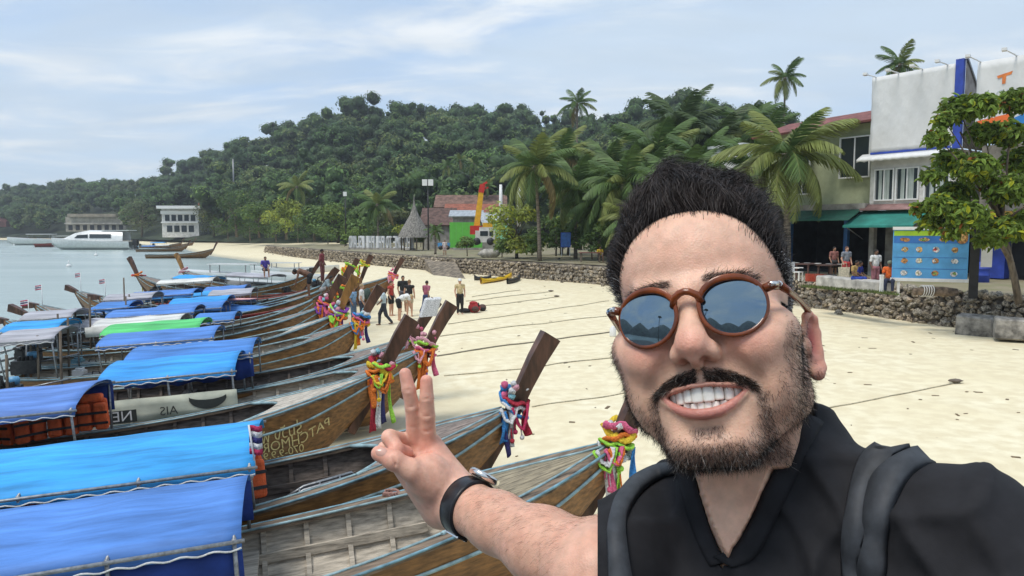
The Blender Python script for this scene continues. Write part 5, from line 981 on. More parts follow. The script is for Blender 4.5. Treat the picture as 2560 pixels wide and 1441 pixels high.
# ================================================================== people
SKINS = {k: mat('skin_' + k, c, .55, .08, 30) for k, c in dict(light=(.55, .31, .21), tan=(.36, .19, .115), brown=(.17, .085, .05)).items()}
CL = {}
def cloth(c): 
    k = 'fabric_%02d%02d%02d' % tuple(int(v * 99) for v in c); return mat(k, c, .85, .18, 14, bump=.3, bscale=60, bdist=.01)
POSE = {
 'stand': dict(hip=(0, 0, .92), ch=(0, 0, 1.26), nk=(0, 0, 1.46), hd=(0, -.02, 1.60), sh=[(-.18, 0, 1.40), (.18, 0, 1.40)], el=[(-.24, .02, 1.13), (.24, .02, 1.13)], ha=[(-.22, -.10, .90), (.22, -.10, .90)], kn=[(-.10, -.02, .50), (.10, -.02, .50)], an=[(-.11, 0, .07), (.11, 0, .07)]),
 'walk': dict(hip=(0, 0, .90), ch=(0, -.02, 1.24), nk=(0, -.04, 1.44), hd=(0, -.07, 1.58), sh=[(-.18, 0, 1.38), (.18, -.04, 1.38)], el=[(-.24, .14, 1.14), (.24, -.10, 1.12)], ha=[(-.22, .10, .92), (.22, -.24, .98)], kn=[(-.10, -.18, .52), (.10, .10, .47)], an=[(-.10, -.20, .07), (.11, .36, .14)]),
 'bend': dict(hip=(0, .12, .88), ch=(0, -.18, 1.06), nk=(0, -.36, 1.08), hd=(0, -.47, 1.04), sh=[(-.18, -.30, 1.08), (.18, -.30, 1.08)], el=[(-.22, -.36, .80), (.22, -.36, .80)], ha=[(-.16, -.44, .55), (.16, -.44, .55)], kn=[(-.11, .06, .48), (.11, .06, .48)], an=[(-.12, .08, .07), (.12, .08, .07)]),
 'sit': dict(hip=(0, .05, .50), ch=(0, .03, .84), nk=(0, 0, 1.03), hd=(0, -.04, 1.17), sh=[(-.18, .02, .98), (.18, .02, .98)], el=[(-.25, -.02, .74), (.25, -.02, .74)], ha=[(-.14, -.22, .62), (.14, -.22, .62)], kn=[(-.13, -.36, .50), (.13, -.36, .50)], an=[(-.13, -.38, .09), (.13, -.38, .09)]),
 'crouch': dict(hip=(0, .10, .30), ch=(0, -.10, .58), nk=(0, -.24, .70), hd=(0, -.33, .80), sh=[(-.18, -.18, .68), (.18, -.18, .68)], el=[(-.24, -.30, .46), (.24, -.30, .46)], ha=[(-.12, -.50, .34), (.12, -.50, .34)], kn=[(-.15, -.22, .42), (.15, -.22, .42)], an=[(-.13, .04, .07), (.13, .04, .07)])}
def person(label, pos, face, pose, shirt=None, shorts=(.02, .02, .022), hair=(.015, .012, .010), skin='light', h=1.7, sleeve=.6, leg=.6, hat=None, longhair=False, group=None):
    J = POSE[pose]; k = h / 1.72; root = empty('person', loc=pos, rz=face, label=label, cat='person', group=group); root.scale = (k, k, k); V3 = lambda p: np.array(p, float)
    def solid(which):
        s = SDF((-.48, -.74, -.03), (.48, .62, 1.80), .026); hip, ch, nk, hd = map(V3, (J['hip'], J['ch'], J['nk'], J['hd'])); g = {'b': 0, 'shirt': .016, 'shorts': .018}[which]
        if which in ('b', 'shirt'):
            s.cap(hip + (0, 0, .04), lerp(hip, ch, .6), .105 + g, .125 + g, .05, sq=((0, 1, 0), 1.35)); s.cap(lerp(hip, ch, .6), ch + (nk - ch) * .45, .125 + g, .12 + g, .06, sq=((0, 1, 0), 1.3)); s.cap(J['sh'][0], J['sh'][1], .058 + g, .058 + g, .06)
        if which in ('b', 'shorts'):
            s.cap(hip + (-.07, 0, 0), hip + (.07, 0, 0), .105 + g, .105 + g, .04)
            for i in (0, 1):
                hj = hip + ((-1, 1)[i] * .09, 0, -.02); kn = V3(J['kn'][i]); s.cap(hj, lerp(hj, kn, leg if which != 'b' else 1), .083 + g, (lerp(.083, .056, leg) + g * 1.6 if which != 'b' else .056), .03)
                if which == 'shorts' and leg >= 1: s.cap(kn, lerp(kn, V3(J['an'][i]), .92), .062 + g * .6, .05 + g * .5, .02)
        if which == 'b':
            s.cap(nk - (0, 0, .06), lerp(nk, hd, .6), .055, .05, .03); s.ell(tuple(hd), (.074, .092, .108), .02); s.ell(tuple(hd + (0, -.088, -.012)), (.016, .024, .026), .015)
            for sx in (-.076, .076): s.ell(tuple(hd + (sx, .012, -.005)), (.014, .022, .032), .01)
            for i in (0, 1):
                sh, el, ha = map(V3, (J['sh'][i], J['el'][i], J['ha'][i])); s.cap(sh, el, .052, .042, .03); s.cap(el, ha, .041, .030, .015); d = (ha - el) / np.linalg.norm(ha - el); s.cap(ha, ha + d * .08, .034, .022, .015)
                kn, an = V3(J['kn'][i]), V3(J['an'][i]); s.cap(kn, lerp(kn, an, .35), .056, .056, .015); s.cap(lerp(kn, an, .35), an, .056, .036, .015); s.cap(an + (0, .03, -.03), an + (0, -.15, -.042), .036, .028, .02)
        if which == 'shirt':
            for i in (0, 1): sh, el = V3(J['sh'][i]), V3(J['el'][i]); s.cap(sh, lerp(sh, el, max(.05, sleeve)), .058 + g, .052 + g, .03)
        V, Fq = s.mesh(); return relax(V, Fq, 2), Fq
    for w, nm, mt in (('b', 'body', SKINS[skin]), ('shirt', 'shirt', cloth(shirt) if shirt else None), ('shorts', 'trousers', cloth(shorts) if shorts else None)):
        if mt: V, Fq = solid(w); link(nm, np_mesh(nm, V, Fq, mt), root)
    hd = J['hd']; m = MB(); m.ball((hd[0], hd[1] + .014, hd[2] + .025), (.084, .096, .100), 12, 9, jit=.03)
    m.v = [(x, y, max(z, hd[2] - .02 + max(0, -(y - hd[1]) - .02) * 1.1) if not longhair else max(z, hd[2] - .1 + max(0, -(y - hd[1])) * 2.0)) for x, y, z in m.v]; m.build('hair', cloth(hair), root)
    if longhair: m = MB(); m.tube([(hd[0], hd[1] + .08, hd[2] + .05), (hd[0], hd[1] + .12, hd[2] - .08), (hd[0], hd[1] + .11, hd[2] - .22)], [.05, .055, .02], 8); m.build('ponytail', cloth(hair), root)
    if hat: m = MB(); m.lathe([(.104, 0), (.108, .03), (.09, .085), (.05, .11), (.005, .115)], (hd[0], hd[1] + .01, hd[2] + .03), 14); m.box((hd[0], hd[1] - .13, hd[2] + .035), (.13, .11, .012)); m.build('cap', cloth(hat), root)
    return root
def onsand(px, py): p = onz(px, py, .03); z = float(sand_z(p.x, p.y)[0]); return onz(px, py, z)
person('woman in pale yellow top, black leggings and white cap standing by the luggage', onsand(1150, 786), .3, 'stand', (.62, .50, .28), (.02, .02, .022), (.3, .2, .1), 'light', 1.68, sleeve=.3, leg=1.0, hat=(.8, .8, .78))
person('person in white T-shirt and black shorts bending over by the boats', onsand(1003, 802), 1.9, 'bend', (.75, .75, .73), (.015, .015, .018), (.5, .38, .2), 'light', 1.75, sleeve=.5)
person('woman in black tank top and beige shorts with hair tied up', onsand(1024, 792), 2.9, 'stand', (.015, .015, .018), (.48, .40, .28), (.25, .14, .06), 'light', 1.72, sleeve=.05, leg=.5)
person('dark haired man in black top behind the bending person', onsand(1008, 780), .4, 'stand', (.02, .02, .025), (.1, .1, .12), (.015, .012, .01), 'tan', 1.78, sleeve=.5)
person('person in red and blue patterned shirt left of the white capped prow', onsand(1066, 785), 2.6, 'walk', (.35, .10, .16), (.03, .05, .14), (.03, .02, .02), 'tan', 1.6, leg=1.0)
person('person in red vest half hidden behind the bending person', onsand(978, 790), 1.2, 'stand', (.50, .06, .05), (.02, .02, .02), (.1, .06, .04), 'light', 1.66, sleeve=.1)
person('man in white T-shirt with dark green backpack beside the golden brown prow', onsand(905, 812), 1.7, 'stand', (.75, .75, .74), (.04, .05, .08), (.4, .3, .18), 'light', 1.8, sleeve=.5, leg=1.0)
person('person in light blue shirt between the garlands', onsand(884, 806), 1.2, 'stand', (.25, .42, .62), (.10, .16, .26), (.05, .03, .02), 'tan', 1.6, leg=1.0)
person('person in pale top and dark trousers walking behind the brown prow', onsand(960, 814), -1.4, 'walk', (.5, .6, .66), (.03, .035, .05), (.02, .015, .012), 'brown', 1.66, leg=1.0)
p = at(768, 745, 28.5); person('shirtless man in black shorts bending over inside a boat', (p.x, p.y, p.z), -1.3, 'bend', None, (.015, .015, .018), skin='brown', h=1.68)
p = at(806, 704, 36); person('man in maroon clothes standing on a boat', (p.x, p.y, p.z), 1.5, 'stand', (.20, .04, .05), (.15, .05, .05), skin='brown', h=1.6, leg=1.0, sleeve=1.0)
p = at(812, 742, 30.5); person('person in grey shirt crouching in a boat', (p.x, p.y, p.z), 1.4, 'crouch', (.25, .32, .35), (.3, .3, .3), skin='brown', h=1.65, sleeve=.9)
p = at(664, 694, 42); person('person in purple shirt sitting in a white boat', (p.x, p.y, p.z), .5, 'sit', (.10, .07, .38), (.05, .05, .1), skin='tan', h=1.6)
def prom(px, py, Y): q = at(px, py, Y); return q
lz = pz(21.6, 31)
q = at(2116, 645, 33.5); person('woman in grey T-shirt standing in front of the dark shop', (q.x, q.y, pz(q.x, q.y) + .1), .2, 'stand', (.22, .24, .28), (.5, .05, .05), (.12, .06, .04), 'light', 1.66, sleeve=.5)
q = at(2140, 690, 31.0); person('person in ochre top and blue trousers sitting on the concrete ledge', (q.x, q.y, pz(q.x, q.y) + .0), .45, 'sit', (.42, .28, .10), (.02, .06, .36), skin='brown', h=1.66, leg=1.0)
q = at(2163, 690, 30.6); person('person in dark blue shirt sitting behind the one in ochre', (q.x, q.y + .5, pz(q.x, q.y)), .7, 'sit', (.02, .04, .30), (.05, .05, .1), skin='brown', h=1.6)
q = at(2203, 690, 30.2); person('man in white T-shirt standing by the menu board', (q.x, q.y + .5, pz(q.x, q.y)), .2, 'stand', (.72, .72, .70), (.35, .14, .16), skin='brown', h=1.70, leg=1.0)
q = at(2226, 720, 29.0); person('man in orange shirt sitting left of the menu board', (q.x, q.y + .1, pz(q.x, q.y)), -.5, 'sit', (.75, .14, .02), (.03, .04, .08), (.15, .16, .12), skin='brown', h=1.68, leg=1.0, hat=(.16, .18, .13))
q = at(2085, 640, 37.5); person('person in red shirt at the back of the dark shop', (q.x, q.y, pz(q.x, q.y)), .2, 'stand', (.30, .12, .10), (.05, .05, .05), skin='tan', h=1.65)
q = at(1112, 622, 73.2); person('person in white standing beside the light blue cart', (q.x, q.y, pz(q.x, q.y)), .2, 'stand', (.7, .62, .6), (.5, .4, .4), skin='tan', h=1.6)
q = at(1500, 648, 57); person('person in yellow sitting at the table beside the man\'s hair', (q.x, q.y, pz(q.x, q.y)), .2, 'sit', (.62, .42, .03), (.05, .05, .05), skin='brown', h=1.66)
# ---- shop clutter
for px, py, Y, lab, col in ((2020, 668, 38, 'dark wooden table with plates left of the woman in grey', (.10, .05, .04)), (2075, 660, 37, 'dark wooden table in the shop opening', (.09, .05, .04))):
    q = at(px, py, Y); t = empty('table', loc=(q.x, q.y, pz(q.x, q.y)), rz=.8, label=lab, cat='table'); m = MB(); m.box((0, 0, .74), (1.6, .8, .05)); m.build('table_top', cloth(col), t)
    for x in (-.7, .7):
        for y in (-.3, .3): m = MB(); m.box((x, y, .36), (.07, .07, .72)); m.build('leg', cloth(col), t)
    for k in range(3): simple('plate', ('white plate on the dark wooden table, %s one' % ('left', 'middle', 'right')[k]) if px == 2020 else ('white plate in the shop opening, %s one' % ('left', 'middle', 'right')[k]), 'plate', (q.x - .5 + k * .45, q.y + .3 - k * .3, pz(q.x, q.y) + .77), lambda m: m.lathe([(.01, 0), (.14, .01), (.17, .03), (.13, .02), (.01, .015)], n=14), FRAMEW)
for k, (px, py, Y, c) in enumerate(((2030, 682, 35.5, (.40, .06, .03)), (2050, 684, 35.3, (.32, .08, .05)), (2075, 684, 35, (.05, .06, .07)))):
    q = at(px, py, Y); simple('crate', ('red crate', 'rust red crate', 'dark crate')[k] + ' on the ground in front of the dark shop', 'crate', (q.x, q.y, pz(q.x, q.y)), lambda m: (m.box((0, 0, .03), (.5, .36, .05)), m.box((0, -.17, .2), (.5, .03, .34)), m.box((0, .17, .2), (.5, .03, .34)), m.box((-.24, 0, .2), (.03, .31, .34)), m.box((.24, 0, .2), (.03, .31, .34))), cloth(c))
q = at(2110, 676, 32.6); simple('tote_bag', 'pale canvas tote bag standing on the concrete ledge', 'bag', (q.x, q.y, pz(q.x, q.y) + .44), lambda m: (m.hexa([(-.2, -.08, 0), (.2, -.08, 0), (.2, .08, 0), (-.2, .08, 0), (-.24, -.05, .42), (.24, -.05, .42), (.24, .05, .42), (-.24, .05, .42)]), m.tube([(-.12, 0, .42), (-.1, 0, .6), (.1, 0, .6), (.12, 0, .42)], .014, 6)), cloth((.62, .55, .40)))
# ================================================================== things on the beach
def soft_bag(name, label, cat, loc, parts, rz=0.0, group=None):
    t = empty(name, loc=loc, rz=rz, label=label, cat=cat, group=group)
    for nm, c, r, mt in parts: m = MB(); m.ball(c, r, 12, 9, jit=.04, rnd=random.Random(nm + str(c))); m.build(nm, mt, t)
    return t
BRED = cloth((.38, .03, .035)); BBLK = cloth((.02, .02, .025)); BBRN = cloth((.11, .06, .05))
soft_bag('backpack', 'red travel backpack dropped on the sand', 'backpack', onsand(1186, 782), (('bag_body', (0, 0, .24), (.30, .24, .27), BRED), ('top_lid', (-.05, 0, .46), (.2, .18, .1), BRED), ('front_pocket', (.05, -.2, .2), (.18, .1, .14), BBRN), ('strap', (.2, -.1, .35), (.05, .05, .15), BBLK)))
soft_bag('bag', 'black flat bag on the sand left of the red backpack', 'bag', onsand(1162, 782), (('bag_body', (0, 0, .1), (.32, .2, .12), BBLK), ('pocket', (.1, -.14, .1), (.15, .08, .08), BBLK))); soft_bag('bag', 'brown bag at the right of the red backpack', 'bag', onsand(1206, 778), (('bag_body', (0, 0, .16), (.2, .18, .18), BBRN), ('pocket', (.02, -.14, .12), (.12, .07, .09), BBLK)))
q = onsand(921, 800); soft_bag('backpack', 'dark green backpack on the back of the man in white T-shirt', 'backpack', (q.x - .02, q.y - .05, q.z + .95), (('bag_body', (0, 0, .25), (.16, .2, .28), cloth((.05, .08, .07))), ('pocket', (.12, -.02, .16), (.08, .14, .14), BBLK)))
def kayak(label, px0, py0, px1, py1, col, w=.36):
    a, b = onsand(px0, py0), onsand(px1, py1); d = b - a; Lk = d.length; t = empty('kayak', loc=(a + b) / 2, rz=math.atan2(d.y, d.x), label=label, cat='kayak'); m = MB(); rows = []
    for i in range(21):
        x = i / 20; wv = w * math.sin(math.pi * min(.98, max(.02, x))) ** .6; z0 = .10 * (2 * x - 1) ** 4 + .02; rows.append([((x - .5) * Lk, wv * math.cos(an), z0 + .14 + (.14 + .10 * (2 * x - 1) ** 4) * math.sin(an)) for an in np.linspace(0, 2 * math.pi, 15)[:-1]])
    m.grid(rows, 0, True, True); m.build('hull', col, t)
    for xx in (-.12, .16): m = MB(); m.ball((xx * Lk, 0, .28), (.09 * Lk, w * .6, .05), 12, 6); m.build('seat_well', mat('kayak_dark', (.12, .09, .02), .6), t)
kayak('long yellow kayak lying on the sand at the foot of the wall', 1202, 712, 1278, 696, mat('kayak_yellow', (.80, .50, .01), .35, .08, 3)); kayak('black kayak lying right of the yellow one', 1268, 712, 1300, 700, IRON, .3); kayak('dark grey kayak lying left of the yellow one', 1186, 703, 1228, 700, IRON, .25)
q = onsand(1378, 690); dh = empty('broken_hull', loc=q, label='dark broken piece of a boat leaning on the stone wall', cat='wreckage'); m = MB(); m.tube([(-.7, 0, .05), (-.5, .1, .9), (-.35, .2, 1.0)], [.35, .3, .1], 8, flat=.4); m.build('plate', mat('tarred', (.03, .035, .04), .7), dh); m = MB(); m.tube([(-.3, 0, .2), (.2, .2, .8), (.75, .4, 1.5)], [.26, .24, .16], 8, flat=.4); m.build('plate', mat('tarred', (.03, .035, .04)), dh)
ROPEM = mat('mooring_rope_fibre', (.50, .44, .31), .95, .3, 30, bump=.6, bscale=200)
def rope(label, pts, r=.022, group='mooring ropes on the sand', stake=None, mt=None, lift=None):
    P = []
    for i, (px, py) in enumerate(pts):
        q = onsand(px, py); P.append(np.array(q))
    S = [];
    for a, b in zip(P, P[1:]):
        n = max(3, int(np.linalg.norm(b - a) / .5))
        for k in range(n): S.append(lerp(a, b, k / n))
    S.append(P[-1]); S = [(p[0] + .03 * math.sin(i * .7), p[1] + .03 * math.cos(i * .9), float(sand_z(p[0], p[1])[0]) + r * .6) for i, p in enumerate(S)]
    t = empty('mooring_rope', loc=S[0], label=label, cat='rope', group=group); m = MB(); m.tube([tuple(np.array(s) - np.array(S[0])) for s in S], r * .75, 6); m.build('line', mt or ROPEM, t)
    if stake: m = MB(); e = np.array(S[-1]) - np.array(S[0]); m.ball((e[0], e[1], e[2] + .05), (.17, .09, .05), 9, 6, jit=.2, rnd=random.Random(5)); m.build('anchor', mat('old_anchor', (.16, .13, .10), .9), t)
DROPE = mat('dark_rope_fibre', (.27, .24, .18), .95, .3, 30)
rope('dark taut mooring rope running from the garlanded prow to the man\'s glasses', [(1092, 893), (1180, 877), (1365, 853), (1530, 832)], .034, mt=DROPE)
rope('pale mooring rope just below the dark taut one', [(1110, 942), (1330, 922), (1544, 894), (1640, 880)], .024); rope('mooring rope just above the dark taut one', [(1100, 842), (1180, 831), (1465, 797), (1530, 790)], .026)
rope('mooring rope second above the dark taut one', [(1120, 812), (1180, 802), (1523, 754)], .026); rope('short mooring rope ending at an old anchor', [(1205, 766), (1391, 744)], .03, stake=1); rope('mooring rope right of the woman in the white cap', [(1165, 754), (1378, 729)], .03, stake=1); rope('thin rope highest up on the beach', [(1180, 742), (1300, 726)], .03)
rope('mooring rope leading from the brown prow towards the man\'s cheek', [(1330, 1020), (1450, 1000), (1560, 985), (1700, 962)], .02); rope('mooring rope right of the man\'s face ending at an old anchor', [(1700, 1085), (2010, 1035), (2200, 995), (2390, 957)], .02, stake=1)
dm = MB(); rb_ = random.Random(8)                              # bits of weed and driftwood
for k in range(170):
    px = rb_.uniform(1080, 2560); py = 700 + (1380 - 700) * rb_.random() ** 1.3; q = onz(px, py, .1)
    if signed(np.array([[q.x, q.y]]), WN)[0] > -.9: continue
    z = float(sand_z(q.x, q.y)[0]); s_ = rb_.uniform(.012, .045) * (1 + q.y / 40); a = rb_.uniform(0, 3.14); dm.box((q.x, q.y, z + .006), (s_ * rb_.uniform(1, 4), s_, .014), a)
o = dm.build('beach_debris', mat('driftwood_bits', (.20, .14, .08), .95, .4, 40), kind='stuff'); tag(o, 'small brown bits of weed and driftwood scattered on the sand', 'debris')
cn = onsand(1532, 842); simple('canister', 'pale grey canister on the sand beside the man\'s glasses', 'canister', tuple(cn), lambda m: (m.lathe([(.01, 0), (.11, 0), (.12, .04), (.12, .30), (.06, .36), (.05, .40), (.01, .40)], n=12)), FRAMEW)
# ================================================================== things in and on the boats
def life_jacket_parts(t):
    O_ = mat('life_jacket_orange', (.80, .13, .03), .75, .15, 8, bump=.4, bscale=40)
    for nm, c, d in (('front_panel', (-.12, 0, 0), (.20, .11, .46)), ('front_panel', (.12, 0, 0), (.20, .11, .46)), ('back_panel', (0, .12, .02), (.42, .09, .50)), ('collar', (0, .08, .30), (.34, .16, .12))):
        m = MB(); m.box(c, d); o = m.build(nm, O_, t); b = o.modifiers.new('b', 'BEVEL'); b.width = .04; b.segments = 2
    for z in (-.1, .08): m = MB(); m.box((0, -.062, z), (.46, .012, .04)); m.build('belt', IRON, t)
ORD = ('first', 'second', 'third', 'fourth', 'fifth', 'sixth', 'seventh', 'eighth', 'ninth', 'tenth', 'eleventh', 'twelfth', 'thirteenth', 'fourteenth', 'fifteenth', 'sixteenth', 'seventeenth', 'eighteenth')
def life_jackets(key, us, v, w, who):
    r_, H_, M_ = B[key]; proto = None; rr = random.Random(key)
    for i, u in enumerate(us):
        t = empty('life_jacket', label=ORD[len(us) - 1 - i] + ' orange life jacket from the right under the canopy of ' + who, cat='life jacket', group='life jackets under ' + who); life_jacket_parts(t)
        t.matrix_world = M_ @ Matrix.Translation((u, v + rr.uniform(-.06, .06), w + rr.uniform(-.05, .05))) @ Matrix.Rotation(rr.uniform(-.5, .5), 4, 'Z') @ Matrix.Rotation(rr.uniform(-.25, .25), 4, 'X')
life_jackets(2, np.arange(3.6, 7.0, .42), -.62, 1.12, 'the bright sky blue boat'); life_jackets(3, np.arange(4.0, 5.9, .45), .45, 1.12, 'the boat with gold lettering')
def flag(label, base, h, mats3, size=(.5, .33), rz=0.0, tilt=0.0, group='small flags on the boats'):
    t = empty('flag', loc=base, rz=rz, label=label, cat='flag', group=group); m = MB(); m.tube([(0, 0, 0), (tilt * h, 0, h)], .012, 6); m.build('staff', FRAMEW, t); x0 = tilt * h
    for i, mt in enumerate(mats3):
        n = len(mats3); z1 = h - size[1] * i / n; z0 = h - size[1] * (i + 1) / n; m = MB(); m.grid([[(x0 + size[0] * k / 8, .05 * math.sin(k * .9) * k / 8, z - .02 * k * size[0]) for k in range(9)] for z in (z1, z0)]); o = m.build('stripe', mt, t); o.modifiers.new('t', 'SOLIDIFY').thickness = .004
TH = [FLUO['crimson'], FLUO['white'], FLUO['navy'], FLUO['white'], FLUO['crimson']]
r_, H_, M_ = B[2]; flag('small red white blue flag at the corner of the bright sky blue canopy', M_ @ Vector((7.1, -.95, 1.42)), .5, TH[::-1], (.14, .34), rz=.3, tilt=-.12)
for lab, k_, u_, hh in (('striped flag on the bow of the dark boat between the water and the grey roof', 29, 10.2, 1.2), ('striped flag on the low boat with two blue roofs', 23, 10.2, 1.1), ('striped flag on the boat with the grey roof at the left edge', 24, 9.6, 1.0), ('striped flag on the boat with the surfboard', 22, 10.2, 1.1)):
    flag(lab, B[k_][2] @ Vector((u_, 0, 1.2)), hh, TH, (.28, .18), rz=2.9)
# banner with black lettering along the side of the bright blue boat
r_, H_, M_ = B[4]; bn = empty('banner', loc=M_ @ Vector((5, -1, 1.2)), label='pale cloth banner with dark lettering tied along the boat side', cat='banner'); T4 = Matrix.Translation(-bn.location) @ M_
def bpt(u, w, off=0.0): return (u, -(H_.B + .04 + off), w + .0)
m = MB(); m.grid([[(u, -(H_.B + .03) + .02 * math.sin(u * 5 + j), lerp(.84, 1.26, j / 3)) for j in range(4)] for u in np.linspace(2.5, 5.3, 30)]); o = m.build('cloth', mat('banner_cloth', (.62, .63, .50), .7, .08, 3, bump=.4, bscale=4), bn, M=T4); o.modifiers.new('t', 'SOLIDIFY').thickness = .006
m = MB(); m.grid([[(u, -(H_.B + .062), w) for w in (.86, 1.08)] for u in (2.55, 3.6)]); m.build('black_patch', mat('print_black', (.04, .045, .04), .6), bn, M=T4)
def banner_text(body, size, u0, w0, mt, nm='lettering', off=.07, parent=None, T=None, HH=None):
    me = text_mesh(body, size)
    for v in me.vertices: v.co = (T or T4) @ Vector((u0 - v.co.x, -((HH or H_).B + off), w0 + v.co.y))
    me.materials.clear(); me.materials.append(mt); return link(nm, me, parent or bn)
banner_text('NEXT G', .26, 3.07, .89, FRAMEW); banner_text('AIS', .22, 4.13, .92, mat('print_black', (.04, .045, .04)), off=.062)
m = MB(); arc = [(4.8 + .33 * math.cos(a), 1.20 + .16 * math.sin(a), .035 + .05 * math.sin((a - 3.4) / 2.6 * 3.14)) for a in np.linspace(3.4, 6.0, 14)]; m.grid([[(u, -(H_.B + .064), w + t), (u, -(H_.B + .064), w - t)] for u, w, t in arc]); m.build('emblem', mat('print_black', (.04, .045, .04)), bn, M=T4)
# blue board with white script along the lettered boat
r_, H_, M_ = B[3]; bd = empty('name_board', loc=M_ @ Vector((4, -1, .9)), label='blue board with white script on the side of the violet blue canopied boat', cat='board'); T3 = Matrix.Translation(-bd.location) @ M_
m = MB(); m.grid([[(u, -(H_.B + .05), w) for w in (.80, 1.06)] for u in (3.0, 5.55)]); o = m.build('panel', mat('board_blue', (.03, .11, .30), .6, .2, 3), bd, M=T3); o.modifiers.new('t', 'SOLIDIFY').thickness = .02
me = text_mesh('ท่าเรือ - รับจ้างนำเที่ยวเกาะ' if THAI else 'TOUR - TAXI BOAT', .17, THAI)
for v in me.vertices: v.co = T3 @ Vector((4.35 - v.co.x * 1.0, -(H_.B + .075), .88 + v.co.y))
me.materials.clear(); me.materials.append(FRAMEW); link('lettering', me, bd)
r_, H_, M_ = B[8]; T8 = M_; wb = empty('banner', loc=M_ @ Vector((4, -.9, 1.4)), label='white banner with grey lettering hung on the roof of the weathered boat', cat='banner'); T8 = Matrix.Translation(-wb.location) @ M_; m = MB(); m.grid([[(u, -(H_.B + .06), w) for w in (1.16, 1.46)] for u in (1.6, 4.3)]); m.build('cloth', TARP['white'], wb, M=T8).modifiers.new('t', 'SOLIDIFY').thickness = .006
banner_text('KINFAOH', .24, 2.95, 1.22, mat('print_grey2', (.25, .25, .24), .6), off=.075, parent=wb, T=T8, HH=H_)
# white cloth cap on a prow
r_, H_, M_ = B[5]; cpw = M_ @ Vector((H_.L + .42, 0, 1.46 + .72)); cc = empty('prow_cap', loc=cpw, label='white cloth bag pulled over the top of a prow', cat='cloth cap'); T5 = Matrix.Translation(-cpw) @ M_; m = MB(); m.grid([[(H_.L + .34 + .16 * t + x * .19, y * .15, 1.46 + .50 + .42 * t) for x, y in ((-1, -1), (1, -1), (1, 1), (-1, 1))] for t in (0, .4, .9, 1.0)], 0, False, True); m.f.append((12, 13, 14, 15)); m.m.append(0); m.sm.append(False); m.build('bag', FLUO['white'], cc, M=T5).modifiers.new('b', 'BEVEL').width = .03
m = MB(); m.grid([[(H_.L + .50 + .04 * math.sin(k), -.16 - .02 * k, 1.46 + .55 - .1 * k), (H_.L + .62, -.16 - .02 * k, 1.46 + .55 - .1 * k)] for k in range(5)]); m.build('hanging_corner', FLUO['white'], cc, M=T5)
# coils, knots and small gear
def coil(label, M, u, v, w, r, mt, turns=5):
    p = M @ Vector((u, v, w)); t = empty('rope_coil', loc=p, label=label, cat='rope'); m = MB(); rr = random.Random(label); pts = [(r * (1 + .25 * math.sin(k * .37)) * math.cos(k * .42) * (1 + .1 * rr.random()), r * .7 * math.sin(k * .42), .012 * (k % 7)) for k in range(turns * 15)]; m.tube(pts, .014, 5); m.build('coil', mt, t)
coil('loose coil of pale rope on the floor of the nearest boat', B[1][2], 7.35, -.35, .40, .26, ROPEW); coil('pinkish knotted rope on the rail where the nearest two boats meet', B[1][2], 7.95, .80, .98, .09, mat('pink_rope', (.40, .22, .18), .9), 4); coil('rope coil on the deck edge of the white capped boat', B[5][2], 8.0, .2, .95, .12, ROPEM, 4)
r_, H_, M_ = B[2]; an_ = empty('ladder', loc=M_ @ Vector((7.6, -.5, .7)), label='bent silver boarding ladder lying in the second boat', cat='ladder'); Ta = Matrix.Translation(-an_.location) @ M_; 
for dv in (0, .14): m = MB(); m.tube([(7.35, -.55 + dv, .62), (7.42, -.55 + dv, .84), (7.6, -.52 + dv, .92), (8.2, -.42 + dv, .98), (8.3, -.42 + dv, .86)], .02, 7); m.build('rail', STEEL_ if False else STEELG, an_, M=Ta)
for k in range(3): m = MB(); m.tube([(7.55 + k * .25, -.53 + k * .04, .9 + k * .03), (7.55 + k * .25, -.38 + k * .04, .9 + k * .03)], .015, 6); m.build('rung', STEELG, an_, M=Ta)
p = B[2][2] @ Vector((5.2, .95, 1.40)); simple('buoy', 'small yellow ball behind the bright sky blue canopy', 'buoy', tuple(p), lambda m: m.ball((0, 0, 0), .09, 12, 9), FLUO['yellow'])
sfb = B[22][2] @ Vector((3.8, 0, 1.62)); sfo = simple('surfboard', 'pale pink surfboard lying on a flat blue roof', 'surfboard', tuple(sfb), lambda m: m.tube([(-.95, 0, 0), (-.6, 0, .02), (0, 0, .02), (.6, 0, .02), (.95, 0, .06)], [.05, .22, .27, .2, .04], 10, flat=.22), mat('pink_board', (.7, .35, .33), .4)); sfo.rotation_euler = (0, 0, .2)
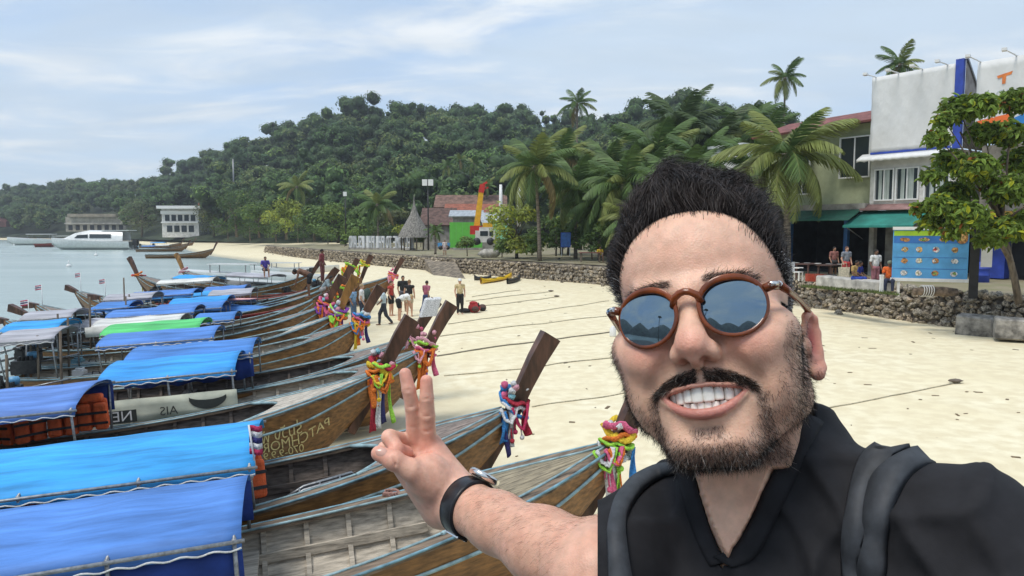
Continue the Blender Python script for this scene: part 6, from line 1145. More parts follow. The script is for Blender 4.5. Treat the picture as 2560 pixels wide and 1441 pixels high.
# paddles, poles and jerry cans cluttering the sterns
rc = random.Random(31); BN = {3: 'the gold lettered boat', 4: 'the bannered boat', 5: 'the white capped boat', 6: 'the middle grey decked boat', 7: 'the green canopied boat', 8: 'the white roofed boat', 9: 'the red railed boat', 14: 'the boat with two roofs'}
BC = (('red', RED), ('blue', BLUE1), ('yellow', FLUO['yellow']), ('pink', FLUO['pink']))
for k in BN:
    r_, H_, M_ = B[k]; V_ = lambda a, b: tuple(M_ @ Vector((rc.uniform(a, b), rc.uniform(-.5, .5), .38)))
    cn_, cm_ = BC[rc.randrange(4)]; simple('bucket', '%s plastic bucket in the stern of %s' % (cn_, BN[k]), 'bucket', V_(.9, 2.0), lambda m: m.lathe([(.01, 0), (.12, 0), (.16, .3), (.15, .3), (.11, .02), (.01, .02)], n=12), cm_, 'buckets in the sterns')
    cn_, cm_ = (('white', FRAMEW), ('blue', BLUE1), ('red', RED))[rc.randrange(3)]; simple('fuel_can', '%s fuel can in the stern of %s' % (cn_, BN[k]), 'fuel can', V_(1.2, 2.4), lambda m: (m.box((0, 0, .2), (.3, .18, .38)), m.tube([(-.1, 0, .42), (.08, 0, .42)], .03, 6), m.tube([(.1, 0, .38), (.1, 0, .46)], .03, 8)), cm_, 'fuel cans in the sterns')
    for sd_, w_ in ((-.75, 'near'), (.75, 'far')): p = M_ @ Vector((rc.uniform(.3, 1.6), sd_, .6)); hh_ = rc.uniform(1.2, 1.9); simple('mooring_pole', 'upright wooden pole at the %s side of the stern of %s' % (w_, BN[k]), 'pole', tuple(p), lambda m: m.tube([(0, 0, -.5), (.03, .02, hh_)], .03, 6), BARK, 'poles on the sterns')
    p = M_ @ Vector((1.9, -.2, .36)); simple('tool_box', 'dark tool box in the stern of %s' % BN[k], 'box', tuple(p), lambda m: (m.box((0, 0, .16), (.5, .34, .3)), m.box((0, 0, .33), (.53, .37, .05)), m.tube([(-.1, 0, .36), (-.08, 0, .42), (.08, 0, .42), (.1, 0, .36)], .015, 5)), IRON, 'tool boxes in the sterns')
# ================================================================== white speedboats
GEL = mat('white_gelcoat', (.72, .73, .72), .3, .06, 2, spec=.5, coat=.3); TINT = GLASS
def speedboat(label, px, py, Y, Lb, head, cabin=1.0, group='white speedboats', roof=True):
    c = at(px, py, Y); t = empty('speedboat', loc=(c.x, c.y, WATER_Z), rz=R(head), label=label, cat='speedboat', group=group); m = MB(); rows = []; s_ = Lb / 12
    for i in range(15):
        x = i / 14; b = 1.65 * s_ * (1 if x < .5 else max(.03, 1 - ((x - .5) / .5) ** 2.3)); sh = (1.25 + .55 * x * x) * s_; k = (-.3 + max(0, x - .75) * 4.2 * max(0, x - .75) * 4) * s_; k = min(k, sh - .1); u = (x - .5) * Lb; rows.append([(u, -b, sh), (u, -b * .95, lerp(k, sh, .5)), (u, 0, k), (u, b * .95, lerp(k, sh, .5)), (u, b, sh)])
    m.grid(rows); m.grid([[r[0], r[-1]] for r in rows][::-1]); m.build('hull', GEL, t)
    if cabin:
        m = MB(); rows = []
        for x, h_ in ((-.42, 2.75), (-.30, 2.85), (.02, 2.95), (.16, 2.6), (.30, 1.85), (.40, 1.55)): b = 1.45 * s_ * (1 if x < .1 else 1 - (x - .1) * 1.8); rows.append([(x * Lb, -b, 1.3 * s_), (x * Lb, -b * .9, h_ * s_ * .96), (x * Lb, 0, h_ * s_), (x * Lb, b * .9, h_ * s_ * .96), (x * Lb, b, 1.3 * s_)])
        m.grid(rows); m.build('cabin', GEL, t)
        for sd in (-1, 1): m = MB(); m.grid([[(-.28 * Lb, sd * 1.46 * s_, 1.75 * s_), (-.28 * Lb, sd * 1.38 * s_, 2.35 * s_)], [(-.02 * Lb, sd * 1.46 * s_, 1.75 * s_), (-.02 * Lb, sd * 1.38 * s_, 2.35 * s_)]]); m.grid([[(0, sd * 1.46 * s_, 1.75 * s_), (0, sd * 1.38 * s_, 2.3 * s_)], [(.17 * Lb, sd * 1.30 * s_, 1.75 * s_), (.13 * Lb, sd * 1.3 * s_, 2.2 * s_)]]); m.build('window_band', TINT, t)
        m = MB(); m.box((-.33 * Lb, 0, 2.9 * s_), (.34 * Lb, 2.7 * s_, .1 * s_)); m.build('sun_roof', GEL, t)
    elif roof:
        m = MB(); m.box((-.1 * Lb, 0, 2.4 * s_), (.45 * Lb, 2.3 * s_, .12 * s_)); m.build('sun_roof', GEL, t)
        for x in (-.28, .1):
            for y in (-1, 1): m = MB(); m.tube([(x * Lb, y * s_, 1.2 * s_), (x * Lb, y * s_, 2.4 * s_)], .04, 6); m.build('roof_post', PIPE, t)
    for y in (-.4, .4): m = MB(); m.box((-.53 * Lb, y * s_, 1.1 * s_), (.5 * s_, .4 * s_, .8 * s_)); m.box((-.53 * Lb, y * s_, .3 * s_), (.2 * s_, .15 * s_, 1.0 * s_)); m.build('outboard', IRON, t)
    return t
speedboat('big white cabin speedboat moored off the far beach', 232, 612, 172, 18.5, 184); speedboat('small white open speedboat at the far left', 90, 603, 230, 17, 186, 0); speedboat('white boat half hidden behind the cabin speedboat', 150, 601, 235, 14, 184, 0)
speedboat('white speedboat behind the beached boats, its roof tilted', 560, 672, 58, 8, 170, 0); speedboat('white speedboat with cream hull in the middle behind the fleet', 640, 690, 50, 7, 172, 0, roof=False); speedboat('white speedboat nearest the stone wall', 745, 682, 56, 8, 168, 0, roof=False); speedboat('white skiff with red bow near the end of the stone wall', 770, 656, 72, 6, 14, 0, roof=False); speedboat('low white skiff left of the red bowed one', 700, 664, 70, 6, 172, 0)
q = at(115, 612, 200); simple('dinghy', 'dark red dinghy in front of the white cabin speedboat', 'dinghy', (q.x, q.y, WATER_Z), lambda m: m.grid([[((x - .5) * 6, -b, .9 + .3 * x * x), ((x - .5) * 6, 0, -.2 + .5 * x ** 4), ((x - .5) * 6, b, .9 + .3 * x * x)] for x, b in ((0, .7), (.3, .9), (.7, .8), (1, .05))]), REDW)
for i, (px, py) in enumerate(((172, 668), (35, 614), (240, 640))): 
    q = onz(px, py, WATER_Z); simple('buoy', ('white mooring buoy with a small flag out on the water', 'white float at the far left of the bay', 'white float in front of the cabin speedboat')[i], 'buoy', tuple(q), lambda m: (m.ball((0, 0, .1), .28, 10, 8), m.tube([(0, 0, .2), (0, 0, .8)], .04, 6)), FRAMEW)
# ================================================================== the pier under the man and the far karst hills behind the viewer
dk_ = MB()
for k in range(44): dk_.box((0, -13.7 + k * .35, 2.12), (46, .34, .14))
struct(dk_.build('pier', mat('dark_concrete', (.10, .10, .10), .8, .25, 1.5, bump=.3, bscale=12)))
for k in range(9):
    for y in (-13.0, 1.0): m = MB(); m.tube([(-16 + k * 4, y, 2.05), (-16 + k * 4, y, -3)], .18, 10); o = m.build('pier_pile', GREYC); tag(o, '%s concrete pile from the left under the %s edge of the pier' % (ORD[k], 'near' if y > 0 else 'far'), 'pile', 'pier piles')
rl = empty('railing', loc=(0, -13.5, 2.19), label='grey pipe railing on the far side of the pier', cat='railing')
for z in (.55, 1.05): m = MB(); m.tube([(-17, 0, z), (17, 0, z)], .03, 8); m.build('rail', PIPE, rl)
for k in range(18): m = MB(); m.tube([(-17 + k * 2, 0, 0), (-17 + k * 2, 0, 1.05)], .03, 8); m.build('post', PIPE, rl)
lp = empty('lamp_post', loc=(-8.0, -7.5, 2.19), label='lamp post standing on the pier behind the viewer', cat='lamp post'); m = MB(); m.tube([(0, 0, 0), (0, 0, 5.6)], [.09, .06], 8); m.build('pole', IRON, lp); m = MB(); m.lathe([(.05, 5.6), (.5, 5.65), (.42, 5.8), (.06, 5.95)], n=14); m.build('lamp_head', IRON, lp)
def karst(label, ang, dist, h, w, seed):
    x, y = math.sin(R(ang)) * dist, math.cos(R(ang)) * dist; t = random.Random(seed); m = MB(); rows = []; n = 30
    for i in range(9):
        f = i / 8; row = []
        for k in range(n): a = 2 * math.pi * k / n; rr = w * (1 - f ** 2.6 * .86) * (1 + .18 * math.sin(a * 3 + seed) + .10 * math.sin(a * 7 + f * 3 + seed * 2) + t.uniform(-.05, .05)); row.append((rr * math.cos(a), rr * .7 * math.sin(a), -3 + (h + 3) * f * (1 + .08 * math.sin(a * 2 + seed))))
        rows.append(row)
    m.grid(rows, 0, True, True); m.f.append(tuple(8 * n + k for k in range(n))); m.m.append(0); m.sm.append(True); o = m.build('karst_hill', mat('karst_forest', (.04, .06, .035), .95, .4, .05, bump=.8, bscale=.3, bdist=2), loc=(x, y, 0)); struct(o)
for i, (a, d, h, w) in enumerate(((-112, 700, 120, 210), (-138, 800, 170, 230), (-160, 760, 130, 190), (-182, 820, 180, 220), (-205, 780, 120, 200), (-92, 900, 140, 260), (-128, 950, 150, 200), (-222, 900, 150, 260))): karst('', a, d, h, w, i)
# ================================================================== the man taking the picture
def rot3(a, b, c):
    ca, sa = math.cos(a), math.sin(a); cb, sb = math.cos(b), math.sin(b); cc, s_ = math.cos(c), math.sin(c)
    return np.array([[cc, 0, s_], [0, 1, 0], [-s_, 0, cc]]) @ np.array([[1, 0, 0], [0, cb, -sb], [0, sb, cb]]) @ np.array([[ca, -sa, 0], [sa, ca, 0], [0, 0, 1]])
HR = rot3(R(-24.0), R(-14.0), R(-4.4)); HT = np.array([179., 655., -36.])
def head2cam(p): return np.asarray(p, float) @ HR.T + HT
def cam2head(p): return (np.asarray(p, float) - HT) @ HR
def cam2world(p): return (np.asarray(p, float) / 1000) @ RCAM.T + np.array(CAMP)
def hp(px, py, d): return np.array((d * (px - CX) / F, d, -d * (py - CY) / F))
rng = np.random.default_rng(7)
def g2(x, c, w): return np.exp(-((x - c) / w) ** 2)

def build_head():
    s = SDF((-100, -134, -205), (100, 116, 140), 1.5)
    s.ell((0, 8, 42), (72.5, 94, 82), 0)
    s.ell((0, -38, 48), (66, 51, 54), 22)                      # forehead
    s.ell((0, -18, -32), (63, 69, 78), 24)                     # face block
    for sg in (-1, 1):
        s.cap((sg * 62, 2, -18), (sg * 57, -10, -68), 10, 13, 18)        # ramus
        s.cap((sg * 55, -14, -72), (sg * 20, -68, -104), 14, 15, 20)     # jaw line
        s.ell((sg * 54, -58, -20), (22, 26, 22), 18)                     # cheekbone
        s.ell((sg * 40, -77, -30), (22, 19, 20), 13)                     # smiling cheek
        s.ell((sg * 47, -56, -60), (17, 22, 24), 18)                     # full lower cheek
        s.ell((sg * 54, -32, -46), (14, 32, 30), 20)
        s.cap((sg * 40, -80, 20), (sg * 9, -88, 19), 8, 7, 14)           # brow
    s.ell((0, -72, -102), (25, 18, 15), 16)                     # chin
    s.ell((0, -62, -70), (40, 28, 34), 18)                      # muzzle
    for sg in (-1, 1): s.ell((sg * 32, -96, 1), (16, 10, 11), 12, 's')
    s.cap((0, -84, 14), (0, -103.5, -20), 8.4, 10.4, 13)            # nose
    s.ell((0, -106.5, -29), (12.4, 11.6, 9.2), 10)
    for sg in (-1, 1): s.ell((sg * 13.0, -97.5, -33.5), (7.6, 10.5, 7.8), 6)
    s.cap((0, -105, -37.5), (0, -95, -42.5), 5, 4.6, 5)
    for sg in (-1, 1): s.ell((sg * 7.8, -102.5, -41.6), (4.4, 6.2, 4.2), 2.0, 's')
    for sg in (-1, 1): s.chain([(sg * 21, -99, -31), (sg * 29, -94, -44), (sg * 41, -85, -59), (sg * 45, -79, -74)], [1.6, 2.8, 2.9, 1.4], 8, 's')
    xs = np.linspace(-1, 1, 15)                                 # lips
    up = [(x * 34, -94.6 + 14.5 * x * x, -57.6 - 4.2 * abs(x) ** 1.7) for x in xs]
    lo = [(x * 34, -93.4 + 13.0 * x * x, -79.4 + 16.6 * abs(x) ** 2.2) for x in xs]
    s.chain(up, [1.5 - .5 * x * x for x in xs], 8, kin=2.5); s.chain(lo, [4.0 - 2.4 * x * x for x in xs], 7, kin=2.5)
    s.ell((0, -93, -92), (17, 5, 4.5), 9, 's')
    s.cap((0, -98, -46), (0, -97, -53), 2.0, 2.4, 5, 's')
    # mouth opening
    w, g = s._win((-36, -125, -86), (36, -58, -52), 6); X, Y, Z = g
    zu = -60.0 - 3.0 * np.abs(X / 30) ** 1.8; zl = -75.2 + 12.0 * np.abs(X / 30) ** 2.2
    e = np.maximum(np.maximum(Z - zu, zl - Z), np.maximum(np.abs(X) - 30, Y + 66)); e = e + 0 * X + 0 * Y
    s._app(w, e.astype(np.float32), 1.4, 's')
    for sg in (-1, 1):                                          # ears
        Mx = np.array(Matrix.Rotation(R(sg * 38), 3, 'Z')); ox = 0 if sg > 0 else 7; oz = -7
        s.ell((sg * (78.5 - ox), 9, -20 + oz), (4.4, 10, 26), 5, M=Mx)
        hel = [(sg * (75 - ox), -1, -8 + oz), (sg * (79 - ox), 0, 6 + oz), (sg * (81.5 - ox), 6, 8 + oz), (sg * (84.5 - ox), 12, 4 + oz), (sg * (85 - ox), 16, -8 + oz), (sg * (84 - ox), 15, -24 + oz), (sg * (84 - ox), 13, -38 + oz), (sg * (80.5 - ox), 7, -43 + oz), (sg * (78 - ox), 3, -42 + oz)]
        s.chain(hel, [2.4, 2.7, 2.9, 3.0, 3.0, 3.0, 3.6, 5.2, 4.6], 3.5)
        s.ell((sg * (83.5 - ox), 5, -15 + oz), (5.6, 6.5, 15), 2.5, 's', M=Mx)
        s.ell((sg * (76 - ox), -2, -20 + oz), (4, 4.5, 7), 4)
    nb = cam2head((240, 694, -225)); nt = np.array((0, 18, -60))
    s.cap(nt, nb, 55, 60, 16); s.cap(cam2head((190, 660, -150)), cam2head((188, 622, -232)), 24, 24, 26)
    for sg in (-1, 1): s.cap((sg * 52, 12, -70), cam2head((186 + sg * 14, 612 - sg * 10, -228)), 12, 10, 18)
    V, Fq = s.mesh(); V = relax(V, Fq, 3)
    return V, Fq
HV, HF = build_head(); HN = vnormals(HV, HF)
X, Y, Z = HV.T
def mous_mask(x, y, z):
    ax = np.abs(x)
    return sstep(6.8, 2.6, np.abs(z - np.interp(ax, [0, 16, 30, 39], [-50.2, -50.8, -56.5, -63])) * np.interp(ax, [0, 12, 38], [1.0, .95, 1.35])) * sstep(40, 36, ax) * (y < -60) * (0.15 + .85 * sstep(0.8, 3.5, ax))
def beard_mask(x, y, z):
    ax = np.abs(x)
    cheek = np.interp(ax, [0, 30, 41, 50, 60, 68, 80], [-98, -94, -74, -66, -48, -12, -4])
    m = sstep(cheek + 6, cheek - 10, z) * (z < 30) * np.interp(ax, [30, 46, 60, 70], [.9, .34, .42, .9])
    gote = sstep(6, 3, np.abs(ax - 42)) * sstep(-62, -68, z) * sstep(-118, -100, z) * (y < -50)
    soul = sstep(17, 9, ax) * sstep(-87.5, -90, z) * sstep(-101, -97, z) * (y < -60) * .8
    chin = sstep(-97, -105, z) * (ax < 50)
    line = sstep(-100, -112, z + .15 * (y + 70)) * (z > -140)
    m = np.maximum(np.maximum(m * .6, gote * .7), np.maximum(soul, np.maximum(chin * .85, line)))
    neck = sstep(-127, -116, z); back = sstep(10, -4, y)
    lipz = (ax < 34) & (z < np.interp(ax, [0, 34], [-55, -60])) & (z > np.interp(ax, [0, 20, 34], [-87, -82, -64])) & (y < -60)
    return np.clip(m * neck * back, 0, 1) * np.where(lipz, 0, 1)
HX, HZ = 69.5, 85.
def fore(x, z): return (np.abs(x) / HX) ** 2.35 + (np.abs(z) / HZ) ** 2.35
def hair_mask(x, y, z):
    e = fore(x, z)
    front = sstep(.98, 1.05, e) * (z > -26)
    side = (np.abs(x) > 55) * sstep(-40, -34, y) * (z > -36)
    back = (y > 0) * (z > -75)
    ear = (np.abs(x) > 72) & (z < 10) & (y > -8) & (y < 34)
    m = np.where(y < -10, np.where(z > 8, front, np.maximum(side, 0) * (np.abs(x) > 62)), np.maximum(np.maximum(back, side), (z > 10)))
    return np.where(ear, 0, m)
BM = beard_mask(X, Y, Z); HM = hair_mask(X, Y, Z)
def skin_colors(V, N):
    x, y, z = V.T; ax = np.abs(x)
    c = np.tile(np.array((.76, .475, .335)), (len(V), 1))
    def blend(m, col, k=1.0): c[:] = c * (1 - (m * k)[:, None]) + np.array(col) * (m * k)[:, None]
    red = np.maximum(g2(ax, 40, 20) * g2(z, -26, 18) * (y < -40), g2(x, 0, 17) * g2(z, -28, 14) * (y < -80))
    blend(red, (.74, .335, .25), .75)
    blend(g2(z, 50, 40) * (y < -30), (.78, .485, .36), .6)
    blend(g2(ax, 7.8, 3.4) * g2(z, -39.5, 2.6) * g2(y, -102, 6), (.16, .05, .04), .9)  # dark nostril marks: the shade inside is put into the skin colour
    ear = sstep(74, 80, ax) * (y > -12) * (z < 20); blend(ear, (.62, .27, .20), .7)
    conc = (g2(ax, 80, 5) * g2(y, 7, 7) * g2(z, -21, 14)); blend(conc, (.42, .05, .05), .85)
    zl = np.interp(ax, [0, 8, 20, 34, 36], [-55.4, -54.9, -57.0, -61.0, -62.5]); zb = np.interp(ax, [0, 12, 22, 33, 36], [-84.4, -82.4, -77.0, -65, -63])
    lip = sstep(zb - .9, zb + .9, z) * sstep(zl + .8, zl - .8, z) * sstep(36, 34, ax) * (y < -60)
    bm = beard_mask(x, y, z); mm = mous_mask(x, y, z)
    blend(bm * (1 - lip), (.25, .175, .14), .58); blend(mm * (1 - lip), (.13, .09, .075), .6)
    blend(lip * np.where(z > -64, .6, .85), (.50, .185, .155), 1.0)
    inner = sstep(0, 4, y - (-90.5 + .0125 * x * x)) * (ax < 30) * (z < -57) * (z > -82) * (y < -50); blend(inner, (.16, .03, .03), 1)
    blend(sstep(4.6, 1.5, np.abs(z - (24.5 - .005 * (ax - 26) ** 2))) * sstep(9, 15, ax) * sstep(54, 42, ax) * (y < -50), (.16, .10, .08), .6)
    hm = hair_mask(x, y, z); blend(hm, (.05, .04, .035), .9)
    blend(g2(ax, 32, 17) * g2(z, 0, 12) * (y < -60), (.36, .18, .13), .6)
    return np.c_[c, np.ones(len(c))]
HC_ = skin_colors(HV, HN)

def skin_material():
    m = bpy.data.materials.new('skin'); m.use_nodes = True; nt = m.node_tree; N = nt.nodes.new; L = nt.links.new; b = nt.nodes['Principled BSDF']
    a = N('ShaderNodeAttribute'); a.attribute_name = 'Col'
    tc = N('ShaderNodeTexCoord')
    n = N('ShaderNodeTexNoise'); n.inputs['Scale'].default_value = 90; n.inputs['Detail'].default_value = 6; L(tc.outputs['Object'], n.inputs['Vector'])
    mr = N('ShaderNodeMapRange'); mr.inputs['From Min'].default_value = .3; mr.inputs['From Max'].default_value = .7; mr.inputs['To Min'].default_value = .86; mr.inputs['To Max'].default_value = 1.1; L(n.outputs['Fac'], mr.inputs['Value'])
    mx = N('ShaderNodeMix'); mx.data_type = 'RGBA'; mx.blend_type = 'MULTIPLY'; mx.inputs[0].default_value = 1; L(a.outputs['Color'], mx.inputs[6]); L(mr.outputs[0], mx.inputs[7])
    nb_ = N('ShaderNodeTexNoise'); nb_.inputs['Scale'].default_value = 34; nb_.inputs['Detail'].default_value = 8; nb_.inputs['Roughness'].default_value = .7; L(tc.outputs['Object'], nb_.inputs['Vector'])
    m3 = N('ShaderNodeMapRange'); m3.inputs['From Min'].default_value = .42; m3.inputs['From Max'].default_value = .72; m3.inputs['To Max'].default_value = .5; L(nb_.outputs['Fac'], m3.inputs['Value'])
    mb_ = N('ShaderNodeMix'); mb_.data_type = 'RGBA'; mb_.blend_type = 'MULTIPLY'; L(m3.outputs[0], mb_.inputs[0]); L(mx.outputs[2], mb_.inputs[6]); mb_.inputs[7].default_value = (.97, .76, .70, 1)
    L(mb_.outputs[2], b.inputs['Base Color'])
    b.inputs['Roughness'].default_value = .45; b.inputs['Specular IOR Level'].default_value = .42
    b.inputs['Subsurface Weight'].default_value = .25; b.inputs['Subsurface Radius'].default_value = (.010, .0042, .0022); b.inputs['Subsurface Scale'].default_value = 1.0
    v = N('ShaderNodeTexVoronoi'); v.inputs['Scale'].default_value = 620; L(tc.outputs['Object'], v.inputs['Vector'])
    n2 = N('ShaderNodeTexNoise'); n2.inputs['Scale'].default_value = 260; n2.inputs['Detail'].default_value = 5; L(tc.outputs['Object'], n2.inputs['Vector'])
    ad = N('ShaderNodeMath'); ad.operation = 'ADD'; L(v.outputs['Distance'], ad.inputs[0]); L(n2.outputs['Fac'], ad.inputs[1])
    bp = N('ShaderNodeBump'); bp.inputs['Strength'].default_value = .32; bp.inputs['Distance'].default_value = .0007; L(ad.outputs[0], bp.inputs['Height']); L(bp.outputs[0], b.inputs['Normal'])
    return m
SKIN = skin_material()

# ---- arm with the raised hand
LJ = hp(1676, 1312, 770.); RJ = np.array((346., 570., -206.)); ELB = hp(1512, 1446, 655.); WR = hp(1160, 1263, 820.)
def build_arm():
    lo = (-170, 600, -400); s = SDF(lo, (190, 905, -82), 1.5)
    D = 0
    fwd = (WR - ELB) / np.linalg.norm(WR - ELB)
    s.cap(LJ, ELB, 50, 46, 0)
    s.cap(ELB, lerp(ELB, WR, .38), 38, 34.5, 26); s.cap(lerp(ELB, WR, .38), lerp(ELB, WR, .72), 34.5, 29.5, 20); s.cap(lerp(ELB, WR, .72), WR, 29.5, 28, 16)
    # palm
    s.cap(WR, hp(1118, 1228, 836), 28.5, 25, 14)
    s.cap(hp(1012, 1148, 862), hp(1105, 1268, 842), 19, 25, 14)
    s.cap(hp(1048, 1118, 860), hp(1126, 1248, 842), 15, 24, 14)
    s.cap(hp(1080, 1112, 856), hp(1140, 1226, 842), 12.5, 21, 14)
    s.ell(hp(1068, 1192, 822), (25, 20, 26), 14)               # thenar
    s.chain([hp(1037, 1094, 852), hp(1031, 1018, 842), hp(1022, 975, 839), hp(1013, 935, 842)], [9.8, 8.5, 8.0, 7.0], 5, kin=2)
    s.chain([hp(1070, 1100, 851), hp(1069, 1040, 842), hp(1067, 996, 839), hp(1066, 953, 842)], [9.8, 8.7, 8.1, 7.2], 5, kin=2)
    s.chain([hp(1016, 1104, 858), hp(974, 1094, 828), hp(992, 1124, 818), hp(1018, 1131, 834)], [9.6, 9.0, 8.2, 7.2], 3.5, kin=3)
    s.chain([hp(1002, 1132, 864), hp(962, 1122, 842), hp(984, 1150, 832)], [8.6, 8.0, 7.2], 3, kin=3)
    s.chain([hp(1080, 1208, 818), hp(1030, 1177, 806), hp(985, 1152, 803), hp(947, 1134, 807)], [18, 12.6, 10.2, 8.6], 7, kin=4)
    s.ell(hp(984, 1152, 802), (10.8, 10.8, 10.4), 4)
    # creases
    s.chain([hp(1086, 1112, 836), hp(1052, 1126, 838), hp(1040, 1150, 833), hp(1052, 1178, 812)], [1.4, 2.0, 2.0, 1.0], 4, 's')
    s.chain([hp(1075, 1120, 838), hp(1062, 1150, 836), hp(1062, 1175, 815)], [1.0, 1.7, 1.0], 4, 's')
    for a, b in (((1018, 1020, 833), (1044, 1016, 833)), ((1055, 1042, 833), (1081, 1040, 833)), ((1010, 978, 831), (1034, 974, 831)), ((1054, 999, 831), (1080, 997, 831)),
                 ((1020, 1070, 838), (1050, 1066, 838)), ((1055, 1080, 838), (1086, 1077, 838)), ((982, 1142, 792), (990, 1164, 793))):
        s.cap(hp(*a), hp(*b), .95, .95, 2.4, 's')
    cr = lerp(ELB, WR, .10)                                     # fold of the elbow
    s.chain([hp(1470, 1318, 622), hp(1450, 1370, 612), hp(1442, 1440, 612)], [2, 3, 3], 6, 's')
    for t in (.98, 1.03): 
        c = lerp(ELB, WR, t); s.cap(c + (-14, -27, 10), c + (4, -29, -16), .8, .8, 3, 's')
    V, Fq = s.mesh(); return relax(V, Fq, 3), Fq
AV, AF = build_arm()
def arm_colors(V):
    c = np.tile(np.array((.74, .44, .325)), (len(V), 1)); w = V
    def near(p, r): return np.exp(-(np.linalg.norm(w - p, axis=1) / r) ** 2)
    for p, r in ((hp(1013, 930, 836), 20), (hp(1066, 946, 836), 20), (hp(950, 1136, 800), 18), (hp(1010, 1130, 815), 16), (hp(1062, 1130, 838), 24), (hp(1110, 1240, 820), 20)):
        m = near(p, r)[:, None] * .6; c = c * (1 - m) + np.array((.72, .32, .24)) * m
    t = np.clip(((V - ELB) @ (WR - ELB)) / ((WR - ELB) @ (WR - ELB)), -1, 2)
    m = (sstep(-.25, .25, t) * sstep(1.05, .7, t))[:, None] * .45; c = c * (1 - m) + np.array((.62, .34, .23)) * m
    return np.c_[c, np.ones(len(c))]
AC = arm_colors(AV)
# ---- the arm that holds the camera (leaves the picture on the right)
def build_arm2():
    EL2 = np.array((470., 400., -300.)); W2 = np.array((150., 80., -150.))
    s = SDF((90, -20, -380), (560, 620, -90), 4.5)
    s.chain([RJ, EL2], [52, 44], 0); s.cap(EL2, lerp(EL2, W2, .4), 41, 36, 20); s.cap(lerp(EL2, W2, .4), W2, 36, 27, 16); s.cap(W2, W2 + (-45, -30, 35), 24, 20, 10)
    for i in range(4): s.cap(W2 + (-35, -40 + i * 14, 30 - i * 10), W2 + (-95, -48 + i * 12, 62 - i * 14), 9, 7, 3)
    s.cap(W2 + (-20, -50, 20), W2 + (-60, -80, 45), 10, 8, 4)
    V, Fq = s.mesh(); return relax(V, Fq, 2), Fq
BV, BF = build_arm2()

man = empty('person', loc=(0, 0, 0), label='smiling man in round sunglasses and black shirt taking a selfie, two fingers raised', cat='person')
man.location = Vector(cam2world((240, 700, -1600))) ; man.location.z = 2.2
def M_child(o): o.parent = man; o.matrix_parent_inverse = Matrix.Translation(-man.location); return o
def mk(name, V, Fq, m, smooth=True, col=None): return M_child(link(name, np_mesh(name, V, Fq, m, smooth, col=col)))
HEADW = Matrix([[*r, 0] for r in (RCAM @ HR)]).to_4x4() if False else None
def h2w(p): return cam2world(head2cam(p))
def mbuild(mb, name, m, parent='man'):
    mb.v = [tuple(p) for p in h2w(np.array(mb.v))]
    o = mb.build(name, m)
    return M_child(o) if parent == 'man' else o
# ---- teeth, each its own piece
TOOTH = mat('tooth_enamel', (.88, .85, .77), .22, .05, 60, spec=.6, coat=.3)
GUM = mat('gum', (.30, .06, .055), .35, .1, 40)
def tooth(w, h, t):
    mb = MB(); rows = []
    for i, (f, k) in enumerate(((-.5, .72), (-.47, .88), (-.36, .98), (0, 1.0), (.3, .95), (.5, .86))):
        row = []
        for j in range(14):
            a = 2 * math.pi * j / 14; cx = math.copysign(abs(math.cos(a)) ** .7, math.cos(a)); cy = math.copysign(abs(math.sin(a)) ** .7, math.sin(a))
            row.append((cx * w / 2 * k, cy * t / 2 * (1 if i else .6), f * h))
        rows.append(row)
    mb.grid(rows, 0, True, True); mb.f.append(tuple(range(14))[::-1]); mb.m.append(0); mb.sm.append(True); return mb
for jaw, widths in (('u', [8.4, 6.7, 7.2, 6.4, 6.0]), ('l', [5.3, 5.6, 6.2, 6.2])):
    for sg in (-1, 1):
        xx = 0.0
        for i, w in enumerate(widths):
            xc = sg * (xx + w / 2); xx += w * (.985 if i < 2 else .88)
            q = .0185 if jaw == 'u' else .020
            yc = -88.6 + q * xc * xc if jaw == 'u' else -86.2 + q * xc * xc
            h = (11.4, 10.4, 11.0, 9.6, 8.4)[i] if jaw == 'u' else (8.2, 8, 8, 7)[i]
            zb = (-70.6, -69.9, -70.6, -69.3, -68)[i] if jaw == 'u' else 0
            a = math.atan(2 * q * xc); tb = tooth(w * 1.09, h, 6.0)
            dz = zb + h / 2 if jaw == 'u' else (-70.3, -70.5, -70.2, -71.0)[i] - h / 2
            flip = 1 if jaw == 'u' else -1
            tb.v = [(xc + x * math.cos(a) - y * math.sin(a), yc + x * math.sin(a) + y * math.cos(a), dz + z * flip) for x, y, z in tb.v]
            if jaw == 'l': tb.f = [f[::-1] for f in tb.f]
            mbuild(tb, 'tooth', TOOTH)
gm = MB(); gm.tube([(x, -85.5 + .0185 * x * x, -58.6) for x in np.linspace(-26, 26, 17)], 3.0, 8); gm.tube([(x, -83 + .02 * x * x, -81) for x in np.linspace(-24, 24, 17)], 4.0, 8)
gm.ball((0, -68, -74), (20, 16, 6), 12, 8); mbuild(gm, 'gums', GUM)
eb = mat('eye_white', (.7, .68, .65), .2, .03, 30)
for sg in (-1, 1):
    e = MB(); e.ball((sg * 32, -77, -1), 12.2, 16, 12); mbuild(e, 'eye', eb)
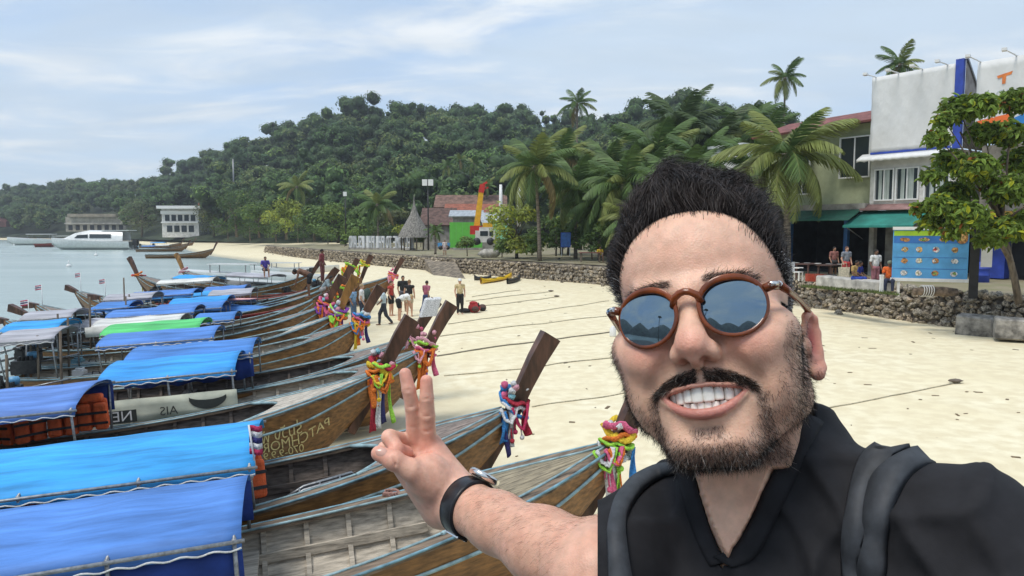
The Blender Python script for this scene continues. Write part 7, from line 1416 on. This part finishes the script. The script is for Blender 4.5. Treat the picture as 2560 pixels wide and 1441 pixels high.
# ---- hair
def strands(name, P, rad, m, cols, tri3=True):
    """P (n,k,3) paths in head space, rad (k,) radii, cols (n,3)"""
    P = np.asarray(P); n, k, _ = P.shape
    T = np.gradient(P, axis=1); T /= np.linalg.norm(T, axis=2, keepdims=True) + 1e-9
    ref = rng.normal(size=(n, 1, 3)); A = np.cross(T, ref); A /= np.linalg.norm(A, axis=2, keepdims=True) + 1e-9; B = np.cross(T, A)
    rr = np.asarray(rad)[None, :, None]; ns = 3 if tri3 else 2
    ring = [P + (A * math.cos(a) + B * math.sin(a)) * rr for a in ((0, 2.094, 4.189) if tri3 else (0, math.pi))]
    V = np.stack(ring, 2).reshape(-1, 3)
    base = (np.arange(n)[:, None, None] * k + np.arange(k - 1)[None, :, None]) * ns; j = np.arange(3 if tri3 else 1)[None, None, :]; j2 = (j + 1) % ns
    Fq = np.stack([base + j, base + j2, base + ns + j2, base + ns + j], -1).reshape(-1, 4)
    C = np.repeat(cols, k * ns, axis=0)
    return M_child(link(name, np_mesh(name, h2w(V), Fq, m, True, col=np.c_[C, np.ones(len(C))])))
HAIR = mat('hair_fibre', (1, 1, 1), .5, .05, 30, attr='Col', spec=.22)
tri = np.concatenate([HF[:, [0, 1, 2]], HF[:, [0, 2, 3]]])
tc_ = HV[tri].mean(1); tarea = np.linalg.norm(np.cross(HV[tri[:, 1]] - HV[tri[:, 0]], HV[tri[:, 2]] - HV[tri[:, 0]]), axis=1)
def sample(maskf, n, pw=1.0):
    w = tarea * maskf(*tc_.T) ** pw; w /= w.sum(); i = rng.choice(len(tri), n, p=w)
    u = rng.random((n, 2)); f = u.sum(1) > 1; u[f] = 1 - u[f]
    p = HV[tri[i, 0]] * (1 - u.sum(1))[:, None] + HV[tri[i, 1]] * u[:, :1] + HV[tri[i, 2]] * u[:, 1:]
    nn = HN[tri[i]].mean(1); return p, nn / np.linalg.norm(nn, axis=1, keepdims=True)
def hair_len(p):
    x, y, z = p.T
    top = sstep(48, 96, z) ; fr = sstep(20, -50, y) * sstep(40, 72, z)
    L_ = 5.5 + 34 * np.maximum(top, fr * .9) * np.interp(np.abs(x), [34, 66], [1, .38]) + 7 * top
    return L_ + 15 * sstep(-44, -62, x) * sstep(20, 50, z) * (1 - top)          # fuller at the left temple
def fld(p, f, ph):                                             # smooth pseudo-random field
    return np.sin(p[:, 0] * f + ph) * np.cos(p[:, 1] * f * 1.1 + 1.7 * ph) + np.sin(p[:, 2] * f * .9 + 2.3 * ph) * np.cos(p[:, 0] * f * .7 - ph)
def build_hair():
    def dens(x, y, z): return hair_mask(x, y, z) * (y < 70) * (1 + 1.6 * sstep(0, -60, y) * (z > 30))
    nl, per, k = 1450, 22, 11
    lp, ln = sample(dens, nl); keep = (lp[:, 2] > -60); lp, ln = lp[keep], ln[keep]; nl = len(lp)
    top = sstep(26, 66, lp[:, 2])[:, None]
    Lk = hair_len(lp) * rng.uniform(.72, 1.12, nl) * (1 + .34 * fld(lp, .055, 2.0) * top[:, 0])
    sw = np.stack([.30 + .55 * fld(lp, .045, .4), .50 + .30 * fld(lp, .05, 1.9), np.full(nl, .55)], 1)
    sidev = np.stack([np.sign(lp[:, 0]) * .35, np.full(nl, .70), np.where(lp[:, 2] > 0, .0, -.7)], 1)
    left = (sstep(-25, -60, lp[:, 0]) * sstep(-5, 40, lp[:, 2]))[:, None]
    sd = sw * top + sidev * (1 - top); sd = sd * (1 - left * .75) + np.array((-.85, .10, .25)) * left * .75
    d0 = ln * (.50 + .0 * (1 - top)) + np.array((.05, -.10, .80)) * top + rng.normal(size=(nl, 3)) * .10
    d0 += sidev * (1 - top) * .75 * (1 - left)
    upw = (sstep(12, 45, lp[:, 2]) * sstep(0, -25, lp[:, 1]))[:, None] * (1 - left * .6); d0 += upw * np.array((0, -.05, .95)); sd = sd + upw * np.array((0, .35, .55))
    d0 /= np.linalg.norm(d0, axis=1, keepdims=True); sd /= np.linalg.norm(sd, axis=1, keepdims=True)
    a1 = np.cross(d0, sd + .01); a1 /= np.linalg.norm(a1, axis=1, keepdims=True) + 1e-6; a2 = np.cross(d0, a1)
    ph = fld(lp, .05, .9) * 3.0 + rng.normal(size=nl) * .5; tw = (1.15 + .25 * fld(lp, .04, 3.1)); amp = np.clip(Lk - 10, 0, 50) * .13 * rng.uniform(.6, 1.15, nl)
    ts = np.linspace(0, 1, k); paths = np.zeros((nl, k, 3)); p = np.zeros((nl, 3))
    for q in range(1, k):
        t = ts[q]; dd = d0 * (1 - t) ** 1.1 + sd * (.15 + 1.0 * t) + np.array((0, .25, -.75)) * t * t * top
        p = p + dd / np.linalg.norm(dd, axis=1, keepdims=True) * (Lk / (k - 1))[:, None]; paths[:, q] = p
    an = ph[:, None] + tw[:, None] * ts[None] * 6.0
    paths += (a1[:, None] * np.cos(an)[..., None] + a2[:, None] * np.sin(an)[..., None]) * (amp[:, None] * ts[None])[..., None]
    lat = np.cross(sd, np.array((0, .35, 1.0))); lat /= np.linalg.norm(lat, axis=1, keepdims=True) + 1e-6; wv_ = np.sin(6.28 * (1.25 * ts[None] + (.42 * fld(lp, .075, 1.3) + .25 * fld(lp, .03, 4.0))[:, None])) * (np.clip(Lk - 9, 0, 45) * .17)[:, None] * ts[None] ** .7
    paths += lat[:, None] * wv_[..., None]; up_ = np.array((0, .2, 1.0)); paths += up_ * (np.cos(6.28 * (1.25 * ts[None] + (.42 * fld(lp, .075, 1.3) + .25 * fld(lp, .03, 4.0))[:, None])) * (np.clip(Lk - 9, 0, 45) * .08)[:, None] * ts[None])[..., None]
    P = np.repeat(paths, per, 0); L2 = np.repeat(Lk, per); N2 = np.repeat(ln, per, 0); n = len(P)
    off = rng.normal(size=(n, 3)) * np.where(L2 > 25, 4.4, 6.5)[:, None]; off -= N2 * (off * N2).sum(1, keepdims=True)
    tight = np.where((L2 > 25)[:, None], 1 - .62 * ts[None], 1 - .15 * ts[None])
    fly = np.where(rng.random(n) < .08, 3.0, 1.0)[:, None] * rng.normal(size=(n, 3)) * .04 * L2[:, None]
    P = P * rng.uniform(.88, 1.06, n)[:, None, None] + np.repeat(lp, per, 0)[:, None] + off[:, None] * tight[..., None] + fly[:, None] * (ts ** 2)[None, :, None] - N2[:, None] * 1.2
    tp = P[:, -1]; bad = (fore(tp[:, 0], tp[:, 2]) < 1.02) & (tp[:, 2] > 8) & (tp[:, 1] < -15); md_ = P[:, k // 2]; bad |= (fore(md_[:, 0], md_[:, 2]) < .99) & (md_[:, 2] > 8) & (md_[:, 1] < -15); zz = np.repeat(lp[:, 2], per); lk_ = np.repeat(rng.uniform(.35, 2.3, (nl, 1)), per, 0)[~bad]; P = P[~bad]; zz = zz[~bad]; n = len(P)
    g = rng.random(n); cols = np.array((.026, .0205, .019))[None] * lk_ * rng.uniform(.7, 1.5, (n, 1))
    gr = (zz < 42) & (g < .5); cols[gr] = np.array((.34, .33, .32)) * rng.uniform(.5, 1.6, (gr.sum(), 1))
    strands('hair', P, [.17, .18, .18, .18, .18, .175, .17, .16, .14, .11, .04], HAIR, cols, tri3=False)
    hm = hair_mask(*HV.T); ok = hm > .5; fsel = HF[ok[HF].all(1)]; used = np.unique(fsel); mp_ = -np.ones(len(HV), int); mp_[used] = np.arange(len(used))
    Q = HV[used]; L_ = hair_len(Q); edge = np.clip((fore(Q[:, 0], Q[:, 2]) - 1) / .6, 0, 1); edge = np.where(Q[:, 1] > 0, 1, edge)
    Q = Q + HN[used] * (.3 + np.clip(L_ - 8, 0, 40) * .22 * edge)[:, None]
    mass = link('hair_mass', np_mesh('hair_mass', h2w(Q), mp_[fsel], mat('hair_underlayer', (.008, .007, .007), .95, .1, 40, spec=.05), True)); M_child(mass)  # near-black cap under the strands, hides the scalp
build_hair()
def build_beard():
    ts = np.linspace(0, 1, 4)
    def grow(maskf, n, pw, dirf, lf, rad, white, name):
        p, nn = sample(maskf, n, pw); d = dirf(p, nn, n); d /= np.linalg.norm(d, axis=1, keepdims=True); l = lf(p, n)
        curl = rng.normal(size=(n, 3)) * .36; curl[:, 2] -= .2
        P = p[:, None] - nn[:, None] * .4 + (d[:, None] * ts[None, :, None] + curl[:, None] * (ts ** 2)[None, :, None]) * l[:, None, None]
        g = rng.random(n); cols = np.array((.015, .0115, .010))[None] * rng.uniform(.6, 1.8, (n, 1))
        w = g < white(p); cols[w] = np.array((.55, .50, .45)) * rng.uniform(.5, 1.1, (w.sum(), 1)); b_ = g > .88; cols[b_] = (.06, .035, .022)
        strands(name, P, rad, HAIR, cols, tri3=False)
    side = lambda p: np.stack([np.sign(p[:, 0]), np.zeros(len(p)), np.zeros(len(p))], 1)
    grow(beard_mask, 21000, 1.3, lambda p, nn, n: nn * .5 + np.array((0, -.15, -.8)) + side(p) * .15 + rng.normal(size=(n, 3)) * .36,
         lambda p, n: rng.uniform(2.4, 5.6, n) * np.interp(p[:, 2], [-120, -95, -60, -20], [1.1, 1, .9, .65]), [.105, .095, .08, .02],
         lambda p: np.interp(p[:, 2], [-120, -100, -70, -20], [.12, .08, .03, .12]), 'beard')
    grow(mous_mask, 4200, 1.0, lambda p, nn, n: nn * .28 + side(p) * .75 + np.array((0, 0, -.5)) + rng.normal(size=(n, 3)) * .2,
         lambda p, n: rng.uniform(3.4, 6.6, n), [.10, .095, .08, .02], lambda p: np.full(len(p), .05), 'moustache')
    def brow_mask(x, y, z): return sstep(4.2, 2, np.abs(z - (24.5 - .005 * (np.abs(x) - 26) ** 2))) * sstep(9, 14, np.abs(x)) * sstep(54, 44, np.abs(x)) * (y < -50)
    grow(brow_mask, 1150, 1.0, lambda p, nn, n: nn * .35 + side(p) * .8 + np.array((0, 0, .3)) + rng.normal(size=(n, 3)) * .12, lambda p, n: rng.uniform(4, 7, n), [.11, .10, .08, .02], lambda p: np.zeros(len(p)), 'eyebrow')
build_beard()
def arm_hair():
    tr = np.concatenate([AF[:, [0, 1, 2]], AF[:, [0, 2, 3]]]); c = AV[tr].mean(1); nrm = np.cross(AV[tr[:, 1]] - AV[tr[:, 0]], AV[tr[:, 2]] - AV[tr[:, 0]]); ar = np.linalg.norm(nrm, axis=1); nrm = nrm / (ar[:, None] + 1e-9)
    ax = (WR - ELB) / np.linalg.norm(WR - ELB); t = ((c - ELB) @ ax) / np.linalg.norm(WR - ELB)
    w = ar * (t > .08) * (t < .93) * sstep(-.5, .8, nrm[:, 2] + .2); w /= w.sum(); n = 1500; i = rng.choice(len(tr), n, p=w)
    p = c[i] + rng.normal(size=(n, 3)) * .3; nn = nrm[i]; side = np.cross(nn, ax); d = side * .7 + nn * .28 + ax * .35 + rng.normal(size=(n, 3)) * .2
    ts = np.linspace(0, 1, 4); l = rng.uniform(7, 14, n); roots = p[:, None] + d[:, None] * ts[None, :, None] * l[:, None, None] - nn[:, None] * (ts ** 2)[None, :, None] * .2 * l[:, None, None]
    strands('arm_hair', cam2head(roots.reshape(-1, 3)).reshape(roots.shape), [.055, .05, .04, .01], HAIR, np.array((.04, .024, .016))[None] * rng.uniform(.6, 1.8, (n, 1)))
arm_hair()
nail = mat('nail', (.66, .38, .30), .22, .05, 50, coat=.4)
def thumb_nail():
    c = hp(952, 1133, 796.4); ax = (hp(947, 1134, 807) - hp(985, 1152, 803)); ax /= np.linalg.norm(ax); n = np.array((.12, -1, .22)); n -= ax * (n @ ax); n /= np.linalg.norm(n); b = np.cross(ax, n)
    mb = MB(); rows = []
    for i in range(7):
        u = (i / 6 - .5) * 2; row = []
        for j in range(7):
            v = (j / 6 - .5) * 2; wv = 6.0 * math.sqrt(max(0.02, 1 - max(0, abs(u) - .35) ** 2 / .45)); q = c + ax * u * 7.0 + b * v * wv - n * (v * v * 2.6 + .8 + u * u * .5)
            row.append(tuple(cam2world(q)))
        rows.append(row)
    mb.grid(rows); o = mb.build('nail', nail); M_child(o)
thumb_nail()
# ---- sunglasses
gl = empty('sunglasses', loc=tuple(h2w((0, -100, 0))), label='round sunglasses with brown amber frame and mirrored lenses on the smiling man\'s face', cat='sunglasses')
def G_child(o, p=None):
    o.parent = p or gl; o.matrix_parent_inverse = Matrix.Translation(-gl.location); return o
ACE = mat('amber_acetate', (.21, .044, .005), .20, .30, 45, spec=.45, coat=.25, stretch=(1, 1, .4))
STEEL = mat('polished_steel', (.75, .73, .70), .18, .05, 40, metal=1.0)
def lens_material():
    m = bpy.data.materials.new('mirrored_lens'); m.use_nodes = True; b = m.node_tree.nodes['Principled BSDF']
    b.inputs['Base Color'].default_value = (.19, .26, .315, 1); b.inputs['Metallic'].default_value = .92; b.inputs['Roughness'].default_value = .02
    return m
LENS = lens_material()
def lens_xy(a, k=1.0):
    c, s_ = math.cos(a), math.sin(a); w, h = 24.2 * k, (21.2 if s_ > 0 else 23.2) * k
    e = .92 if s_ > 0 else 1.0
    return math.copysign(abs(c) ** e, c) * w, math.copysign(abs(s_) ** e, s_) * h
def gy(x): return -104.5 + .0042 * x * x
LX = 33.2
for sg in (-1, 1):
    rim = MB(); n = 48; rows = []
    for i in range(n):
        a = 2 * math.pi * i / n; x, z = lens_xy(a); nx, nz = lens_xy(a, 1.0); l = math.hypot(nx, nz); nx /= l; nz /= l
        th = 2.1 + 1.4 * max(0, math.sin(a)); row = []
        for u, v in ((-.55, -1), (.75, -1), (1, -.75), (1, .75), (.75, 1), (-.55, 1), (-.8, .5), (-.8, -.5)):
            X_ = sg * LX + x + nx * u * th * .8; row.append((X_, gy(X_) + v * 1.8, -1 + z + nz * u * th * .8))
        rows.append(row)
    rows.append(rows[0]); rim.grid(rows, 0, True, True); G_child(mbuild(rim, 'rim', ACE, None))
    ln_ = MB(); rows = []
    for j in range(8):
        rr = max(.001, j / 7); rows.append([(sg * LX + lens_xy(2 * math.pi * i / 48, rr * .985)[0], gy(sg * LX + lens_xy(2 * math.pi * i / 48, rr)[0] * .6) - 1.2 + 2.6 * rr * rr, -1 + lens_xy(2 * math.pi * i / 48, rr * .985)[1]) for i in range(48)])
    ln_.grid(rows, 0, True, True); G_child(mbuild(ln_, 'lens', LENS, None))
    ep = MB(); ep.tube([(sg * 56, gy(56) + 1, 9), (sg * 62, -89, 11), (sg * 67, -83, 11.5)], [4.2, 4.4, 3.8], 10, flat=.85); G_child(mbuild(ep, 'end_piece', ACE, None))
    hg = MB(); hg.tube([(sg * 61, -93.5, 11.5), (sg * 66.5, -88.2, 12)], [2.2, 2.2], 8); hg.tube([(sg * 67.5, -86, 12), (sg * 70, -76, 12)], [2.5, 1.4], 8); G_child(mbuild(hg, 'hinge', STEEL, None))
    tp = MB(); tp.tube([(sg * 67.5, -84, 11.5), (sg * 72, -60, 10.5), (sg * 77, -30, 8), (sg * 80.5, -4, 5), (sg * 82, 10, 1), (sg * 83, 22, -12), (sg * 82, 28, -28)], [3.3, 3.0, 2.7, 2.8, 2.9, 3, 2.4], 10, flat=1.0); G_child(mbuild(tp, 'temple_arm', ACE, None))
br = MB(); br.tube([(-LX + 22.5, gy(12) + 1, 4), (-9, -106, 9.5), (-4, -107.5, 12.5), (0, -108, 13.2), (4, -107.5, 12.5), (9, -106, 9.5), (LX - 22.5, gy(12) + 1, 4)], [3.2, 3.0, 2.9, 2.8, 2.9, 3.0, 3.2], 10); G_child(mbuild(br, 'bridge', ACE, None))
# ---- wrist watch
wt = empty('wristwatch', loc=tuple(cam2world(WR)), label='wristwatch with black leather strap on the raised forearm', cat='watch')
def W_child(mb, name, m):
    mb.v = [tuple(p) for p in cam2world(np.array(mb.v))]; o = mb.build(name, m); o.parent = wt; o.matrix_parent_inverse = Matrix.Translation(-wt.location); return o
LEATHER = mat('black_leather', (.012, .012, .016), .30, .2, 300, bump=.25, bscale=900, spec=.5, bdist=.001)
wc = lerp(ELB, WR, .955); wax = (WR - ELB) / np.linalg.norm(WR - ELB); wu = np.array((0, 0, 1.)) - wax * wax[2]; wu /= np.linalg.norm(wu); wv = np.cross(wu, wax)
def wp(a, r, t): return wc + (wu * math.cos(a) + wv * math.sin(a)) * r + wax * t
mb = MB(); rows = []
for i in range(41):
    a = 2 * math.pi * i / 40; rr = 30.8
    rows.append([wp(a, rr + q, t) for q, t in ((-1.2, -11), (1.3, -11.3), (2.1, -9), (2.3, 0), (2.1, 9), (1.3, 11.3), (-1.2, 11))])
mb.grid(rows); W_child(mb, 'strap', LEATHER)
st = MB()
for t in (-9.4, 9.4): st.tube([wp(2 * math.pi * i / 40, 33.0, t) for i in range(41)], .28, 5)
W_child(st, 'stitching', mat('thread_dark', (.05, .05, .055), .7, .1, 50))
cs = MB(); ca = -.55; rows = []
for r, q in ((0.01, 33.5), (15, 33.5), (17.5, 34), (18.5, 36), (18.5, 39), (17, 41), (15.5, 41.2), (15, 40.4), (.01, 40.4)):
    rows.append([wp(ca, q, 0) + (np.cos(2 * math.pi * k / 28) * wax + np.sin(2 * math.pi * k / 28) * (-wu * math.sin(ca) + wv * math.cos(ca))) * r for k in range(28)])
cs.grid(rows, 0, True, True); W_child(cs, 'case', STEEL)
bk = MB()
for a in (2.45, 2.8): bk.beam(wp(a, 33.6, -11.5), wp(a, 33.6, 11.5), 2.2, 1.8, up=wp(a, 1, 0) - wc)
for t in (-11, 11): bk.beam(wp(2.40, 33.6, t), wp(2.85, 33.6, t), 2.2, 1.8, up=wu)
W_child(bk, 'buckle', STEEL)
# ---- shirt
def cloth_material(name, col, fold=0.0):
    return mat(name, col, .82, .14, 30, bump=.35, bscale=1800, spec=.25, bdist=.0006)
BLACK = cloth_material('black_cotton', (.019, .019, .022))
PSI = R(42.); e_lat = np.array((math.cos(PSI), -math.sin(PSI), .0)); e_fr = np.array((-math.sin(PSI), -math.cos(PSI), .0)); CB = np.array((236., 664., -330.))
def body_uv(V):
    q = V - CB; return q @ e_lat, q @ e_fr, q[:, 2]
def px_of(V): return CX + F * V[:, 0] / V[:, 1], CY - F * V[:, 2] / V[:, 1]
VL = [(1718, 1180), (1735, 1250), (1760, 1330), (1785, 1385), (1802, 1412)]          # neckline, left and right edge as seen
VR = [(2022, 1046), (1990, 1110), (1950, 1190), (1905, 1290), (1868, 1362), (1850, 1388), (1802, 1406)]
STL = [(2188, 1107), (2152, 1136), (2129, 1217), (2116, 1295), (2107, 1385), (2109, 1470)]
STR = [(2340, 1157), (2290, 1172), (2252, 1213), (2229, 1272), (2216, 1340), (2211, 1470)]
def build_shirt():
    s = SDF((-10, 330, -760), (560, 900, -90), 3.4)
    Mx = np.array([e_lat, e_fr, (0, 0, 1)])
    s.ell((242, 668, -390), (160, 104, 230), 0, M=Mx)
    s.ell(tuple(CB + e_fr * 34 + (0, 0, -24)), (135, 76, 120), 40, M=Mx)
    s.ell((246, 680, -600), (150, 108, 220), 60, M=Mx)
    for J, r in ((RJ, 58), (LJ, 52)):
        s.cap((246, 688, -172), J + (0, 0, 2), 50, r - 8, 42); s.ell(tuple(J), (r, r, r), 30)
    s.cap((232, 676, -196), (246, 688, -172), 58, 60, 30)
    s.cap(LJ, ELB, 54, 56, 16)
    EL2 = np.array((470., 400., -300.)); s.cap(RJ, lerp(RJ, EL2, .75), 58, 58, 24)
    gx, gy_, gz = np.meshgrid(*s.ax, indexing='ij', sparse=True)
    q = (gx - CB[0]) * e_lat[0] + (gy_ - CB[1]) * e_lat[1]
    def ridge(ph, w): return np.exp(-((((ph / (2 * np.pi)) % 1.0) - .5) / w) ** 2)
    f1 = ridge((q * .75 + gz * .45) * .15 + np.sin(gz * .028 + gx * .02) * 1.6, .16) * 5.4
    f2 = ridge((q * -.55 + gz * .60) * .13 + np.sin(gx * .033 + gz * .02) * 1.9, .14) * 5.2 * sstep(-40, 60, q)
    f3 = np.sin(gx * .09 + gz * .17 + 1.5 * np.sin(gy_ * .04)) * .9
    s.d = (s.d - (f1 + f2 + f3).astype(np.float32))
    V, Fq = s.mesh(); V = relax(V, Fq, 3)
    from mathutils.bvhtree import BVHTree
    bvh = BVHTree.FromPolygons([tuple(p) for p in V], [tuple(f) for f in Fq])
    def hit(px, py):
        d = Vector(((px - CX) / F, 1, (CY - py) / F)); r = bvh.ray_cast(Vector((0, 250 * 0, 0)), d.normalized())
        return (np.array(r[0]), np.array(r[1])) if r[0] else (None, None)
    hem = hp(1494, 1380, 690); n = np.array((-.993, .117, 0.)); kill = ((V - hem) @ n > 0) & (V[:, 0] < 190) & (V[:, 1] > 560)
    px, py = px_of(V); a, b, z = body_uv(V)
    poly = VL + VR[::-1][1:] + [(2022, 1000), (1718, 1000)]; inside = np.zeros(len(V), bool); j = len(poly) - 1
    for i in range(len(poly)):
        xi, yi = poly[i]; xj, yj = poly[j]
        c = ((yi > py) != (yj > py)) & (px < (xj - xi) * (py - yi) / (yj - yi + 1e-9) + xi); inside ^= c; j = i
    rr = np.hypot(V[:, 0] - 228, V[:, 1] - 676)
    kill |= (inside & (b > -10)) | ((V[:, 2] > -122) & (rr < 48))
    keep = ~kill[Fq].any(1); hk = ((V - hem) @ n > 0) & (V[:, 0] < 190) & (V[:, 1] > 560)
    bd = np.zeros(len(V), bool); bd[Fq[hk[Fq].any(1)].ravel()] = True; used = np.zeros(len(V), bool); used[Fq[keep].ravel()] = True; m = bd & used
    V[m] -= n * ((V[m] - hem) @ n)[:, None]
    return V, Fq[keep], hit
SV, SF, shirt_hit = build_shirt()
def used_only(V, Fq):
    u = np.unique(Fq); m = -np.ones(len(V), int); m[u] = np.arange(len(u)); return V[u], m[Fq]
SV, SF = used_only(SV, SF)
# ---- the skin below the neckline stays behind the cloth
def tuck():
    C = head2cam(HV); px, py = px_of(C); poly = [(x + 20, y - 10) for x, y in VL] + [(x - 19, y - 14) for x, y in VR[::-1][1:]] + [(2012, 900), (1729, 900)]; inside = np.zeros(len(C), bool); j = len(poly) - 1
    for i in range(len(poly)):
        xi, yi = poly[i]; xj, yj = poly[j]; c = ((yi > py) != (yj > py)) & (px < (xj - xi) * (py - yi) / (yj - yi + 1e-9) + xi); inside ^= c; j = i
    for i in np.where((~inside) & (C[:, 2] < -150))[0]:
        p, nn = shirt_hit(px[i], py[i])
        if p is not None and C[i, 1] < p[1] + 5: C[i] *= (p[1] + 6) / C[i, 1]
    C2 = relax(C, HF, 5, .6); m = C[:, 2] < -146; C[m] = C2[m]
    return C
HEADC = tuck()
def body_mesh():
    Vs = [cam2world(HEADC), cam2world(AV), cam2world(BV)]; Fs = []; o = 0
    for V, f in zip(Vs, (HF, AF, BF)): Fs.append(f + o); o += len(V)
    C = np.concatenate([HC_, AC, np.tile(np.array((.6, .335, .225, 1)), (len(BV), 1))])
    return np_mesh('body', np.concatenate(Vs), np.concatenate(Fs), SKIN, True, col=C)
M_child(link('body', body_mesh()))

sh = mk('shirt', cam2world(SV), SF, BLACK)
md = sh.modifiers.new('thick', 'SOLIDIFY'); md.thickness = .0022; md.offset = -1
def dens_path(pts, m):
    P = np.array(pts, float); t = np.r_[0, np.cumsum(np.linalg.norm(np.diff(P, axis=0), axis=1))]; u = np.linspace(0, t[-1], m)
    return np.c_[np.interp(u, t, P[:, 0]), np.interp(u, t, P[:, 1])]
def band(inner, outer, m, lift, thick, name, mt, parent_fn, cross=None, sm=3):
    """cloth strip lying on the shirt between two outlines"""
    A, B = dens_path(inner, m), dens_path(outer, m); rows = []; lastd = None
    for i in range(m):
        row = []
        for w, h in (cross or ((0, 0), (.25, 1), (.75, 1), (1, 0))):
            px, py = A[i] * (1 - w) + B[i] * w; p, nn = shirt_hit(px, py)
            if p is None: p = hp(px, py, lastd or 600.); nn = np.array((0, -1., 0))
            lastd = p[1]; row.append(p + nn * (lift + thick * h))
        rows.append(row)
    G = np.array(rows)
    for _ in range(sm): G[1:-1] = .5 * G[1:-1] + .25 * (G[:-2] + G[2:])
    mb = MB(); mb.grid([[tuple(cam2world(p)) for p in r] for r in G]); o = mb.build(name, mt)
    md = o.modifiers.new('thick', 'SOLIDIFY'); md.thickness = .002; md.offset = -1; return parent_fn(o)

off = lambda P, dx, dy: [(x + dx, y + dy) for x, y in P]
band(off(VL, 16, -6), off(VL, -26, 6), 26, 1.0, 1.2, 'neckband', BLACK, M_child)
band(off(VR, -15, -9), off(VR, 32, 14), 34, 1.0, 1.2, 'neckband', BLACK, M_child)
# ---- backpack with its straps
bp_ = empty('backpack', loc=tuple(cam2world((300, 800, -420))), label='dark grey backpack worn by the man in sunglasses, strap over his shoulder', cat='backpack')
def P_child(o): o.parent = bp_; o.matrix_parent_inverse = Matrix.Translation(-bp_.location); return o
STRAP = mat('grey_strap', (.045, .050, .058), .6, .18, 60, bump=.3, bscale=1500, spec=.35, bdist=.0006)
band(STL, STR, 40, 3.0, 5.0, 'shoulder_strap', STRAP, P_child, cross=((0, -.4), (.04, .6), (.2, 1), (.44, 1.05), (.47, .45), (.52, .45), (.55, 1.05), (.8, 1), (.96, .6), (1, -.4)), sm=14)
band([(1700, 1168), (1640, 1172), (1575, 1206), (1535, 1262), (1520, 1330), (1528, 1460)], [(1716, 1180), (1660, 1190), (1604, 1226), (1566, 1282), (1556, 1345), (1574, 1460)], 30, 2.5, 4.0, 'shoulder_strap', STRAP, P_child, cross=((0, -.4), (.1, .8), (.5, 1), (.9, .8), (1, -.4)))
pk = MB(); rows = []
for i in range(13):
    z = -170 - 430 * i / 12; k = 1 - .12 * (abs(i - 6) / 6) ** 3; sh_ = .55 if i in (0, 12) else 1
    rows.append([tuple(cam2world(np.array((300, 785, z)) + e_lat * math.copysign(abs(math.cos(a)) ** .5, math.cos(a)) * 150 * k * sh_ - e_fr * math.copysign(abs(math.sin(a)) ** .6, math.sin(a)) * 75 * k * sh_)) for a in np.linspace(0, 2 * math.pi, 25)[:-1]])
pk.grid(rows, 0, True, True); P_child(pk.build('pack_bag', STRAP))
# ---- trousers and shoes (below the picture)
gz = 2.2; hipw = cam2world((246, 690, -700)); DEN = mat('dark_trousers', (.03, .035, .05), .85, .2, 20, bump=.2)
tr = MB(); ew = np.array((e_lat[0], e_lat[1], 0)); pts0 = hipw
tr.tube([hipw + (0, 0, .14), hipw, hipw - (0, 0, .1)], [.15, .165, .15], 16, flat=.75)
for sg in (-1, 1):
    h = hipw + ew * sg * .085 - np.array((0, 0, .06)); kn = h * 1.0; kn = np.array((h[0], h[1] - .02, gz + .50)); an = np.array((h[0] + sg * .02, h[1], gz + .08))
    tr.tube([h, lerp(h, kn, .5), kn, lerp(kn, an, .5), an], [.092, .082, .066, .062, .055], 14)
M_child(tr.build('trousers', DEN))
for sg in (-1, 1):
    h = hipw + ew * sg * .085; fr = np.array((e_fr[0], e_fr[1], 0)); sx = MB(); b0 = np.array((h[0] + sg * .02, h[1], gz))
    sx.tube([b0 - fr * .07 + (0, 0, .05), b0 + (0, 0, .055), b0 + fr * .09 + (0, 0, .045), b0 + fr * .17 + (0, 0, .032)], [.04, .05, .046, .03], 12); M_child(sx.build('shoe', mat('canvas_shoe', (.5, .48, .45), .8, .1, 20)))
# ================================================================== the sea air
hzm = bpy.data.materials.new('sea_air'); hzm.use_nodes = True; nt = hzm.node_tree; nt.nodes.clear(); ov = nt.nodes.new('ShaderNodeOutputMaterial'); pv = nt.nodes.new('ShaderNodeVolumePrincipled')
pv.inputs['Color'].default_value = (.86, .92, 1.0, 1); pv.inputs['Density'].default_value = .00042; pv.inputs['Anisotropy'].default_value = .25; nt.links.new(pv.outputs[0], ov.inputs['Volume'])
m = MB(); m.box((-100, -200, 92), (2600, 2200, 196)); o = m.build('haze', hzm, kind='stuff'); tag(o, 'thin pale sea haze over the whole bay', 'haze')
SC.cycles.volume_bounces = 0
